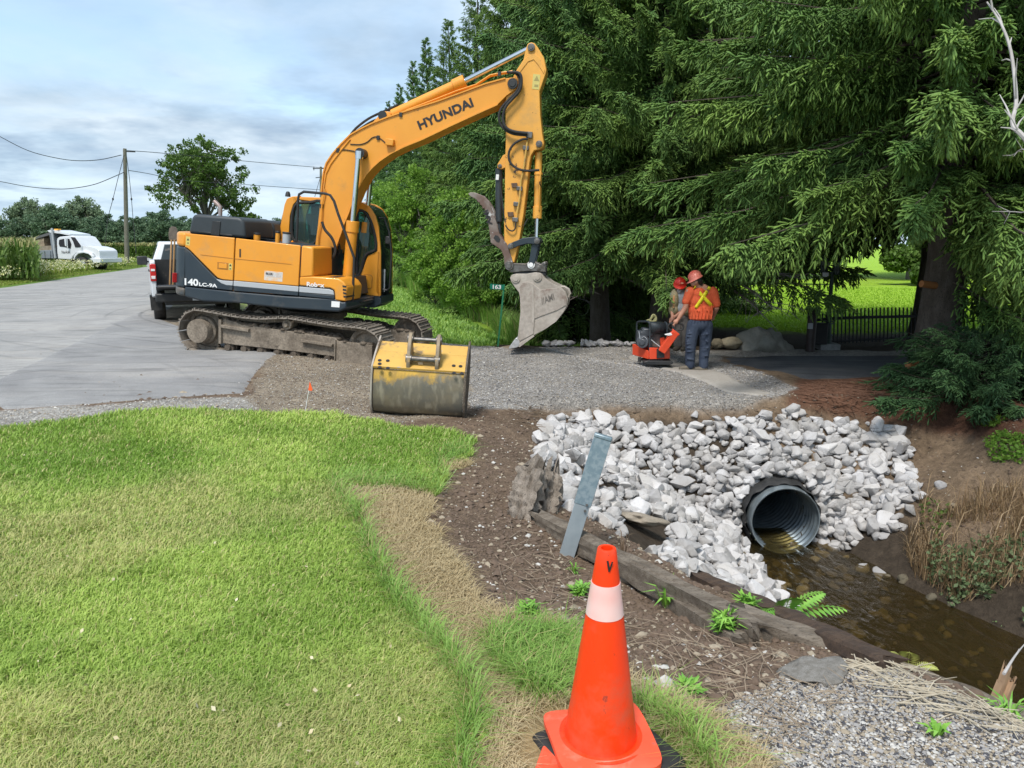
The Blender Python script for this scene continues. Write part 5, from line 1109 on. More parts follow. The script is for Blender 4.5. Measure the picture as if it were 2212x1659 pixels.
p = gp(*Z(11, 1080, 1500)); lump('half_buried_stone', M['slab'], p + Vector((0, 0, .02)), (.13, .2, .09), 8, 'rounded tan stone half buried behind the traffic cone', 'stone', n=3, amp=.2, rotz=.6)
ps = gp(*Z(13, 310, 1010)); s_ = lump('cut_stump', W4, ps + Vector((0, 0, .0)), (.16, .13, .10), 5, 'low grey sawn stump beside the gravel and the long timber', 'stump', n=3, amp=.28, flat=True, rotz=.4)
# marker flag
pf = gp(*Z(15, 1797, 214)); tp_ = at(*Z(15, 1832, 42), pf.y)
fg = thing('marker_flag', 'small orange marker flag on a thin wire by the yellow bucket', 'marker flag', pf)
b = MB(); b.tube([pf - Vector((0, 0, .05)), tp_], .004, 6); b.build('wire', M['white'], fg)
b = MB(); q = [at(*Z(15, x, y), pf.y - .01) for x, y in [(1829, 40), (1846, 90), (1838, 96), (1820, 92)]]; b.prism(q, (0, .004, 0)); b.build('flag', pbr('orange flag', (.95, .13, .03), rough=.5), fg)
# house number sign
p0 = at(*Z(3, 578, 1425), 16.3); p1 = at(*Z(3, 628, 975), p0.y)
sg = thing('number_sign', 'small green house number sign on a thin leaning green post', 'sign', p0)
grn = pbr('sign green', (.0, .17, .10), rough=.4); b = MB(); b.bar(p0 - Vector((0, 0, .1)), p1, .035, .02, up=(0, 1, 0)); b.build('post', pbr('green post', (.03, .25, .11), (.02, .2, .09), 6), sg)
b = MB(); q = [at(*Z(3, x, y), p0.y - .02) for x, y in [(520, 968), (628, 978), (626, 1016), (520, 1010)]]; b.prism(q, (0, .008, 0)); sf = b.build('sign_face', grn, sg)
a, c, t = [at(*Z(3, x, y), p0.y - .025) for x, y in [(541, 1008), (604, 1010), (541, 976)]]; text_part('lettering', '163', M['white'], sf, a, c - a, t - a, (t - a).length, (c - a).length, .002, bold=.03)
# ------------------------------------------------------------------ plate compactor
wy = gp(*Z(5, 1220, 1530)).y
CY = wy + .15
pc = thing('plate_compactor', 'orange red plate compactor with black cage frame pushed by the worker in the orange shirt', 'plate compactor', at(*Z(5, 660, 1430), CY))
def q5(x, y, dy=0.): return at(*Z(5, x, y), CY + dy)
def ext(b, pts, y0, th): b.prism([q5(x, y, y0) for x, y in pts], (0, th, 0))
redp = pbr('red orange paint', (.82, .085, .03), (.72, .07, .025), 4, .42, bump=.0006, spots=[((.30, .22, .17), 6, .64, .08)])
b = MB(); ext(b, [(470, 1405), (520, 1392), (840, 1396), (862, 1412), (845, 1440), (800, 1450), (520, 1448), (465, 1425)], -.05, .42); b.build('base_plate', M['black'], pc, bevel=.01)
b = MB(); ext(b, [(530, 1372), (735, 1370), (740, 1400), (520, 1400)], .02, .3); b.build('exciter_housing', M['black'], pc, bevel=.01)
for x in (400, 700): b = MB(); c_ = q5(x + 10, 1345, .1); b.cyl(c_, c_ - Vector((0, 0, .08)), .03); b.build('rubber_mount', M['rubber'], pc)
# body tray: near corner at x=535; left flank recedes
A_, B_, C_ = (325, 1190), (535, 1290), (800, 1230)
def seg(b, x0, ya0, yb0, dy0, x1, ya1, yb1, dy1, th=.02):
    P = [q5(x0, ya0, dy0), q5(x1, ya1, dy1), q5(x1, yb1, dy1), q5(x0, yb0, dy0)]; n = (P[1] - P[0]).cross(P[3] - P[0]).normalized() * th; b.prism(P, -n)
b = MB(); seg(b, 325, 1165, 1310, .42, 535, 1260, 1370, 0); seg(b, 535, 1215, 1370, 0, 800, 1225, 1365, .06); seg(b, 800, 1225, 1365, .06, 640, 1130, 1280, .5); seg(b, 325, 1170, 1300, .42, 640, 1150, 1290, .5)
P = [q5(325, 1290, .42), q5(535, 1330, 0), q5(800, 1330, .06), q5(640, 1270, .5)]; b.prism(P, (0, 0, .02)); tr = b.build('body_tray', redp, pc, bevel=.006)
b = MB(); ext(b, [(640, 1235), (690, 1210), (740, 1290), (740, 1350), (640, 1360)], -.03, .04); b.build('handle_bracket', M['black'], pc, bevel=.004)
b = MB(); c0, c1 = q5(700, 1270, -.04), q5(885, 1010, -.12); b.bar(c0, c1, .13, .10, up=(0, 1, 0)); b.bar(c1 - (c1-c0).normalized()*.02, q5(895, 1000, -.12), .15, .10, up=(0, 1, 0)); ha = b.build('handle_arm', redp, pc, bevel=.012)
b = MB(); b.tube(crv([q5(x, y, -.14) for x, y in [(880, 985), (820, 980), (792, 945), (805, 905), (850, 895), (940, 896), (980, 910), (990, 945), (970, 980), (915, 985)]], 4), .016, 8); b.build('handle_loop', M['rubber'], ha)
b = MB(); ext(b, [(680, 1090), (740, 1080), (745, 1180), (690, 1215)], .1, .04); b.build('belt_guard', redp, pc, bevel=.006)
b = MB(); ext(b, [(790, 1030), (830, 1020), (845, 1050), (800, 1060), (745, 1050), (745, 1040)], -.16, .03); b.build('throttle_lever', M['white'], ha, bevel=.004)
# cage
b = MB()
for xa_, xb_, yy_, ex in ((372, 545, 0, 0),):
    pass
def tub(pts, r=.017): b.tube(crv([q5(*p) for p in pts], 4), r, 8)
tub([(543, 1285, 0), (545, 1100, 0), (548, 930, 0), (540, 890, 0), (520, 872, .06), (440, 868, .25), (400, 872, .38), (376, 895, .42), (372, 1000, .42), (365, 1170, .42)])
tub([(770, 1230, .06), (775, 1100, .06), (775, 930, .06), (768, 895, .08), (745, 880, .12)])
b.build('cage_tube', M['hood'], pc)
b = MB(); vs = []; NP = [(-.0, 548, 1020), (0, 548, 950), (0, 546, 905), (.03, 538, 882), (.10, 520, 870), (.3, 425, 866), (.40, 392, 870)]
R0 = [(0, 775, 1030, .06), (0, 775, 950, .06), (0, 774, 915, .06), (0, 765, 893, .09), (0, 745, 881, .16), (0, 660, 868, .40), (0, 640, 866, .48)]
for (dy, x, y), r_ in zip(NP, R0): vs += [q5(x, y, dy), q5(r_[1], r_[2], r_[3])]
b.add(vs, [(2*i, 2*i+1, 2*i+3, 2*i+2) for i in range(6)]); cv = b.build('cage_cover', M['hood'], pc, ang=60); cv.modifiers.new('s', 'SOLIDIFY').thickness = .012
b = MB()
for x in (610, 665, 715):
    for y in (958, 975, 990): b.bar(q5(x - 18, y, .012 - .03), q5(x + 18, y + 1, .018 - .03), .004, .006)
b.build('cooling_slot', M['ink'], cv)
eng = pbr('engine black', (.05, .055, .065), (.10, .105, .115), 9, .35, bump=.002, bsc=30, spots=[((.30, .29, .28), 10, .66, .1)])
b = MB(); c_ = q5(440, 985, .3); b.cyl(c_, c_ - Vector((0, 0, .26)), .09, n=20); b.build('air_filter', eng, pc, bevel=.01)
b = MB(); b.box(q5(510, 1010, .22), (.20, .25, .16)); b.build('fuel_tank', eng, pc, bevel=.03)
b = MB(); b.box(q5(500, 1100, .25), (.26, .26, .28)); c_ = q5(470, 1135, .12); b.cyl(c_, c_ + Vector((-.05, -.08, 0)), .11, n=24); b.cyl(c_ + Vector((-.05, -.08, 0)), c_ + Vector((-.06, -.10, 0)), .06, n=16); en = b.build('engine', eng, pc, bevel=.012)
b = MB(); b.box(q5(620, 1120, .2), (.16, .18, .26)); b.build('engine_cowl', pbr('dusty engine', (.20, .16, .13), (.08, .07, .065), 9, .7, bump=.004), pc, bevel=.03)
b = MB(); b.tube([q5(560, 1110, .05), q5(620, 1160, .02), q5(680, 1205, 0)], .008, 6); b.tube([q5(400, 1000, .1), q5(415, 1100, .05), q5(470, 1070, 0), q5(520, 1120, 0)], .006, 6); b.build('cable', M['silver'], en)
tp_ = q5(560, 868, .3); sr = thing('strap_roll', 'crumpled yellow strap lying on top of the plate compactor', 'strap', tp_)
b = MB(); r = random.Random(4)
b.tube(crv([q5(x, y, dy) for x, y, dy in [(505, 858, .3), (535, 850, .25), (560, 868, .22), (620, 862, .25), (628, 820, .3), (605, 785, .3), (580, 790, .3), (560, 835, .28), (545, 850, .26), (590, 800, .33), (615, 815, .34), (600, 860, .3)]], 5), .018, 6); b.build('webbing', pbr('yellow strap', (.60, .52, .22), (.72, .62, .28), 12, .7), sr)
# ------------------------------------------------------------------ people
def limb(b, p0, p1, r0, r1, k=5, n=10, bul=0.0):
    p0, p1 = Vector(p0), Vector(p1)
    b.tube([p0.lerp(p1, i / k) for i in range(k + 1)], [r0 + (r1 - r0) * i / k + bul * math.sin(math.pi * i / k) for i in range(k + 1)], n)
    b.ball(p0, r0, n=n, k=6); b.ball(p1, r1, n=n, k=6)
def chain(b, pts, rs):
    for i in range(len(pts) - 1): limb(b, pts[i], pts[i+1], rs[i], rs[i+1])
def hand(b, wr, d, side, curl=.9, r=.0085):
    """palm, four fingers of unequal length and a thumb; d = direction of the fingers, side = across the palm"""
    wr, d = Vector(wr), Vector(d).normalized(); s = Vector(side); s = (s - d * s.dot(d)).normalized(); n = d.cross(s)
    b.ball(wr + d * .05, (.045, .045, .045)); b.box(wr + d * .05, (.07, .07, .03), Matrix((s, d, n)).transposed())
    for i, L in enumerate((.066, .075, .070, .055)):
        p = wr + d * .088 + s * (-.030 + i * .020); q = p + d * L * .42 - n * .004; e = q + (d * (1 - curl) - n * curl).normalized() * L * .33; g = e + (d * (.5 - curl) - n * .9).normalized() * L * .28
        b.tube([p, q, e, g], [r, r * .95, r * .9, r * .75], 6); b.ball(g, r * .75, n=6, k=4)
    p = wr + d * .03 - s * .034; b.tube([p, p - s * .03 + d * .025 - n * .012, p - s * .022 + d * .055 - n * .03], [r * 1.2, r * 1.1, r * .9], 6)
skin = pbr('skin', (.50, .25, .165), (.42, .19, .12), 9, .55, bump=.0008)
hair = pbr('dark hair', (.025, .02, .018), rough=.6)
def P5(x, y, dy=0.): return at(*Z(5, x, y), wy + dy)
def ellip(b, c, r, R=None): b.ball(c, r, R, 18, 12)
# worker in the orange shirt, seen from behind, leaning a little to the left
w1 = thing('person', 'person in orange T-shirt with yellow back cross and dark jeans, back turned, holding the compactor', 'person', P5(1190, 1530))
hc = P5(1160, 322, .0)
b = MB(); ellip(b, hc, (.078, .095, .11), Matrix.Rotation(RAD(20), 3, 'Y')); ellip(b, hc + Vector((-.05, -.02, -.055)), (.045, .055, .05))
b.ball(hc + Vector((-.095, -.015, -.03)), (.014, .012, .02)); b.ball(hc + Vector((-.012, -.092, -.03)), (.018, .01, .032)); b.ball(hc + Vector((.03, .085, -.03)), (.018, .012, .03))
limb(b, hc + Vector((.02, .02, -.07)), P5(1200, 430, .02), .062, .07)
ellip(b, P5(1225, 560, .05), (.20, .12, .25)); ellip(b, P5(1215, 800, .05), (.17, .11, .2))
chain(b, [P5(1065, 470), P5(1015, 690, -.02), P5(918, 845, -.02)], [.06, .048, .032]); chain(b, [P5(1395, 480, .02), P5(1432, 690, .04), P5(1392, 800, .22)], [.06, .048, .032])
chain(b, [P5(1130, 900, .04), P5(1090, 1180, .02), P5(1075, 1460, .02)], [.085, .055, .04]); chain(b, [P5(1290, 900, .06), P5(1275, 1190, .06), P5(1255, 1480, .0)], [.085, .055, .04])
hand(b, P5(918, 848, -.02), P5(860, 905, -.02) - P5(918, 848, -.02), (.5, -.8, .3), .8); hand(b, P5(1392, 800, .22), P5(1350, 860, .3) - P5(1392, 800, .22), (0, .8, .3), .4)
b.build('body', skin, w1, remesh=.008)
b = MB(); ellip(b, P5(1195, 505, .05), (.215, .125, .10)); ellip(b, P5(1215, 580, .05), (.232, .14, .20)); ellip(b, P5(1218, 720, .05), (.215, .145, .20)); 
ellip(b, P5(1220, 790, .05), (.208, .148, .12)); ellip(b, P5(1220, 825, .05), (.205, .15, .055))
limb(b, P5(1192, 425, .03), P5(1195, 500, .03), .078, .13); ellip(b, P5(1215, 470, .04), (.175, .10, .07)); 
chain(b, [P5(1085, 475, .02), P5(1025, 605, -.01)], [.095, .072]); chain(b, [P5(1380, 480, .03), P5(1428, 640, .04)], [.095, .075])
for i in range(7): 
    x0 = 1090 + i * 45; b.tube(crv([P5(x0, 640 + (i % 3) * 40, -.10), P5(x0 + 14, 740, -.115), P5(x0 - 5, 850, -.12)]), .012, 6)
sh = b.build('t_shirt', pbr('orange shirt cloth', (.74, .125, .042), (.64, .095, .032), 7, .85, bump=.006, bsc=22), w1, remesh=.012)
def strap(b, pts, wdt, th=.006):
    for a, c in zip(pts[:-1], pts[1:]): b.bar(a, c, wdt, th, up=(0, 1, 0))
yel = pbr('reflective yellow tape', (.86, .74, .02), (.80, .66, .01), 14, .5)
def surf(x, y, off=.0): 
    """point on the back of the shirt"""
    for dy in np.arange(-.25, .1, .004):
        p = P5(x, y, dy); e = []
        for c, r in ((P5(1195, 505, .05), (.215, .125, .10)), (P5(1215, 580, .05), (.232, .14, .20)), (P5(1218, 720, .05), (.215, .145, .20)), (P5(1220, 790, .05), (.208, .148, .12))):
            q = p - c; e.append((q.x/r[0])**2 + (q.y/r[1])**2 + (q.z/r[2])**2)
        if min(e) <= 1: return P5(x, y, dy - .016 - off)
    return P5(x, y, -.07)
for nm, a, c, of in (('reflective_tape', (1345, 412), (1155, 690), .004), ('reflective_tape', (1135, 415), (1370, 665), 0)):
    b = MB(); n = 14; P = [surf(a[0] + (c[0]-a[0])*i/n, a[1] + (c[1]-a[1])*i/n, of) for i in range(n + 1)]
    vs = []
    for i, p in enumerate(P):
        t = (P[min(i+1, n)] - P[max(i-1, 0)]).normalized(); s = t.cross(Vector((0, 1, 0))).normalized() * .029
        vs += [p + s, p - s]
    b.add(vs, [(2*i, 2*i+1, 2*i+3, 2*i+2) for i in range(n)]); o = b.build(nm, yel, sh); q = o.modifiers.new('s', 'SOLIDIFY'); q.thickness = .005
b = MB(); ellip(b, P5(1215, 900, .05), (.195, .14, .15)); chain(b, [P5(1130, 920, .04), P5(1095, 1100, .01), P5(1088, 1200, .01), P5(1080, 1330, .02), P5(1078, 1450, .02)], [.125, .105, .094, .088, .084]); chain(b, [P5(1290, 920, .06), P5(1280, 1190, .06), P5(1262, 1350, .03), P5(1255, 1465, .0)], [.125, .098, .088, .082])
r = random.Random(8)
for i in range(16):
    cx_, cy_ = r.choice([(1085, 0), (1270, 0)])[0], r.uniform(1000, 1450); b.tube([P5(cx_ - 55, cy_, -.06), P5(cx_, cy_ + r.uniform(-15, 15), -.085), P5(cx_ + 55, cy_ + r.uniform(-20, 20), -.06)], .010, 6)
b.build('jeans', pbr('dark denim', (.022, .034, .062), (.040, .054, .085), 6, .85, bump=.006, bsc=20, spots=[((.13, .14, .15), 5, .64, .08)]), w1, remesh=.012)
boot = pbr('worn work boot', (.10, .085, .065), (.16, .135, .10), 10, .75, bump=.003)
for pts in ([(1090, 1450, .03), (1085, 1480, .02), (960, 1495, -.02)], [(1255, 1470, .0), (1255, 1500, -.02), (1165, 1505, -.03)]):
    b = MB(); a, c, e = [P5(*p) for p in pts]; limb(b, a, c, .052, .055); limb(b, c, e, .052, .042); b.ball(c + Vector((.02, 0, -.01)), (.055, .05, .045)); o = b.build('boot', boot, w1, remesh=.009)
def hat(root, c, R, mat, brim=(0, 0), sc=1., band=None):
    """shell with a brim and a raised centre ridge"""
    b = MB(Matrix.Translation(c) @ R.to_4x4()); pr = [(.128, -.005), (.130, .0)]
    for k in range(9): a = RAD(90 * k / 8); pr.append((.122 * math.cos(a) + .001, .005 + .125 * math.sin(a)))
    b.lathe([(r * sc, h * sc) for r, h in pr], (0, 0, 0), n=32)
    vs = []; n = 32
    for k in range(n): 
        a = 2 * math.pi * k / n; g = .012 + .045 * max(0, math.cos(a)) ** 1.5
        vs += [((.126) * sc * math.cos(a), .126 * sc * math.sin(a), 0), ((.126 + g) * sc * math.cos(a), (.126 + g * .6) * sc * math.sin(a), -.012 - .12 * g)]
    b.add(vs, [(2*k, 2*((k+1) % n), 2*((k+1) % n)+1, 2*k+1) for k in range(n)])
    o = b.build('hard_hat', mat, root, ang=50); s = o.modifiers.new('s', 'SOLIDIFY'); s.thickness = .004
    b = MB(Matrix.Translation(c) @ R.to_4x4()); b.tube([(.122 * sc * math.cos(a), 0, (.008 + .127 * math.sin(a)) * sc) for a in [RAD(20 + 14 * k) for k in range(11)]], .010, 6); b.build('ridge', mat, o)
    return o
h1 = hat(w1, hc + Vector((-.012, 0, .035)), Matrix.Rotation(RAD(-26), 3, 'Y') @ Matrix.Rotation(RAD(176), 3, 'Z'), pbr('faded coral hat', (.88, .17, .11), (.84, .27, .20), 5, .4), sc=.93)
b = MB(); ellip(b, hc + Vector((.025, .0, .005)), (.085, .100, .085)); limb(b, hc + Vector((.06, 0, -.01)), hc + Vector((.075, 0, -.06)), .05, .045); b.build('hair', hair, w1, remesh=.008)
b = MB(); b.tube([hc + Vector((-.10, -.05, .0)), hc + Vector((-.05, -.095, -.005)), hc + Vector((.02, -.105, .01))], .006, 6); b.build('glasses', M['ink'], w1)
# second worker, behind, facing the camera and looking down
D2 = .85
w2 = thing('person', 'person in red hard hat, grey shirt and tan vest looking down behind the compactor', 'person', P5(950, 1250, D2))
Q = lambda x, y, d=0.: P5(x, y, D2 + d)
hc2 = Q(945, 400, .0)
b = MB(); ellip(b, hc2, (.077, .095, .11)); ellip(b, hc2 + Vector((-.012, -.03, -.055)), (.055, .06, .055)); b.ball(hc2 + Vector((-.018, -.10, -.045)), (.014, .022, .02))
for s in (-1, 1): b.ball(hc2 + Vector((-.015 + s * .03, -.088, -.02)), (.012, .008, .006)); b.ball(hc2 + Vector((s * .08, 0, -.02)), (.012, .02, .03))
b.ball(hc2 + Vector((-.018, -.092, -.078)), (.022, .008, .006)); limb(b, hc2 + Vector((0, .02, -.08)), Q(950, 500, .04), .06, .07)
ellip(b, Q(945, 600, .04), (.17, .11, .22)); ellip(b, Q(945, 760, .04), (.15, .1, .15))
chain(b, [Q(865, 515), Q(842, 670, -.02), Q(845, 800, -.12)], [.055, .044, .03]); chain(b, [Q(1030, 515), Q(1040, 690, -.05), Q(870, 815, -.16)], [.055, .044, .03])
chain(b, [Q(895, 800, .04), Q(905, 1010), Q(915, 1190)], [.08, .055, .04]); chain(b, [Q(1000, 800, .04), Q(1000, 1010, .03), Q(990, 1200, .04)], [.08, .055, .04])
hand(b, Q(845, 800, -.12), (.1, -.5, -.7), (.8, .2, 0), .6); hand(b, Q(870, 815, -.16), (-.6, -.3, -.5), (.3, -.8, 0), .6)
b.build('body', skin, w2, remesh=.008)
b = MB(); ellip(b, Q(945, 575, .03), (.165, .125, .20)); ellip(b, Q(935, 700, .02), (.165, .135, .15)); chain(b, [Q(870, 515), Q(848, 620, -.01)], [.075, .06]); chain(b, [Q(1025, 515), Q(1040, 620, -.02)], [.075, .06]); b.build('shirt', pbr('grey shirt', (.36, .38, .40), (.26, .28, .30), 7, .85, bump=.004), w2, remesh=.012)
b = MB()
for sx in (-1, 1):
    c_ = Q(945 + sx * 78, 600, -.0); ellip(b, c_, (.085, .14, .22)); ellip(b, c_ + Vector((0, .0, -.16)), (.09, .145, .12)); limb(b, Q(945 + sx * 55, 470, .0), Q(945 + sx * 80, 560, -.04), .045, .06)
ellip(b, Q(945, 600, .09), (.18, .12, .26)); b.build('work_vest', pbr('tan vest', (.22, .20, .10), (.34, .27, .16), 16, .8, bump=.004, spots=[((.07, .06, .04), 9, .58, .1)]), w2, remesh=.012)
b = MB()
for sx in (-1, 1): b.bar(Q(945 + sx * 80, 520, -.15), Q(945 + sx * 85, 690, -.16), .03, .006, up=(0, 1, 0))
b.build('reflective_tape', pbr('faded orange tape', (.62, .22, .10), (.6, .5, .2), 12, .6), w2)
b = MB(); ellip(b, Q(945, 800, .03), (.165, .125, .12)); chain(b, [Q(900, 820, .03), Q(910, 1010, 0), Q(918, 1180, 0)], [.105, .088, .08]); chain(b, [Q(1000, 820, .03), Q(1003, 1010, .03), Q(992, 1190, .04)], [.105, .088, .08]); b.build('trousers', pbr('dusty grey trousers', (.15, .135, .125), (.23, .21, .19), 6, .88, bump=.006, bsc=22), w2, remesh=.012)
for pts in ([(918, 1190, 0), (915, 1225, -.02), (880, 1235, -.12)], [(992, 1200, .04), (990, 1235, .02), (975, 1240, -.1)]):
    b = MB(); a, c, e = [Q(*p) for p in pts]; limb(b, a, c, .05, .05); limb(b, c, e, .05, .042); b.build('boot', boot, w2, remesh=.009)
hat(w2, hc2 + Vector((0, 0, .045)), Matrix.Rotation(RAD(-100), 3, 'Z') @ Matrix.Rotation(RAD(28), 3, 'Y'), pbr('red hat', (.74, .035, .015), (.66, .03, .015), 5, .35), sc=.9)
b = MB(); b.bar(hc2 + Vector((-.03, -.115, .055)), hc2 + Vector((.035, -.115, .06)), .028, .004, up=(0, 1, 0)); b.build('hat_sticker', pbr('hat sticker', (.8, .35, .2), rough=.5), w2)
b = MB(); ellip(b, hc2 + Vector((-.015, -.055, -.085)), (.05, .05, .045)); b.build('beard', pbr('grey beard', (.42, .38, .35), rough=.8), w2, remesh=.008)
# ------------------------------------------------------------------ white pickup
M['carwhite'] = pbr('white car paint', (.72, .74, .76), (.68, .70, .72), 2, .3, coat=.4)
M['tyre'] = pbr('dusty tyre', (.03, .029, .028), (.055, .05, .045), 9, .85, bump=.002)
M['redlamp'] = pbr('red tail lamp', (.60, .015, .02), (.5, .01, .012), 10, .25, coat=.5)
yaw = RAD(25.5); pr_ = gp(347, 690)
Fh = Vector((-math.sin(yaw), math.cos(yaw), 0)); Lh = Vector((-math.cos(yaw), -math.sin(yaw), 0))
org = pr_ - Fh * .95 - Lh * .86        # rear-centre on the ground (contact point is the rear left tyre)
org.z = pr_.z; PK = Matrix.Translation(org) @ Matrix((Fh, Lh, Vector((0, 0, 1)))).transposed().to_4x4()
pk = thing('pickup_truck', 'white pickup truck with red tail lamp parked on the road edge behind the excavator', 'pickup truck', org)
def wheel(root, Mx, x, y, r, w_, s, rimc=None, name='wheel'):
    b = MB(Mx); b.lathe([(r * .62, -w_/2), (r * .92, -w_/2), (r, -w_/2 + .03), (r, w_/2 - .03), (r * .92, w_/2), (r * .62, w_/2)], (x, y, r), (0, 1, 0), 28); t = b.build(name, M['tyre'], root, ang=50)
    b = MB(Mx); b.lathe([(r * .63, -w_/2 + .01), (r * .6, -w_/2 + .03), (r * .25, -w_/2 + .05), (0, -w_/2 + .04)][::1] if s < 0 else [(r * .63, w_/2 - .01), (r * .6, w_/2 - .03), (r * .25, w_/2 - .05), (0, w_/2 - .04)], (x, y, r), (0, 1, 0), 20); b.build('rim', rimc or M['silver'], t)
for x in (.95, 4.65):
    for y in (.86, -.86): wheel(pk, PK, x, y, .40, .27, 1 if y > 0 else -1)
for y0, y1 in ((.90, 1.01), (-1.01, -.90)):
    b = MB(PK); b.prism([(.02, y0, .62), (.02, y0, 1.42), (.08, y0, 1.47), (1.72, y0, 1.47), (1.72, y0, .55), (1.48, y0, .55), (1.42, y0, .80), (1.25, y0, .96), (.95, y0, 1.0), (.65, y0, .96), (.48, y0, .80), (.42, y0, .58)], (0, y1 - y0, 0)); b.build('bed_side', M['carwhite'], pk, bevel=.02)
b = MB(PK); b.box((.87, 0, .80), (1.7, 1.84, .08)); b.box((1.68, 0, 1.15), (.06, 1.84, .62)); b.build('bed_floor', M['black'], pk)
b = MB(PK); b.prism([(1.74, -1.0, .50), (1.74, -1.0, 1.36), (4.25, -1.0, 1.30), (5.75, -1.0, 1.16), (5.85, -1.0, .95), (5.85, -1.0, .45), (5.15, -1.0, .45), (5.1, -1.0, .75), (4.95, -1.0, .90), (4.65, -1.0, .96), (4.35, -1.0, .90), (4.2, -1.0, .75), (4.15, -1.0, .45)], (0, 2.0, 0)); cb = b.build('cab_body', M['carwhite'], pk, bevel=.06, seg=3)
lo_ = [(1.76, .96, 1.33), (4.35, .96, 1.30), (4.35, -.96, 1.30), (1.76, -.96, 1.33)]; hi_ = [(2.0, .74, 1.90), (3.55, .74, 1.92), (3.55, -.74, 1.92), (2.0, -.74, 1.90)]
b = MB(PK); b.add(lo_ + hi_, [(0, 1, 2, 3), (4, 7, 6, 5), (0, 4, 5, 1), (1, 5, 6, 2), (2, 6, 7, 3), (3, 7, 4, 0)]); rf_ = b.build('cab_roof', M['carwhite'], pk, bevel=.05, seg=3)
def qd(a, c, e, g, k0, k1, j0, j1, off):
    a, c, e, g = [Vector(v) for v in (a, c, e, g)]; f = lambda u, v: a.lerp(c, u).lerp(g.lerp(e, u), v)
    n = (c - a).cross(g - a).normalized() * off; return [f(k0, j0) + n, f(k1, j0) + n, f(k1, j1) + n, f(k0, j1) + n]
for sgn in (1, -1):
    A = [(v[0], v[1] * sgn, v[2]) for v in (lo_[0], lo_[1], hi_[1], hi_[0])]
    for k0, k1 in ((.08, .42), (.45, .80)): b = MB(PK); b.add(qd(*A, k0, k1, .08, .86, -.012 * sgn), [(0, 1, 2, 3)]); b.build('side_window', M['cglass'], pk, smooth=False)
b = MB(PK); b.add(qd(lo_[3], lo_[0], hi_[0], hi_[3], .10, .90, .12, .88, -.012), [(0, 1, 2, 3)]); b.build('rear_window', M['cglass'], pk, smooth=False)
b = MB(PK); b.add(qd(lo_[1], lo_[2], hi_[2], hi_[1], .06, .94, .08, .92, -.012), [(0, 1, 2, 3)]); b.build('windscreen', M['cglass'], pk, smooth=False)
for y in (.955, -.955):
    b = MB(PK); b.box((.045, y, 1.18), (.11, .13, .40)); tl = b.build('tail_lamp', M['redlamp'], pk, bevel=.015); b = MB(PK); b.box((-.014, y, 1.07), (.012, .085, .07)); b.box((-.014, y, 1.24), (.012, .085, .05)); b.build('lamp_lens', M['white'], tl, bevel=.004)
b = MB(PK); b.box((-.14, 0, .60), (.26, 1.9, .20)); b.box((-.02, 0, .48), (.3, 1.5, .12)); b.build('rear_bumper', M['black'], pk, bevel=.03)
b = MB(PK); b.box((-.26, .0, .86), (.56, 1.78, .06)); b.build('tailgate', M['black'], pk, bevel=.02)
b = MB(PK); b.box((-.275, 0, .60), (.01, .31, .15)); b.build('licence_plate', M['silver'], pk)
b = MB(PK); b.box((3.75, 1.16, 1.40), (.12, .26, .24)); b.bar((3.75, .98, 1.36), (3.75, 1.1, 1.38), .06, .05); b.build('door_mirror', M['black'], pk, bevel=.03)
b = MB(PK)
for x in (2.75, 3.7): b.box((x, 1.015, 1.14), (.2, .03, .035))
b.build('door_handle', M['black'], cb, bevel=.01)
for x in (.45, 1.45): b = MB(PK); b.box((x - (.05 if x < 1 else -.0), .93, .42), (.02, .25, .3)); b.build('mud_flap', M['rubber'], pk)
b = MB(PK); b.box((2.95, .99, .42), (2.2, .12, .05)); b.build('side_step', M['black'], pk, bevel=.01)
for k, (zx, y0, col_, lab) in enumerate(((1360, 1100, (.42, .24, .10), 'upright shovel with dirty black blade and wooden shaft in the bed of the white pickup'), (1335, 1110, (.50, .30, .14), 'second, lighter wooden handled rake standing in the pickup bed beside the shovel'))):
    v0, v1 = Z(6, zx, 1300), Z(6, zx + 15, 905); Yp = org.y + .35
    sv = thing('shovel' if k == 0 else 'rake', lab, 'garden tool', at(*v0, Yp)); b = MB(); b.cyl(at(*v0, Yp), at(*v1, Yp), .022, n=8); b.build('shaft', pbr('tool wood', col_, rough=.7), sv)
    if k == 0:
        P = [at(*Z(6, x, y), Yp) for x, y in [(1330, 905), (1325, 860), (1332, 815), (1352, 798), (1385, 805), (1400, 835), (1398, 880), (1385, 915)]]; b = MB(); b.prism(P, (0, .02, 0)); b.build('blade', pbr('dirty blade', (.10, .08, .065), (.16, .13, .10), 12, .8), sv, bevel=.006)
    else: b = MB(); b.bar(at(*Z(6, 1300, 985), Yp), at(*Z(6, 1345, 975), Yp), .02, .05); b.build('head', M['pin'], sv)
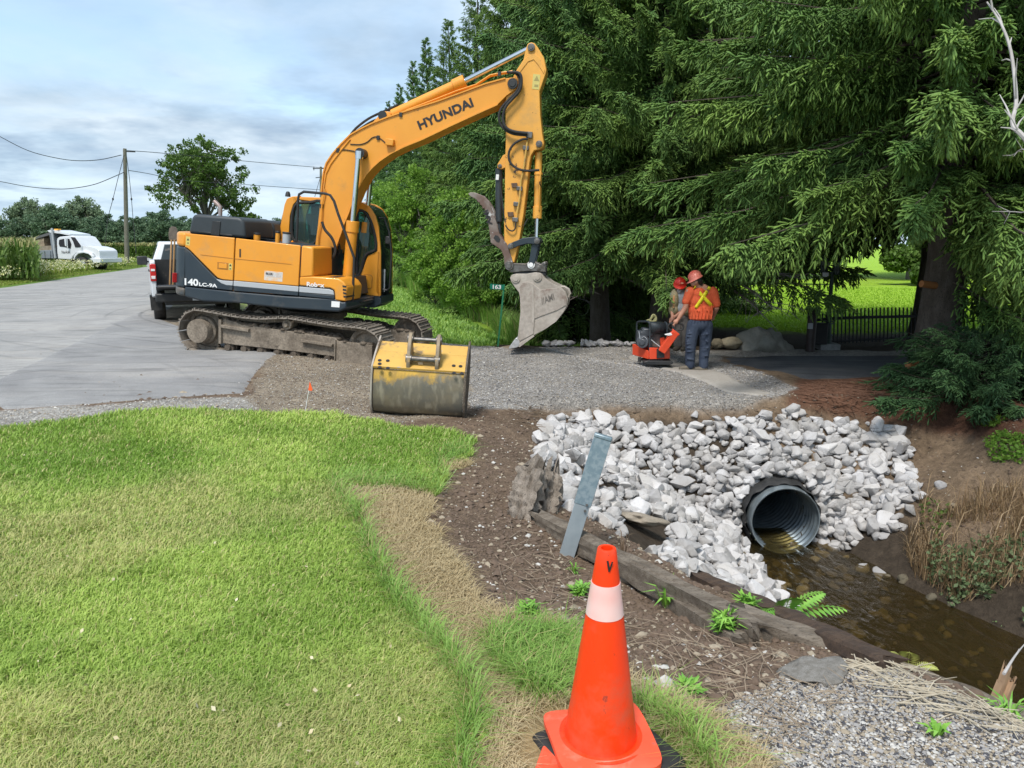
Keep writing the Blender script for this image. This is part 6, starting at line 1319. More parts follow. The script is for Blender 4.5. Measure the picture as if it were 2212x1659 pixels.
# ------------------------------------------------------------------ dump truck across the road
ay = RAD(14); TO = at(*Z(6, 440, 1085), 58); TO.z = H1(TO.x, TO.y)
fT, lT = Vector((math.cos(ay), -math.sin(ay), 0)), Vector((math.sin(ay), math.cos(ay), 0)); TM = Matrix.Translation(TO) @ Matrix((fT, lT, Vector((0, 0, 1)))).transposed().to_4x4(); TMi = TM.inverted()
dt = thing('dump_truck', 'white dump truck with grey tipping box standing in the tall weeds across the road', 'dump truck', TO)
def T(x, y, l=0.): return U(6, x, y, l, TM, TMi)
def tpl(name, mat, pts, l, th, par=dt, **k): b = MB(TM); b.prism([T(x, y, l) for x, y in pts], (0, th, 0)); return b.build(name, mat, par, **k)
tb_ = tpl('cab', M['carwhite'], [(445, 905), (452, 890), (470, 880), (560, 872), (585, 880), (612, 915), (640, 955), (640, 1000), (600, 1010), (570, 1040), (565, 1062), (455, 1056), (448, 1000)], .1, 2.1, bevel=.06, seg=3)
hd_ = tpl('hood', M['carwhite'], [(600, 962), (640, 952), (700, 958), (752, 972), (778, 990), (785, 1010), (785, 1075), (728, 1080), (722, 1045), (700, 1015), (655, 1000), (610, 1010), (580, 1050), (575, 1065)], .25, 1.8, bevel=.08, seg=3)
tpl('fender', M['carwhite'], [(575, 1060), (585, 1025), (610, 1000), (655, 992), (700, 1005), (728, 1030), (735, 1058), (724, 1058), (716, 1035), (695, 1018), (655, 1008), (615, 1015), (592, 1040), (588, 1062)], .02, .5, bevel=.03)
tpl('side_window', M['ink'], [(465, 905), (520, 893), (545, 898), (562, 940), (555, 975), (505, 962), (470, 958), (462, 935)], .085, .03, tb_)
wp = tpl('window_frame', M['carwhite'], [(521, 892), (529, 892), (535, 968), (527, 966)], .07, .02, tb_)
b = MB(TM); P = [T(565, 880, .2), T(628, 955, .2)]; b.add([P[0] + Vector((.07, .0, .02)), P[1] + Vector((.07, 0, .02)), P[1] + Vector((.07, 1.8, .02)), P[0] + Vector((.07, 1.8, .02))], [(0, 1, 2, 3)]); b.build('windscreen', M['ink'], dt, smooth=False)
tpl('windscreen_side', M['ink'], [(556, 884), (587, 884), (634, 950), (632, 962), (592, 964), (574, 915)], .07, .04, tb_)
tpl('bumper', M['carwhite'], [(700, 1052), (790, 1050), (792, 1085), (735, 1092), (728, 1070)], .0, 2.2, bevel=.04)
tpl('grille', M['silver'], [(757, 990), (782, 995), (784, 1028), (760, 1026)], .5, 1.3)
tpl('headlight', M['silver'], [(700, 1012), (735, 1010), (748, 1030), (722, 1032)], .2, .1, hd_)
p = T(655, 1062, .3)
for x in (p.x,): wheel(dt, TM, x, .3, .5, .3, -1); wheel(dt, TM, x, 2.0, .5, .3, 1)
p = T(330, 1062, .3); wheel(dt, TM, p.x, .3, .5, .5, -1); wheel(dt, TM, p.x, 2.0, .5, .5, 1)
tpl('chassis', M['black'], [(260, 1052), (560, 1058), (560, 1085), (260, 1078)], .5, 1.2)
gb = pbr('grey box paint', (.22, .25, .28), (.17, .19, .21), 2, .6, spots=[((.3, .27, .22), 4, .6, .1)])
bx = tpl('tipping_box', gb, [(250, 992), (415, 984), (432, 1052), (262, 1050)], .0, 2.2, bevel=.02)
tpl('box_liner', pbr('wooden side boards', (.30, .25, .19), (.22, .18, .13), 5, .85), [(195, 962), (425, 948), (425, 985), (225, 990)], .03, 2.1)
tpl('box_end', gb, [(388, 855), (402, 850), (440, 1050), (418, 1052)], .0, 2.2)
for x in (290, 340, 385): tpl('box_rib', gb, [(x, 994), (x + 9, 993), (x + 12, 1048), (x + 4, 1048)], -.05, .06, bx)
tpl('roof_guard', M['carwhite'], [(372, 832), (395, 826), (470, 842), (550, 858), (552, 872), (470, 855), (392, 848)], .1, 2.0)
tpl('tarp_arm', pbr('tarp grey', (.11, .11, .11), rough=.8), [(180, 915), (380, 848), (405, 862), (225, 915), (195, 925)], .1, 2.0)
b = MB(TM); b.cyl(T(408, 812, -.0), T(436, 1050, -.0), .075, n=12); b.build('exhaust_stack', M['silver'], dt)
b = MB(TM); b.box(T(518, 925, -.15), (.13, .12, .55)); b.build('door_mirror', M['carwhite'], dt, bevel=.02)
tpl('beacon', pbr('amber beacon', (.8, .4, .05), rough=.3), [(425, 818), (455, 818), (455, 828), (425, 828)], .6, .3)
a, c, t = TM @ T(487, 1012, .08), TM @ T(552, 1012, .08), TM @ T(487, 990, .08); text_part('lettering', 'Norfolk', M['ink'], tb_, a, c - a, t - a, (t - a).length, (c - a).length, .01)
for k, (x0, x1, y, r_, l) in enumerate(((215, 300, 940, .38, .6), (300, 385, 935, .42, .6), (240, 340, 930, .36, 1.4))):
    o = timber('log', TM @ T(x0, y, l), TM @ T(x1, y - 3, l), r_ * 2, r_ * 2, pbr('tan log', (.34, .27, .19), (.26, .20, .14), 5, .9, bump=.02), ['short tan log at the tail of the dump truck load', 'short tan log nearest the cab in the dump truck box', 'tan log on the far side of the dump truck box'][k], 'log', 40 + k, 10)
# ------------------------------------------------------------------ utility poles and cables
pole_w = woodmat('pole wood', (.20, .19, .15), (.15, .14, .11), (.09, .085, .06), 3, (6, 6, 1))
pb_ = at(273, 556, 80); top = at(269.5, 321, 80); pb_.z = H1(pb_.x, pb_.y)
up = thing('utility_pole', 'tall bare wooden utility pole across the road with sagging cables', 'utility pole', pb_)
b = MB(); b.cyl(pb_ - Vector((0, 0, .2)), top, .24, .17, 12); b.build('pole', pole_w, up)
b = MB(); b.bar(at(266, 327, 80), at(292, 328, 80), .10, .10); b.build('bracket', M['black'], up)
def cable(a, m_, c, r=.035): 
    return crv(arc(a, m_, c, 14), 1)
for k, (a, m_, c, r) in enumerate(((at(266, 343, 80), at(150, 358, 60), at(-60, 262, 42), .022), (at(240, 384, 79), at(130, 432, 60), at(-60, 372, 42), .022))):
    pass
cb1 = [(-900, -60), (-400, 120), (-40, 272), (0, 295), (60, 325), (115, 340), (165, 347), (215, 345), (262, 335)]
cb2 = [(-900, 220), (-400, 320), (-40, 385), (0, 392), (60, 403), (115, 408), (155, 407), (205, 398), (250, 380), (268, 372)]
for nm, cbp, ys_, lab in (('overhead_cable', cb1, (50, 80), 'upper sagging cable running left from the utility pole'), ('overhead_cable', cb2, (50, 80), 'lower sagging cable running left from the utility pole')):
    P = [at(x, y, ys_[0] + (ys_[1] - ys_[0]) * i / (len(cbp) - 1)) for i, (x, y) in enumerate(cbp)]; b = MB(); b.tube(crv(P, 5), [.022 + .015 * i / (5 * len(cbp)) for i in range(len(crv(P, 5)))], 6)
    tag(b.build(nm, M['ink'], None, thing_org=P[-1]), lab, 'cable', 'overhead cables')
for cbp, ya, yb_, lab in (([(272, 325), (330, 329), (420, 337), (540, 349), (690, 362), (800, 372)], 80, 118, 'upper cable running right from the utility pole past the big tree'), ([(278, 368), (320, 375), (400, 390), (520, 398), (690, 410)], 80, 118, 'lower cable running right from the utility pole past the big tree')):
    P = [at(x, y, ya + (yb_ - ya) * i / (len(cbp) - 1)) for i, (x, y) in enumerate(cbp)]; b = MB(); b.tube(crv(P, 5), .035, 6); tag(b.build('overhead_cable', M['ink'], None, thing_org=P[0]), lab, 'cable', 'overhead cables')
for pts in ([(268, 335), (255, 385), (244, 430), (233, 470)], [(273, 335), (279, 380), (284, 430), (288, 480)]):
    b = MB(); b.tube([at(x, y, 79) for x, y in pts] + [at(pts[-1][0] - (8 if pts[-1][0] < 260 else -6), 548, 78)], .028, 6); b.ball(at(*pts[2], 79), (.09, .09, .14)); b.build('guy_wire', M['ink'], up)
p2 = at(693, 360, 118); b = MB(); g_ = Vector((p2.x - .6, 118, H1(p2.x, 118)))
u2 = thing('utility_pole', 'distant utility pole with insulators just left of the excavator boom', 'utility pole', g_); b.cyl(g_, p2, .2, .16, 10); b.build('pole', pole_w, u2)
b = MB(); b.bar(at(676, 364, 118), at(700, 364, 118), .12, .12); b.bar(at(682, 384, 118), at(698, 382, 118), .1, .1); b.bar(at(678, 360, 118), at(678, 368, 118), .1, .1); b.build('cross_arm', M['ink'], u2)
# ------------------------------------------------------------------ gate pillar, fence, lamp post, boulders
py = gp(*Z(7, 485, 945)).y
def q7(x, y, dy=0.): return at(*Z(7, x, y), py + dy)
gpil = thing('gate_pillar', 'dark brown round gate pillar with a flat cap beside the gravel edge', 'gate pillar', q7(485, 945))
brn = pbr('dark brown steel', (.035, .025, .022), (.05, .038, .034), 5, .5, bump=.001)
b = MB(); c0, c1 = q7(488, 950), q7(512, 612); w_ = (q7(545, 780) - q7(465, 780)).length / 2; b.cyl(c0 - Vector((0, 0, .05)), c1, w_ * .9, n=28); b.build('shaft', brn, gpil)
b = MB(); d = (c1 - c0).normalized(); b.cyl(c1, c1 + d * .03, w_ * 1.55, n=28); b.build('cap', brn, gpil)
b = MB(); b.box(q7(492, 740, -w_), (.10, .02, .12)); b.build('plaque', M['silver'], gpil)
b = MB(); b.box(q7(565, 800, .25), (.28, .2, .45)); o = b.build('gate_motor_box', M['black'], None, bevel=.02, thing_org=q7(565, 860, .25)); tag(o, 'black gate operator box between the brown pillar and the lamp post', 'control box')
fe = thing('picket_fence', 'black metal picket gate fence in front of the sunlit lawn under the spruces', 'fence', q7(1050, 900, .6))
mb = M['black']
top_y = lambda x: np.interp(x, [575, 700, 900, 1100, 1300, 1540], [640, 612, 596, 588, 590, 600]); bot_y = lambda x: np.interp(x, [575, 1540], [892, 838]); rail_y = lambda x: np.interp(x, [540, 700, 900, 1100, 1300, 1540], [685, 672, 664, 660, 655, 650])
for k in range(32):
    x = 590 + k * 31; b = MB(); dy = .5 + k * .03; b.cyl(q7(x - 2, bot_y(x), dy), q7(x, top_y(x), dy), .016, n=6); b.build('picket', mb, fe)
for f, t_ in ((lambda x: rail_y(x) + 6, .035), (lambda x: bot_y(x) - 22, .03)):
    b = MB(); P = [q7(x, float(f(x)), .5 + (x - 590) / 31 * .03 + .02) for x in range(545, 1580, 60)]; b.tube(P, t_, 6); b.build('rail', mb, fe)
lp0, lp1 = q7(628, 885, .35), q7(668, 300, .35); lm = thing('lamp_post', 'dark green lamp post with lanterns standing at the gate under the spruce branches', 'lamp post', q7(628, 920, .35))
lg_ = pbr('dark green iron', (.02, .045, .035), (.03, .05, .045), 5, .5)
b = MB(); b.cyl(lp0, lp1, .05, .035, 14); b.cyl(lp0, lp0.lerp(lp1, .30), .085, .055, 14)
for k in (.06, .12, .28, .31): b.cyl(lp0.lerp(lp1, k), lp0.lerp(lp1, k + .012), .10, n=14)
b.build('post', lg_, lm)
b = MB(); b.box(q7(628, 905, .35), (.42, .36, .14)); b.build('footing', pbr('pale footing', (.32, .33, .33), (.22, .23, .22), 8, .9), lm, bevel=.02)
for x, y in ((705, 275), (600, 262)):
    c_ = q7(x, y, .35); ln = MB(); ln.lathe([(.05, -.12), (.085, .12)], c_, (0, 0, 1), 6, True); L_ = ln.build('lantern', glassmat('lantern glass ' + str(x), (.6, .65, .65), .5, dif=(.25, .27, .27)), lm, smooth=False)
    b = MB(); b.lathe([(.06, -.13), (.06, -.11)], c_, (0, 0, 1), 6, True); b.lathe([(.11, .12), (.10, .14), (.03, .22), (.0, .27)], c_, (0, 0, 1), 6)
    for k in range(6): a = RAD(60 * k + 0); b.bar(c_ + Vector((.052 * math.cos(a), .052 * math.sin(a), -.12)), c_ + Vector((.087 * math.cos(a), .087 * math.sin(a), .12)), .012, .012)
    b.tube([c_ - Vector((0, 0, .13)), lp1 + Vector((0, 0, -.02))], .015, 6); b.build('lantern_frame', lg_, L_)
b = MB(); b.box(q7(613, 325, .25), (.11, .05, .08)); b.build('tag_plate', M['white'], lm)
def boulder(c, s, seed, mat, lab, **k): return lump('boulder', mat, c, s, seed, lab, 'boulder', **k)
boulder(at(*Z(7, 105, 905), py + .3) + Vector((0, 0, -.05)), (.50, .40, .44), 11, M['rock'], 'large pointed grey boulder left of the gate pillar', amp=.42)
boulder(at(*Z(5, 1440, 1165), wy + 3), (.125, .14, .115), 14, M['tanrock'], 'small round tan boulder next to the worker in orange', amp=.1)
boulder(at(*Z(5, 1628, 1155), wy + 3), (.225, .2, .125), 17, M['tanrock'], 'wide low tan boulder between the small round one and the large grey one', amp=.12)
# ------------------------------------------------------------------ vegetation
def leafmat(name, c1, c2, c3, rough=.6, trans=.25, sheen=0.):
    m = bpy.data.materials.new(name); m.use_nodes = True; nt = m.node_tree; nt.nodes.clear()
    a = nd(nt, 'ShaderNodeAttribute', attribute_name='tint').outputs['Fac']
    pos = nd(nt, 'ShaderNodeNewGeometry').outputs['Position']; n = nd(nt, 'ShaderNodeTexNoise', {'Vector': pos, 'Scale': .9, 'Detail': 3.}).outputs[0]
    col = mixc(nt, a, c1, c2); col = mixc(nt, ramp(nt, n, .5, .75), col, c3)
    p = nd(nt, 'ShaderNodeBsdfPrincipled', {'Base Color': col, 'Roughness': rough}); p.inputs['Specular IOR Level'].default_value = .3
    t = nd(nt, 'ShaderNodeBsdfTranslucent', {0: col}); x = nd(nt, 'ShaderNodeMixShader', {0: trans, 1: p.outputs[0], 2: t.outputs[0]})
    nd(nt, 'ShaderNodeOutputMaterial', {0: x.outputs[0]}); return m
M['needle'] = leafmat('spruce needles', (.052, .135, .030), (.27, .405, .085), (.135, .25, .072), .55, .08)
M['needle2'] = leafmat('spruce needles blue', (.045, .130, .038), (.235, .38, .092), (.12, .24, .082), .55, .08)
M['needle3'] = leafmat('shaded needles', (.028, .080, .030), (.085, .165, .055), (.05, .11, .045), .55, .08)  # same needles in a darker copy, shade put into the colour
M['leafb'] = leafmat('broad leaf', (.05, .11, .02), (.12, .20, .035), (.09, .15, .03)); M['leafy'] = leafmat('light leaf', (.11, .24, .03), (.26, .42, .06), (.16, .30, .04), trans=.35)
M['leafd'] = leafmat('far leaf', (.085, .15, .085), (.155, .235, .12), (.13, .205, .13)); M['leafd2'] = leafmat('pale far leaf', (.13, .19, .11), (.20, .27, .14), (.16, .22, .13))  # far leaf colours lightened and blued to stand in for haze
M['bark'] = woodmat('bark', (.085, .065, .05), (.13, .105, .085), (.03, .022, .018), 4, (3, 3, 1)); M['gbark'] = woodmat('grey bark', (.13, .12, .10), (.18, .165, .14), (.06, .05, .045), 3, (3, 3, 1))
M['twig'] = pbr('dead twig', (.20, .17, .15), (.30, .27, .25), 6, .9)
npr = np.random.RandomState(11)
def nrm(a): return a / np.maximum(np.linalg.norm(a, axis=-1, keepdims=True), 1e-6)
def spindles(P, D, L, Rr, tint, k=3):
    """needle-covered twigs: slim blunt-ended fingers"""
    n = len(P); D = nrm(D); a = nrm(np.cross(D, np.tile([[.3, .2, 1.]], (n, 1)) + .01 * npr.randn(n, 3))); b = np.cross(D, a); q0 = npr.rand(n) * 6.28
    V = [P]; bend = npr.randn(n, 3) * .06 * L[:, None]
    for pos, f in ((.16, .8), (.74, 1.)):
        for j in range(k):
            q = q0 + j * 2 * np.pi / k; rr = Rr * f * (.75 + .5 * npr.rand(n)); V.append(P + D * (L * pos)[:, None] + bend * pos + (a * np.cos(q)[:, None] + b * np.sin(q)[:, None]) * rr[:, None])
    V.append(P + D * L[:, None] + bend); V = np.stack(V, 1); m = 2 * k + 2; f = []
    for j in range(k):
        j2 = (j + 1) % k; f += [(0, 1 + j2, 1 + j), (1 + j, 1 + j2, 1 + k + j2), (1 + j, 1 + k + j2, 1 + k + j), (1 + k + j, 1 + k + j2, m - 1)]
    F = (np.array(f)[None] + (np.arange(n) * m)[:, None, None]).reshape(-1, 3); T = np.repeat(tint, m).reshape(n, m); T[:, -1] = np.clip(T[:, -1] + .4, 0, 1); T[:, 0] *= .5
    return V.reshape(-1, 3), F, T.ravel()
def spruce_mesh(name, H, R, hb, seed, whorl=.42, per=6, k2=13, k3=9, twl=.13, twr=.016, mat=None, droop=.35, hang=.8, low_open=0., only=None, top_pow=.8):
    """branches in whorls, each carrying hanging side shoots that carry twigs"""
    global npr; npr = np.random.RandomState(seed)
    B0, BD, BL, BT = [], [], [], []; limbs = MB()
    z = hb
    P_, D_, L_, T_, U_ = [], [], [], [], []
    while z < H * .985:
        u = (z - hb) / (H - hb); Lr = R * (1 - u) ** top_pow * (.55 + .45 * min(1, (u + .08) * 6 if low_open else 1)) + .12
        for j in range(per):
            az = npr.rand() * 6.283 if per < 4 else (j + npr.rand() * .9) / per * 6.283 + z * 2.4
            if only and not only(az, z): continue
            L = Lr * (.72 + .42 * npr.rand()); d = np.array([math.cos(az), math.sin(az), 0]); rise = .55 * u - .10
            ns = 10; s = np.linspace(0, 1, ns); curve = L * (rise * s - droop * (1 - u * .9) * s**1.6 + .16 * s**4) 
            pts = np.array([0, 0, z + .15 * npr.randn()]) + d * (L * s)[:, None] + np.array([0, 0, 1.]) * curve[:, None]
            if L > .5: limbs.tube([Vector(p) for p in pts[::3]], [max(.004, .007 * L * (1 - q * .85)) for q in s[::3]], 4, caps=False)
            # side shoots
            m = max(4, int(k2 * L / 1.6)); t = .22 + .78 * np.sort(npr.rand(m)) ** .8; t[-1] = 1.
            px = np.stack([np.interp(t, s, pts[:, i]) for i in range(3)], 1); side = np.where(np.arange(m) % 2, 1, -1)
            perp = np.array([-d[1], d[0], 0]); sd = d * (.75 + .5 * npr.rand(m))[:, None] + perp * (side * (.5 + .5 * npr.rand(m)) * (1.25 - t))[:, None] + np.array([0, 0, -1]) * (hang * npr.rand(m) * (1 - u * .8))[:, None]
            sl = (.16 + .20 * L * (1.12 - t) + .10 * npr.rand(m)) * (1 - .62 * u ** 2); bt = npr.rand() * .5
            px = np.r_[px, px]; sd = np.r_[sd, nrm(sd) * .3 + np.array([0, 0, -1.]) * (.6 + npr.rand(m))[:, None] * hang]; sl = np.r_[sl, sl * .8]
            P_.append(px); D_.append(sd); L_.append(sl); T_.append(np.full(len(px), bt) + .25 * npr.rand(len(px))); U_.append(np.full(len(px), 1 - .62 * max(0., u) ** 1.6))
        z += whorl * (1 - .35 * u) * (.8 + .4 * npr.rand())
    P = np.vstack(P_); D = nrm(np.vstack(D_)); L = np.concatenate(L_); T = np.concatenate(T_); US = np.concatenate(U_)[:, None]
    # twigs along each side shoot
    n = len(P); k = k3; tt = np.tile(np.linspace(.12, 1, k), (n, 1)) + .05 * npr.randn(n, k); Lk = L[:, None]
    q = P[:, None] + D[:, None] * (tt * Lk)[..., None] + np.array([0, 0, -1.]) * (.18 * Lk * tt**2)[..., None]
    side = np.cross(D, np.array([0, 0, 1.]) + .3 * npr.randn(n, 3)); side = nrm(side); sg = np.where(np.arange(k) % 2, 1, -1)[None, :] * (.9 * (1.15 - tt))
    dd = D[:, None] * .8 + side[:, None] * sg[..., None] + .25 * npr.randn(n, k, 3) + np.array([0, 0, -.15])
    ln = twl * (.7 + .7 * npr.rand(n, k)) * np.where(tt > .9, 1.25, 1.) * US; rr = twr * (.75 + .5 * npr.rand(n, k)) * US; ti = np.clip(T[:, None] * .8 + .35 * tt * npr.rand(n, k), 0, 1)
    V, F, A = spindles(q.reshape(-1, 3), dd.reshape(-1, 3), ln.ravel(), rr.ravel(), ti.ravel())
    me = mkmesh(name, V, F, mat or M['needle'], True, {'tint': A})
    return me, limbs
def make_spruce(H, R, hb, seed, tr=.22, mat=None, tm=None, **k):
    me, limbs = spruce_mesh('crown', H, R, hb, seed, mat=mat, **k)
    lm_ = bpy.data.meshes.new('limbs'); lm_.from_pydata([tuple(v) for v in limbs.v], [], limbs.f); lm_.materials.append(M['bark']); lm_.update()
    b = MB(); n = 14; b.tube([(0.05 * math.sin(i), .04 * math.cos(i * 1.7), -.3 + (H + .2) * i / n) for i in range(n + 1)], [tr * (1 - i / n) ** .9 * (1 + .35 * math.exp(-i * 1.5)) + .01 for i in range(n + 1)], 12)
    tk_ = bpy.data.meshes.new('trunk'); tk_.from_pydata([tuple(v) for v in b.v], [], b.f); tk_.materials.append(M['bark']); tk_.polygons.foreach_set('use_smooth', np.ones(len(tk_.polygons), bool)); tk_.update()
    return me, lm_, tk_
def put_tree(kind, meshes, loc, rz, sc, label, cat='tree', group=None, names=('crown', 'limbs', 'trunk')):
    o = thing(kind, label, cat, loc, (0, 0, rz), group); o.scale = (sc if hasattr(sc, '__len__') else (sc, sc, sc))
    for nme, me in zip(names, meshes):
        if me is not None: mkobj(nme, me, o)
    return o
near_spec = dict(whorl=.27, per=8, k2=18, k3=13, twl=.125, twr=.0150, droop=.34, hang=.85)
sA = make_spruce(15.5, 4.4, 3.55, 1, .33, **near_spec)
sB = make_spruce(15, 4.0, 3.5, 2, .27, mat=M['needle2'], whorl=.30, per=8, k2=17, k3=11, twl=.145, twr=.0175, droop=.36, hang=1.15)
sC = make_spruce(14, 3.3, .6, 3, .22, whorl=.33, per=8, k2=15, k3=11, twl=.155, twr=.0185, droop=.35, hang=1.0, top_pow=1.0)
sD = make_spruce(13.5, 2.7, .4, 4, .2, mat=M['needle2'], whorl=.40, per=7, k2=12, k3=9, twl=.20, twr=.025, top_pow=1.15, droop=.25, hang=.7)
ts = gp(2075, 838)
spr = []
put_tree('spruce_tree', sA, (6.95, 12.5, H1(6.95, 12.5)), 1.1, 1, 'huge spruce at the right with thick bark trunk standing behind the low spruce boughs', 'spruce tree', 'spruces beside the driveway')
for (x, y, rz, s, ms, lab) in [
    (9.3, 17.3, .7, 1.0, sB, 'tall spruce with bare dark trunk behind the picket fence'),
    (3.6, 18.4, 2.0, .95, sA, 'broad spruce whose boughs hang right above the two workers'),
    (12.2, 13.6, 3.3, 1.05, sB, 'spruce at the far right edge with pale bare branches before it'),
    (2.3, 19.8, 4.0, (.95, .95, 1.0), sB, 'tall spruce with drooping boughs in the dark left of the workers'),
    (1.25, 22.8, 5.1, (.92, .92, 1.12), sC, 'spruce in the row straight behind the excavator bucket'),
    (.15, 26.2, .4, (.85, .85, .98), sC, 'spruce in the row just behind the excavator arm'),
    (-1.3, 30.5, 1.7, (.85, .85, .84), sC, 'spruce in the row seen just left of the excavator arm top'),
    (-2.7, 35.0, 2.9, (.8, .8, .82), sC, 'middle spruce of the row seen under the boom lettering'),
    (-4.2, 40.0, 3.7, (.9, .9, .88), sD, 'slim pointed spruce of the row behind the boom'),
    (-5.6, 46.0, 4.4, (.9, .9, .90), sD, 'pointed spruce further back in the row'),
    (-7.3, 52.5, .2, (.9, .9, .90), sD, 'spruce far back in the row seen above the boom bend'),
    (-9.2, 60.0, 1.2, (.95, .95, .92), sD, 'small looking spruce near the end of the receding row'),
    (-11.4, 69.0, 2.2, (.9, .9, .86), sD, 'last spruce of the receding row beyond the cab'),
    (4.6, 25.5, 5.9, 1.1, sC, 'spruce standing behind the first row, filling the dark gap'),
    (2.8, 31., 4.9, 1.1, sC, 'second-row spruce showing a tip above the row')]:
    put_tree('spruce_tree', ms, (x, y, H1(x, y) - .05), rz, s, lab, 'spruce tree', 'spruces beside the driveway')
me, lb_ = spruce_mesh('lower_boughs', 15.5, 2.3, 1.9, 19, whorl=.24, per=12, k2=17, k3=12, twl=.12, twr=.0145, droop=.30, hang=.9, only=lambda az, z: z < 4.6 and math.sin(az) < -.05)
bt_ = [o for o in bpy.data.objects if o.get('label', '').startswith('huge spruce')][0]; mkobj('lower_boughs', me, bt_)
lm_ = bpy.data.meshes.new('limbs'); lm_.from_pydata([tuple(v) for v in lb_.v], [], lb_.f); lm_.materials.append(M['bark']); lm_.update(); mkobj('lower_limbs', lm_, bt_)
# low boughs at the foot of the big spruce
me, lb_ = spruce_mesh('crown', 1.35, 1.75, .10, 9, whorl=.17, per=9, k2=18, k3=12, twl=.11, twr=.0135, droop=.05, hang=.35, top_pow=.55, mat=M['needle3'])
lm_ = bpy.data.meshes.new('limbs'); lm_.from_pydata([tuple(v) for v in lb_.v], [], lb_.f); lm_.materials.append(M['bark']); lm_.update()
for (x, y, rz, s, lab) in ((6.9, 11.1, .3, (.98, .8, .66), 'low dark green spruce boughs spreading over the ground at the foot of the huge spruce'), (8.7, 11.6, 2.1, (1.2, .9, .75), 'low spruce boughs at the right edge of the picture behind the dirt bank')):
    put_tree('spruce_boughs', (me, lm_), (x, y, H1(x, y) - .05), rz, s, lab, 'low spruce', 'low spruce boughs', ('crown', 'limbs'))
# stubs and dead branches
def stub(p, q, r, nm='branch_stub', lab='', cat='branch', mat=None):
    b = MB(); b.tube(crv([Vector(v) for v in (p, (Vector(p) + Vector(q)) / 2 + Vector((0, 0, .03)), q)], 3), [r * (1 - .03 * i) for i in range(7)], 8); return tag(b.build(nm, mat or M['twig'], None, thing_org=p), lab, cat)
def bare(name, pts, r0, lab, seed, mat, tw=14, tl=.35):
    P = crv([Vector(p) for p in pts], 5); n = len(P); b = MB(); b.tube(P, [r0 * (1 - .8 * i / n) for i in range(n)], 7); r = random.Random(seed)
    for k in range(tw):
        i = r.randrange(n // 5, n - 1); d = (P[i+1] - P[i]).normalized(); s = (d + Vector((r.uniform(-1, 1), r.uniform(-1, 1), r.uniform(-.6, .8)))).normalized(); L = tl * r.uniform(.4, 1.1)
        q = P[i] + s * L * .5 + Vector((r.uniform(-.1, .1), 0, r.uniform(-.05, .1))) * L; b.tube([P[i], q, q + (s + Vector((0, 0, r.uniform(-.5, .3)))).normalized() * L * .5], [r0 * .3, r0 * .22, r0 * .12], 5)
    return tag(b.build(name, mat, None, thing_org=P[0]), lab, 'dead branch')
palew = pbr('bleached branch', (.50, .47, .45), (.36, .33, .31), 6, .8)
def A16(x, y, Y): return at(*Z(16, x, y), Y)
DS = [Vector((6.5, 7.4, H1(6.5, 7.4) - .1)), Vector((6.25, 7.3, .6)), Vector((5.75, 7.2, 1.5))]
bare('bare_branch', DS + [A16(2260, 720, 7.2), A16(2160, 600, 7.4), A16(2175, 480, 7.6), A16(2150, 250, 7.8), A16(2100, 110, 8.0), A16(2035, 10, 8.2)], .034, 'long bleached bare branch rising along the upper right edge', 3, palew, 14, .32)
bare('bare_branch', [DS[1], A16(2300, 1060, 8.3), A16(2200, 1018, 8.8), A16(2060, 1012, 9.2)], .014, 'short bleached twig reaching in from the right edge in front of the huge spruce', 5, palew, 4, .15)
bare('bare_branch', [DS[2], A16(2280, 760, 8.2), A16(2150, 745, 8.8), A16(2110, 745, 9.0)], .012, 'thin pale twig below the long bleached branch at the right edge', 6, palew, 5, .15)
for k, (y, x0, Y0) in enumerate(((1.5, 6.5, 12.3), (.15, 6.3, 12.1))):
    b = MB(); b.cyl((6.95, 12.4, y * .9 - .1), (x0, Y0, y * .95 - .12), .06, .055, 10); o = b.build('sawn_stub', pbr('sawn end', (.42, .17, .06), rough=.8), None, thing_org=(6.9, 12.4, y)); tag(o, ['upper sawn branch stub with orange cut end on the huge spruce trunk', 'lower sawn branch stub with orange cut end on the huge spruce trunk'][k], 'branch stub')
r = random.Random(12)
for k in range(16):
    x0, y0 = r.choice([(2.6, 19.2), (4.9, 17.0), (.9, 22.4)]); z0 = r.uniform(.3, 2.6); az = RAD(r.uniform(180, 360)); L = r.uniform(1.2, 2.6); p0 = Vector((x0, y0, z0)); d = Vector((math.cos(az), math.sin(az), r.uniform(-.25, .1)))
    o = bare('dead_limb', [p0, p0 + d * L * .5 + Vector((0, 0, -.08)), p0 + d * L + Vector((0, 0, -.25))], .03, 'dead bare lower limb in the dark under the spruces behind the workers', 100 + k, M['twig'], 12, .7); o['group'] = 'dead lower limbs under the spruces'
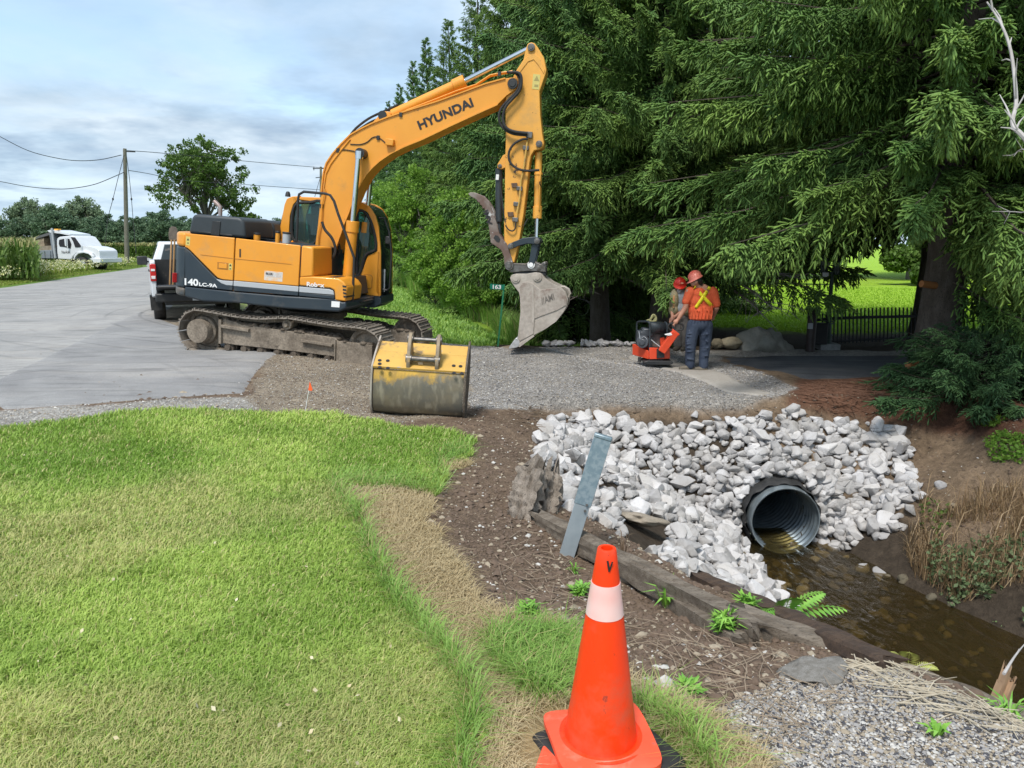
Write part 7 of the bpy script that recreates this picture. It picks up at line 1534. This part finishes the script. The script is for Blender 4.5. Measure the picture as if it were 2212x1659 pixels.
# broadleaf trees
def leaves(C_, Rr, n, size, seed, tint=None, squash=.8):
    rs = np.random.RandomState(seed); m = len(C_); k = n // m; c = np.repeat(C_, k, 0); rad = np.repeat(Rr, k)
    d = nrm(rs.randn(m * k, 3)) * (rs.rand(m * k, 1) ** .45); p = c + d * rad[:, None] * np.array([1, 1, squash]); s = size * (.6 + .8 * rs.rand(m * k)); a = nrm(rs.randn(m * k, 3)); b = nrm(np.cross(a, rs.randn(m * k, 3)))
    V = np.stack([p - a * s[:, None] * .5, p + b * s[:, None] * .32, p + a * s[:, None] * .5, p - b * s[:, None] * .32], 1).reshape(-1, 3); F = np.arange(m * k * 4).reshape(-1, 4)
    t = np.repeat(rs.rand(m), k) * .5 + .5 * rs.rand(m * k); return V, F, np.repeat(t, 4)
def broadleaf(H, W, seed, nclump, nleaf, size, mat, trunk_r, base=.25, clr=(.05, .12), lobes=7, bark=None, depth=1.):
    """crown of many leaf clumps inside uneven lobes, reached by curved limbs from a short trunk"""
    rs = np.random.RandomState(seed); zc = H * (1 + base) / 2; rz = H * (1 - base) / 2; L_ = []
    for k in range(lobes):
        q = k / lobes * 6.283 + rs.rand() * .7; u = -.75 + 1.45 * ((k * .618) % 1); rr = W * .5 * .52
        L_.append((np.array([math.cos(q) * rr * (1 - .55 * max(0, u)), math.sin(q) * rr * (1 - .55 * max(0, u)), zc + u * rz * .62]), np.array([W * .27, W * .27, rz * .46]) * (.75 + .45 * rs.rand())))
    L_.append((np.array([0, 0, zc + rz * .5]), np.array([W * .27, W * .27, rz * .5]))); m = len(L_)
    w_ = rs.randint(0, m, nclump); d = nrm(rs.randn(nclump, 3)) * (.35 + .65 * rs.rand(nclump, 1) ** .6)
    T_ = np.array([L_[i][0] for i in w_]) + d * np.array([L_[i][1] for i in w_])
    V, F, A = leaves(T_, W * (clr[0] + (clr[1] - clr[0]) * rs.rand(nclump) ** 1.5), nleaf, size, seed); cr = mkmesh('crown', V, F, mat, False, {'tint': A})
    b = MB(); top = Vector((0, 0, H * base * .9)); b.tube([Vector((0, 0, -.3)), top * .5, top], [trunk_r * 1.25, trunk_r, trunk_r * .85], 8, caps=False)
    for c, r_ in L_:
        c = Vector(c); m1 = top.lerp(c, .5) + Vector((0, 0, -.06 * H)) * (1 if c.z < zc else .2); P = arc(top, m1, c, 6); b.tube(P, [trunk_r * .55 * (1 - .11 * i) for i in range(7)], 6, caps=False)
        for q in range(9):
            k = rs.randint(nclump); t = Vector(T_[rs.choice(np.where(np.linalg.norm(T_ - np.array(c), axis=1) < W * .3)[0])] if (np.linalg.norm(T_ - np.array(c), axis=1) < W * .3).any() else T_[k]); s_ = P[rs.randint(2, 7)]; b.tube([s_, s_.lerp(t, .5) + Vector((0, 0, .02 * H)), t], [trunk_r * .22, trunk_r * .15, trunk_r * .06], 4, caps=False)
    tk_ = bpy.data.meshes.new('trunk'); tk_.from_pydata([tuple(v) for v in b.v], [], b.f); tk_.materials.append(bark or M['gbark']); tk_.update()
    return cr, tk_
NB = ('crown', 'trunk')
big = broadleaf(20.2, 17.5, 21, 300, 17000, .44, M['leafb'], .5, .34, (.035, .085), 9)
put_tree('broadleaf_tree', big, (-52.9, 136, .1), .6, 1, 'large rounded broadleaf tree standing alone against the sky left of the boom', 'tree', None, NB)
sm = broadleaf(9.5, 7, 23, 120, 9000, .35, M['leafb'], .2, .1, (.06, .14)); put_tree('broadleaf_tree', sm, (-46.5, 137, .1), 0, 1, 'small broadleaf tree at the right foot of the large lone tree', 'tree', None, NB)
far = [broadleaf(14, 13, 31 + k, 170, 12000, .55, [M['leafd'], M['leafd2'], M['leafd']][k], .25, [.02, .22, .05][k], (.06, .14), 8) for k in range(3)]
fx = [(-180, 12), (-140, 10.5), (-100, 12), (-55, 11), (-12, 11), (22, 12), (62, 17.5), (95, 11), (122, 17), (150, 12), (178, 18.5), (205, 12), (232, 14.5), (256, 12.5), (282, 13), (305, 12.5), (332, 15.5), (352, 15), (378, 13), (402, 14), (428, 12), (460, 12), (495, 11), (530, 10), (560, 10.5), (590, 11), (610, 12), (650, 11), (700, 10)]
for k, (vx, h) in enumerate(fx):
    Yf = 250 + 12 * math.sin(k * 2.1); p = at(vx, 530, Yf); ki = 1 if vx in (62, 178) else k % 3 if k % 3 != 1 else 0
    put_tree('broadleaf_tree', far[ki], (p.x, Yf, .1), k * 1.7, (h / 14 * (.85 if ki == 1 else 1.05), h / 14, h / 14 * (.98 if ki == 1 else .86)), 'distant %s broadleaf tree in the tree line behind the corn field' % ('pale airy' if ki == 1 else 'dark green'), 'tree', 'pale distant trees' if ki == 1 else 'dark distant trees', NB)
# undergrowth closing the tree line and behind the back lawn
def hedge(name, pts, h, dep, n, size, mat, lab, seed, squash=1.):
    rs = np.random.RandomState(seed); P = np.array(pts, float); d = np.r_[0, np.cumsum(np.hypot(*np.diff(P, axis=0).T))]; m = max(12, int(d[-1] / (h * .45)))
    t = rs.rand(m) * d[-1]; c = np.stack([np.interp(t, d, P[:, 0]) + rs.randn(m) * dep * .3, np.interp(t, d, P[:, 1]) + rs.randn(m) * dep * .4, h * (.15 + .6 * rs.rand(m))], 1); c[:, 2] += Hfun(c[:, 0], c[:, 1])
    V, F, A = leaves(c, h * (.25 + .2 * rs.rand(m)), n, size, seed); return tag(mkobj(name, mkmesh(name, V, F, mat, False, {'tint': A})), lab, 'undergrowth', kind='stuff')
hedge('woodland_edge', [(-190, 262), (-60, 262), (-20, 262)], 7.5, 10, 60000, .8, M['leafd'], 'dense distant woodland edge', 5)
hedge('shrub_belt', [(6, 42), (20, 41), (42, 40)], 3.2, 3, 40000, .22, M['leafb'], 'dense dark shrubs behind the back lawn', 7)
for k in range(9):
    x = 8 + k * 4.2; put_tree('broadleaf_tree', far[k % 3], (x, 50 + 3 * math.sin(k * 3), 0), k, (.8, .8, 1.0), 'tall tree in the dark wood behind the back lawn', 'tree', 'trees behind the back lawn', NB)
sap = [broadleaf(4.6, 3.0, 51, 130, 15000, .10, M['leafy'], .05, .05, (.05, .12), 8), broadleaf(2.6, 2.6, 57, 110, 14000, .09, M['leafy'], .03, .02, (.06, .14), 7)]
for k, (vx, vy, Y, mi, s, lab) in enumerate([(985, 660, 24, 0, .85, 'tall light green sapling in front of the spruce row'), (1040, 690, 21.5, 1, .72, 'small bright green shrub right behind the number sign'), (940, 640, 25.5, 1, .85, 'bright green sumac shrub left of the tall sapling'), (905, 615, 33, 0, 1.15, 'light green sapling midway along the grass strip'), (870, 605, 40, 0, 1.15, 'light green sapling in front of the further spruces'), (845, 600, 48, 0, 1.3, 'yellow green sapling far down the grass strip behind the cab'), (1010, 670, 23, 1, .85, 'leafy shrub between the tall sapling and the number sign')]):
    p = at(vx, vy, Y); put_tree('sapling', sap[mi], (p.x, Y, H1(p.x, Y)), k * 1.3, s, lab, 'sapling', 'light green saplings along the spruces', NB)
# ------------------------------------------------------------------ grass, weeds, corn
def blades(name, X_, Y_, h, wd, lean, mat, lab, cat='grass', tint=None, dry=None, seg=2, z=None, down=0., kind='stuff'):
    n = len(X_); rs = np.random.RandomState(n % 1000); z = Hfun(X_, Y_) if z is None else z; q = rs.rand(n) * 6.283; ld = np.stack([np.cos(q), np.sin(q), np.zeros(n)], 1); sd = np.stack([-np.sin(q + .6), np.cos(q + .6), np.zeros(n)], 1)
    h = h * (.55 + .8 * rs.rand(n)); l = lean * h * (.2 + 1.1 * rs.rand(n)); P = np.stack([X_, Y_, z - .004], 1); w2_ = wd * (.7 + .6 * rs.rand(n)) / 2
    mid = P + ld * (l * .35)[:, None] + np.array([0, 0, 1.]) * (h * (.62 - down * .2))[:, None]; tip = P + ld * l[:, None] + np.array([0, 0, 1.]) * (h * (1 - .25 * np.minimum(1, l / h) - down))[:, None]
    V = np.stack([P - sd * w2_[:, None], P + sd * w2_[:, None], mid + sd * (w2_ * .8)[:, None], mid - sd * (w2_ * .8)[:, None], tip], 1).reshape(-1, 3)
    b = np.arange(n) * 5; F = np.concatenate([np.stack([b, b+1, b+2], 1), np.stack([b, b+2, b+3], 1), np.stack([b+3, b+2, b+4], 1)])
    t = rs.rand(n) if tint is None else np.clip(tint + .3 * (rs.rand(n) - .5), 0, 1); at_ = {'tint': np.repeat(t, 5)}
    if dry is not None: at_['dry'] = np.repeat(dry, 5)
    o = mkobj(name, mkmesh(name, V, F, mat, False, at_)); return tag(o, lab, cat, kind=kind)
def grassmat(name, c1, c2, dryc=(.50, .40, .20)):
    m = bpy.data.materials.new(name); m.use_nodes = True; nt = m.node_tree; nt.nodes.clear()
    a = nd(nt, 'ShaderNodeAttribute', attribute_name='tint').outputs['Fac']; dr = nd(nt, 'ShaderNodeAttribute', attribute_name='dry').outputs['Fac']
    col = mixc(nt, a, c1, c2); col = mixc(nt, dr, col, dryc)
    p = nd(nt, 'ShaderNodeBsdfPrincipled', {'Base Color': col, 'Roughness': .5}); p.inputs['Specular IOR Level'].default_value = .35
    t = nd(nt, 'ShaderNodeBsdfTranslucent', {0: col}); x = nd(nt, 'ShaderNodeMixShader', {0: .3, 1: p.outputs[0], 2: t.outputs[0]}); nd(nt, 'ShaderNodeOutputMaterial', {0: x.outputs[0]}); return m
M['lawn'] = grassmat('lawn blades', (.22, .37, .05), (.48, .62, .14), (.66, .58, .28)); M['long'] = grassmat('long grass', (.15, .30, .045), (.36, .54, .13)); M['straw'] = grassmat('straw', (.44, .34, .18), (.62, .52, .32)); M['weed'] = grassmat('weeds', (.12, .21, .03), (.30, .38, .06))
np.random.seed(21)
def zs(n, rlo, rhi, alo, ahi, ids, power=0.): 
    x, y = scatter(n, rlo, rhi, alo, ahi, power); _, _, idx, z, vx, vy = zones(x, y); k = np.isin(idx, ids); return x[k], y[k], z[k], vx[k], vy[k]
# mown lawn, thinner and coarser with distance
x, y, z, vx, vy = zs(620000, 1.9, 10.5, -52, 25, [1])
d = np.hypot(x, y); tint = np.clip(fbm(x, y, .9, 71, 4) * 2.4 - .7, 0, 1); dry = np.clip((fbm(x, y, .75, 81, 3) - .56) * 4, 0, .6) * (np.random.rand(len(x)) < .75)
dry = np.maximum(dry, (np.random.rand(len(x)) < .09) * .9)
hh = np.where(fbm(x, y, 1.6, 91, 3) > .56, .046, .031) * (1 + .05 * d)
away = lambda x, y: np.hypot(x - CONE_P.x, y - CONE_P.y) > .35
k = away(x, y); x, y, z, d, tint, dry, hh = x[k], y[k], z[k], d[k], tint[k], dry[k], hh[k]
blades('lawn_grass', x, y, hh, .0026 + .0007 * d, 1.1, M['lawn'], 'short green mown lawn with paler patches', tint=tint, dry=dry, z=z)
# long tufts along the lawn border
def border(vx, vy, poly, w_):
    P = np.array(poly, float); dmin = np.full(vx.shape, 1e9)
    for a, c in zip(P[:-1], P[1:]):
        t = np.clip(((vx - a[0]) * (c[0]-a[0]) + (vy - a[1]) * (c[1]-a[1])) / max(1e-6, ((c-a)**2).sum()), 0, 1); dmin = np.minimum(dmin, np.hypot(vx - a[0] - t*(c[0]-a[0]), vy - a[1] - t*(c[1]-a[1])))
    return dmin < w_
x, y, z, vx, vy = zs(260000, 2.0, 9.5, -20, 25, [1, 11])
k = border(vx, vy, LAWN[12:27], 4 + 32 * np.random.rand(len(x))) & inpoly(vx, vy, LAWN) & (np.random.rand(len(x)) < .6) | (inpoly(vx, vy, TUFT1) | inpoly(vx, vy, TUFT2)) & (np.random.rand(len(x)) < .55)
k &= away(x, y) & ((np.hypot(x - CONE_P.x, y - CONE_P.y + .25) > .42))
x, y, z = x[k], y[k], z[k]; d = np.hypot(x, y)
blades('long_grass', x, y, .11 + .05 * fbm(x, y, 2., 95), .003 + .0005 * d, 1.5, M['long'], 'long unmown grass along the lawn border and round the cone', tint=fbm(x, y, 2.2, 93, 3), dry=(np.random.rand(len(x)) < .12) * .8, z=z, down=.15)
x, y, z, vx, vy = zs(230000, 2.0, 9.5, -20, 30, [11])
k = away(x, y); x, y, z = x[k], y[k], z[k]
blades('dry_grass', x, y, .055 + .03 * fbm(x, y, 2., 96), .003 + .0004 * np.hypot(x, y), 2.2, M['straw'], 'dead straw coloured grass strip between lawn and dirt', tint=fbm(x, y, 2., 97), dry=np.zeros(len(x)), z=z, down=.45)
# grass strip below the spruces, verge and weeds across the road, back lawn
x, y, z, vx, vy = zs(200000, 15, 75, -42, 22, [2])
k = (x < -.29 * y + 8.5) & (x > -.42 * y + 2.5); x, y, z = x[k], y[k], z[k]; edge = x > (-.30 * y + 5.2)
blades('verge_grass', x[~edge], y[~edge], .10, .012 + .0006 * y[~edge], .8, M['long'], 'mown green verge between road and spruces', z=z[~edge], dry=np.zeros((~edge).sum()))
ex_, ey_ = x[edge], y[edge]
n = 60000; t = np.random.rand(n); yy_ = 15.8 + 45 * t**1.5; xx_ = (-.30 * yy_ + 5.3) + np.random.rand(n) * 1.8 + .3 * np.sin(yy_); k = (yy_ > 16.2) & (xx_ < .35)
blades('tall_verge_grass', xx_[k], yy_[k], .55 + .25 * fbm(xx_[k], yy_[k], .8, 3), .012 + .0006 * yy_[k], .5, M['long'], 'tall rough grass along the edge of the spruces', dry=(np.random.rand(k.sum()) < .1) * .7)
n = 30000; xx_ = np.random.uniform(-.5, 4.0, n); yy_ = np.random.uniform(16.9, 18.5, n)
blades('ditch_weeds', xx_, yy_, .20, .02, .6, M['long'], 'low green weeds in the ditch beyond the driveway', dry=np.zeros(n), tint=np.zeros(n) + .1)
def line_x(y): return np.interp(y, [p[1] for p in rf], [p[0] for p in rf])
n = 190000; yy_ = 24 * np.exp(np.random.rand(n) * np.log(200 / 24)); off_ = np.random.rand(n) ** 1.2 * (3 + yy_ * .28); xx_ = line_x(yy_) - .3 - off_
hgt_ = np.where(off_ < 1.6, .14, .35 + .62 * fbm(xx_, yy_, .25, 13, 3)) ; hgt_ = hgt_ * np.clip(.45 + off_ / 5, .45, 1.15)
blades('roadside_weeds', xx_, yy_, hgt_, .014 + .0009 * yy_, .45, M['weed'], 'tall yellow green weeds along the far side of the road', 'weeds', tint=np.clip(fbm(xx_, yy_, .3, 17, 3) * 1.8 - .4, 0, 1), dry=(np.random.rand(n) < .12) * .6)
n = 2600; yy_ = 30 * np.exp(np.random.rand(n) * np.log(70 / 30)); off_ = .8 + np.random.rand(n) * 6; xx_ = line_x(yy_) - off_; zf = Hfun(xx_, yy_) + .35 + .5 * np.random.rand(n)
V, F, A = leaves(np.stack([xx_, yy_, zf], 1), np.full(n, .10), n * 6, .07, 4); tag(mkobj('wild_flowers', mkmesh('wild_flowers', V, F, pbr('white flower heads', (.75, .75, .62), (.7, .68, .2), 3, .8), False, {'tint': A})), 'scattered white and yellow flower heads in the roadside weeds', 'wild flowers', kind='stuff')
M['corn'] = grassmat('corn leaves', (.09, .17, .03), (.20, .30, .07)); 
def corn(name, xs_, ys_, lab, w_=.09, lf=9):
    n = len(xs_); X_ = np.repeat(xs_, lf); Y_ = np.repeat(ys_, lf); zz_ = Hfun(X_, Y_) + np.tile(np.linspace(.2, 1.75, lf), n)
    o = blades(name, X_ + np.random.randn(n * lf) * .04, Y_, .62, w_, 1.0, M['corn'], lab, 'corn', z=zz_, dry=np.tile(np.r_[np.zeros(lf - 1), .55], n) * (np.random.rand(n * lf) < .8), down=.1); return o
n = 1500; yy_ = np.random.uniform(39, 52, n); edge_ = at(78, 560, 45).x + (yy_ - 45) * -.62; xx_ = edge_ - np.random.rand(n) ** 1.3 * 12; corn('corn_plants', xx_, yy_, 'tall corn plants at the left edge across the road')
n = 9000; yy_ = 118 + 26 * np.random.rand(n) ** 1.8; xx_ = np.random.uniform(-112, -38, n); k = xx_ > -.62 * yy_ - 8; corn('corn_field', xx_[k], yy_[k], 'long corn field in front of the distant trees', .22, 6)
# the body of the field behind its first rows
def slabfield(name, x0, x1, y0, y1, z, mat, lab):
    gx_ = np.linspace(x0, x1, 90); gy_ = np.linspace(y0, y1, 30); A_, B_ = np.meshgrid(gx_, gy_); zz_ = z + .35 * (fbm(A_, B_, .8, 5) - .5); zz_[0] = 0; i = np.arange(A_.size).reshape(A_.shape); F = np.stack([i[:-1, :-1], i[:-1, 1:], i[1:, 1:], i[1:, :-1]], -1).reshape(-1, 4)
    tag(mkobj(name, mkmesh(name, np.c_[A_.ravel(), B_.ravel(), zz_.ravel()], F, mat)), lab, 'corn', kind='stuff')
slabfield('corn_canopy', -230, -30, 124, 236, 2.05, pbr('corn tassels', (.17, .20, .07), (.10, .16, .04), .8, .9, bump=.3, bsc=2, world=True), 'far part of the corn field seen as one green top')
# mown back lawn beyond the fence
x, y, z, vx, vy = zs(120000, 17, 42, 8, 42, [2]); blades('back_lawn_grass', x, y, .06, .03, .9, grassmat('sunlit lawn', (.28, .46, .03), (.44, .64, .07)), 'bright mown lawn behind the gate', z=z, dry=np.zeros(len(x)))  # sunlight on this lawn is put into the brighter blade colours
# dead stalks and leafy weeds on the right bank
x, y = scatter(60000, 5, 10.5, 24, 45); z = Hfun(x, y); vx, vy = proj(x, y, z); k = inpoly(vx, vy, [(1990, 985), (2060, 960), (2300, 990), (2500, 1400), (2212, 1400), (2110, 1330), (1980, 1255), (1950, 1190), (1990, 1120)]) & (z > WATER + .03) & (fbm(x, y, 2.2, 7) > .43)
x, y, z = x[k], y[k], z[k]; k = np.random.rand(len(x)) < .55; blades('dead_stalks', x[k], y[k], .26 + .25 * (np.random.rand(k.sum()) < .12), .009, .9, grassmat('dead stalk', (.24, .155, .08), (.42, .31, .18)), 'dead brown grass and stalks on the right creek bank', 'dead grass', z=z[k], dry=np.zeros(k.sum()), down=.1)
def leafweeds(name, poly, n, size, h, mat, lab, rs_=(5, 10.5, 20, 46), cat='weeds', seed=3, thr=.45):
    x, y = scatter(n * 30, *rs_); z = Hfun(x, y); vx, vy = proj(x, y, z); k = inpoly(vx, vy, poly) & (fbm(x, y, 1.8, seed) > thr) & (z > WATER); x, y, z = x[k][:n], y[k][:n], z[k][:n]
    if len(x) == 0: print('empty', name); return
    V, F, A = leaves(np.stack([x, y, z + np.random.rand(len(x)) * h], 1), np.full(len(x), .03), len(x) * 2, size, seed); tag(mkobj(name, mkmesh(name, V, F, mat, False, {'tint': A})), lab, cat, kind='stuff')
leafweeds('bank_weeds', [(2010, 1180), (2090, 1200), (2212, 1180), (2300, 1330), (2212, 1360), (2060, 1320), (2000, 1260)], 1100, .055, .22, leafmat('bank leaf', (.07, .12, .04), (.20, .26, .13), (.12, .18, .08)), 'leafy green weeds low on the right creek bank')
leafweeds('bank_weeds_upper', [(1990, 1090), (2050, 1100), (2060, 1170), (1990, 1160)], 350, .05, .15, M['leafb'], 'small leafy weeds beside the white stones on the right bank', seed=4, thr=.3)
leafweeds('bank_green', [(2110, 900), (2400, 900), (2400, 1010), (2140, 1000)], 1500, .05, .08, M['leafy'], 'fresh green weeds on top of the right bank', (7, 12.5, 25, 46), thr=.5)
leafweeds('creek_cress', [(1930, 1290), (2060, 1300), (2212, 1380), (2300, 1480), (2180, 1420), (2040, 1350)], 700, .022, .05, leafmat('cress', (.14, .24, .07), (.35, .45, .2), (.2, .3, .1)), 'tiny leaved cress along the creek edge', (5, 10, 20, 46), thr=.4, seed=6)
# single plants
def frond(b, p0, p1, n=11, L=.09, w_=.022, arch=.06):
    p0, p1 = Vector(p0), Vector(p1); P = arc(p0, (p0 + p1) / 2 + Vector((0, 0, arch)), p1, n); b.tube(P, .0025, 4)
    for i in range(1, n + 1):
        t = (P[i] - P[i-1]).normalized(); s = t.cross(Vector((0, 0, 1))).normalized(); l_ = L * math.sin(math.pi * (.15 + .8 * i / (n + 1)))
        for g in (-1, 1):
            d = (s * g + t * .45 + Vector((0, 0, -.35))).normalized(); e = P[i] + d * l_; m_ = P[i] + d * l_ * .45; q = t * w_ / 2; b.add([P[i], m_ + q, e, m_ - q], [(0, 1, 2, 3)])
def plant(name, c, fr, lab, cat, mat, **k):
    b = MB(); 
    for e in fr: frond(b, c, e, **k)
    return tag(b.build(name, mat, None, thing_org=c, smooth=False), lab, cat)
gl = pbr('fresh leaf green', (.22, .42, .06), (.12, .30, .04), 12, .5); yl = pbr('yellowing leaf', (.46, .46, .12), (.34, .38, .10), 12, .6)
c = onz(*Z(13, 70, 590), -.35); E13 = lambda x, y, z: onz(*Z(13, x, y), z)
plant('sumac_shoot', c, [E13(480, 540, -.30), E13(330, 430, -.2), E13(-60, 560, -.25), E13(120, 470, -.2), E13(250, 640, -.35), E13(-100, 640, -.3)], 'bright green compound leaved shoot over the dark timber by the creek', 'plant', gl, L=.10, w_=.028)
c = onz(*Z(13, 930, 1000), -.35); plant('yellow_fern', c, [E13(815, 850, -.2), E13(945, 850, -.2), E13(1140, 960, -.3), E13(760, 900, -.25), E13(1080, 1040, -.35), E13(800, 980, -.32)], 'yellow green fern-like sprig leaning over the creek from the timber', 'plant', yl, L=.055, w_=.010, n=16, arch=.08)
def tuft(name, c, n, h, sp, mat, lab, wd=.008, seed=1, cat='plant', leafy=False):
    r = random.Random(seed); b = MB()
    for k in range(n):
        a = r.uniform(0, 6.28); l_ = sp * r.uniform(.3, 1); H_ = h * r.uniform(.5, 1); d = Vector((math.cos(a), math.sin(a), 0)); s = Vector((-d.y, d.x, 0)) * wd / 2; o_ = c + d * .02 * r.random(); m_ = o_ + d * l_ * .4 + Vector((0, 0, H_ * .8)); e = o_ + d * l_ + Vector((0, 0, H_ * r.uniform(.5, 1)))
        b.add([o_ - s, o_ + s, m_ + s * 1.3, m_ - s * 1.3, e], [(0, 1, 2, 3), (3, 2, 4)])
        if leafy:
            for q in range(5): 
                p = o_.lerp(m_, .3 + .15 * q); g = Vector((r.uniform(-1, 1), r.uniform(-1, 1), r.uniform(-.2, .5))).normalized() * .06; t = g.cross(Vector((0, 0, 1))).normalized() * .010; b.add([p, p + g * .5 + t, p + g, p + g * .5 - t], [(0, 1, 2, 3)])
    return tag(b.build(name, mat, None, thing_org=c, smooth=False), lab, cat)
tuft('grass_tuft', gp(*Z(14, 1390, 545)), 26, .20, .16, gl, 'bright green broad bladed grass tuft growing against the long timber', .014, 2)
tuft('leafy_clump', gp(*Z(14, 1790, 730)), 40, .16, .15, gl, 'dense bright green leafy clump beside the split timber', .01, 3, leafy=True); tuft('leafy_clump', gp(*Z(14, 1945, 560)), 18, .12, .12, gl, 'small leafy sprout just behind the end of the dark timber', .01, 4, leafy=True)
tuft('weed_sprout', gp(*Z(14, 740, 300)), 22, .08, .07, M['leafy'] if 0 else gl, 'small yellow green sprout at the foot of the steel post', .006, 5); tuft('weed_sprout', gp(*Z(14, 780, 450)), 22, .08, .09, gl, 'green sprout just left of the cone sleeve', .010, 6, leafy=True)
tuft('weed_sprout', gp(*Z(13, 1130, 1440)), 18, .06, .08, gl, 'bright green rosette in the near gravel', .016, 7); tuft('weed_sprout', gp(*Z(13, 1640, 1300)), 30, .10, .16, gl, 'drooping grass tuft at the right edge below the long timber', .007, 8)
tuft('weed_sprout', gp(*Z(14, 430, 620)), 26, .12, .12, gl, 'weedy green clump between dry grass and dirt path', .008, 9, leafy=True); tuft('weed_sprout', gp(*Z(14, 1540, 1130)), 14, .06, .12, gl, 'sparse creeping weed right of the cone on the dirt', .010, 10, leafy=True)
# straws, twigs and torn stalks on the ground
def litter(name, poly, n, lab, L=(.06, .30), r=.003, mats=(.55, .48, .36), rr=(2, 9, -20, 46), seed=1, align=None, spread=.35):
    rs = random.Random(seed); x, y = scatter(n * 60, *rr); z = Hfun(x, y); vx, vy = proj(x, y, z); k = inpoly(vx, vy, poly) & (z > -1.5); x, y, z = x[k][:n], y[k][:n], z[k][:n]; b = MB()
    for i in range(len(x)):
        a = rs.uniform(0, 3.14) if align is None else align + rs.gauss(0, spread); l_ = rs.uniform(*L); d = Vector((math.cos(a), math.sin(a), rs.uniform(-.03, .10))) * l_ / 2; c = Vector((x[i], y[i], z[i] + .012 + rs.random() * .02)); k_ = Vector((rs.gauss(0, 1), rs.gauss(0, 1), 0)) * l_ * .06
        b.tube([c - d, c + k_, c + d], [r, r * .9, r * .5], 4, caps=False)
    tag(b.build(name, pbr(name + ' stalk', mats, tuple(v * .7 for v in mats), 5, .85), None), lab, 'plant litter', kind='stuff')
litter('straw_litter', [(1860, 1430), (1960, 1450), (2100, 1520), (2212, 1570), (2212, 1600), (2060, 1560), (1900, 1490), (1830, 1450)], 230, 'pale dry stalks piled along the timber', align=-.62, seed=2, spread=.6)
litter('twig_litter', [(1100, 1130), (1240, 1200), (1340, 1330), (1600, 1380), (1900, 1480), (1700, 1640), (1420, 1420), (1240, 1350), (1050, 1250)], 260, 'thin twigs and straws lying on the dirt path', r=.0022, mats=(.36, .28, .2), seed=3)
litter('mulch_litter', [(1720, 830), (1890, 820), (1930, 900), (1760, 890)], 260, 'brown twigs on the mulch under the spruce', L=(.1, .4), r=.006, mats=(.20, .10, .06), rr=(9, 14, 20, 40), seed=4)
litter('stick_litter', [(1100, 880), (1940, 880), (1940, 925), (1400, 915), (1100, 930)], 60, 'small sticks along the crest of the dirt bank', L=(.1, .4), r=.005, mats=(.2, .14, .09), rr=(9, 12, 0, 36), seed=5)
tuft('dead_weed', gp(1345, 1215), 16, .26, .08, M['straw'] if 0 else pbr('dead stem', (.16, .11, .07), rough=.9), 'upright dead brown weed behind the timber near the stone slab', .006, 11, 'plant')
for k, (x, y, h_, l_) in enumerate(((1545, 1120, .12, 'tallest split wooden stake at the lower right beside the creek'), (1520, 1125, .05, 'short split stake left of the tall one'), (1585, 1130, .05, 'short pale stake right of the tall one'))):
    p = onz(*Z(13, x, y + 100), -.42); o = timber('broken_stake', p, p + Vector((.06, .03, h_ + .08)), .035, .03, pbr('raw split wood %d' % k, (.42, .27, .16), (.30, .19, .11), 9, .85), l_, 'stake', 60 + k, 6)
bare('bare_branch', [onz(*Z(13, 1605, 1000), -.15), at(*Z(13, 1680, 880), 3.6), at(*Z(13, 1760, 780), 3.9)], .008, 'thin pale stick leaning over the creek at the right edge', 77, palew, 2, .06)

k_ = 70; x, y = scatter(k_ * 3, 2, 9, -45, 12); _, _, idx, z, vx, vy = zones(x, y); q = idx == 1; C_ = np.stack([x[q], y[q], z[q] + .05], 1); V, F, A = leaves(C_, np.full(len(C_), .01), len(C_), .022, 8, squash=.3)
tag(mkobj('fallen_leaves', mkmesh('fallen_leaves', V, F, pbr('fallen leaf', (.50, .40, .22), (.60, .55, .38), 9, .8), False, {'tint': A})), 'a few dry leaves and clippings on the lawn', 'plant litter', kind='stuff')
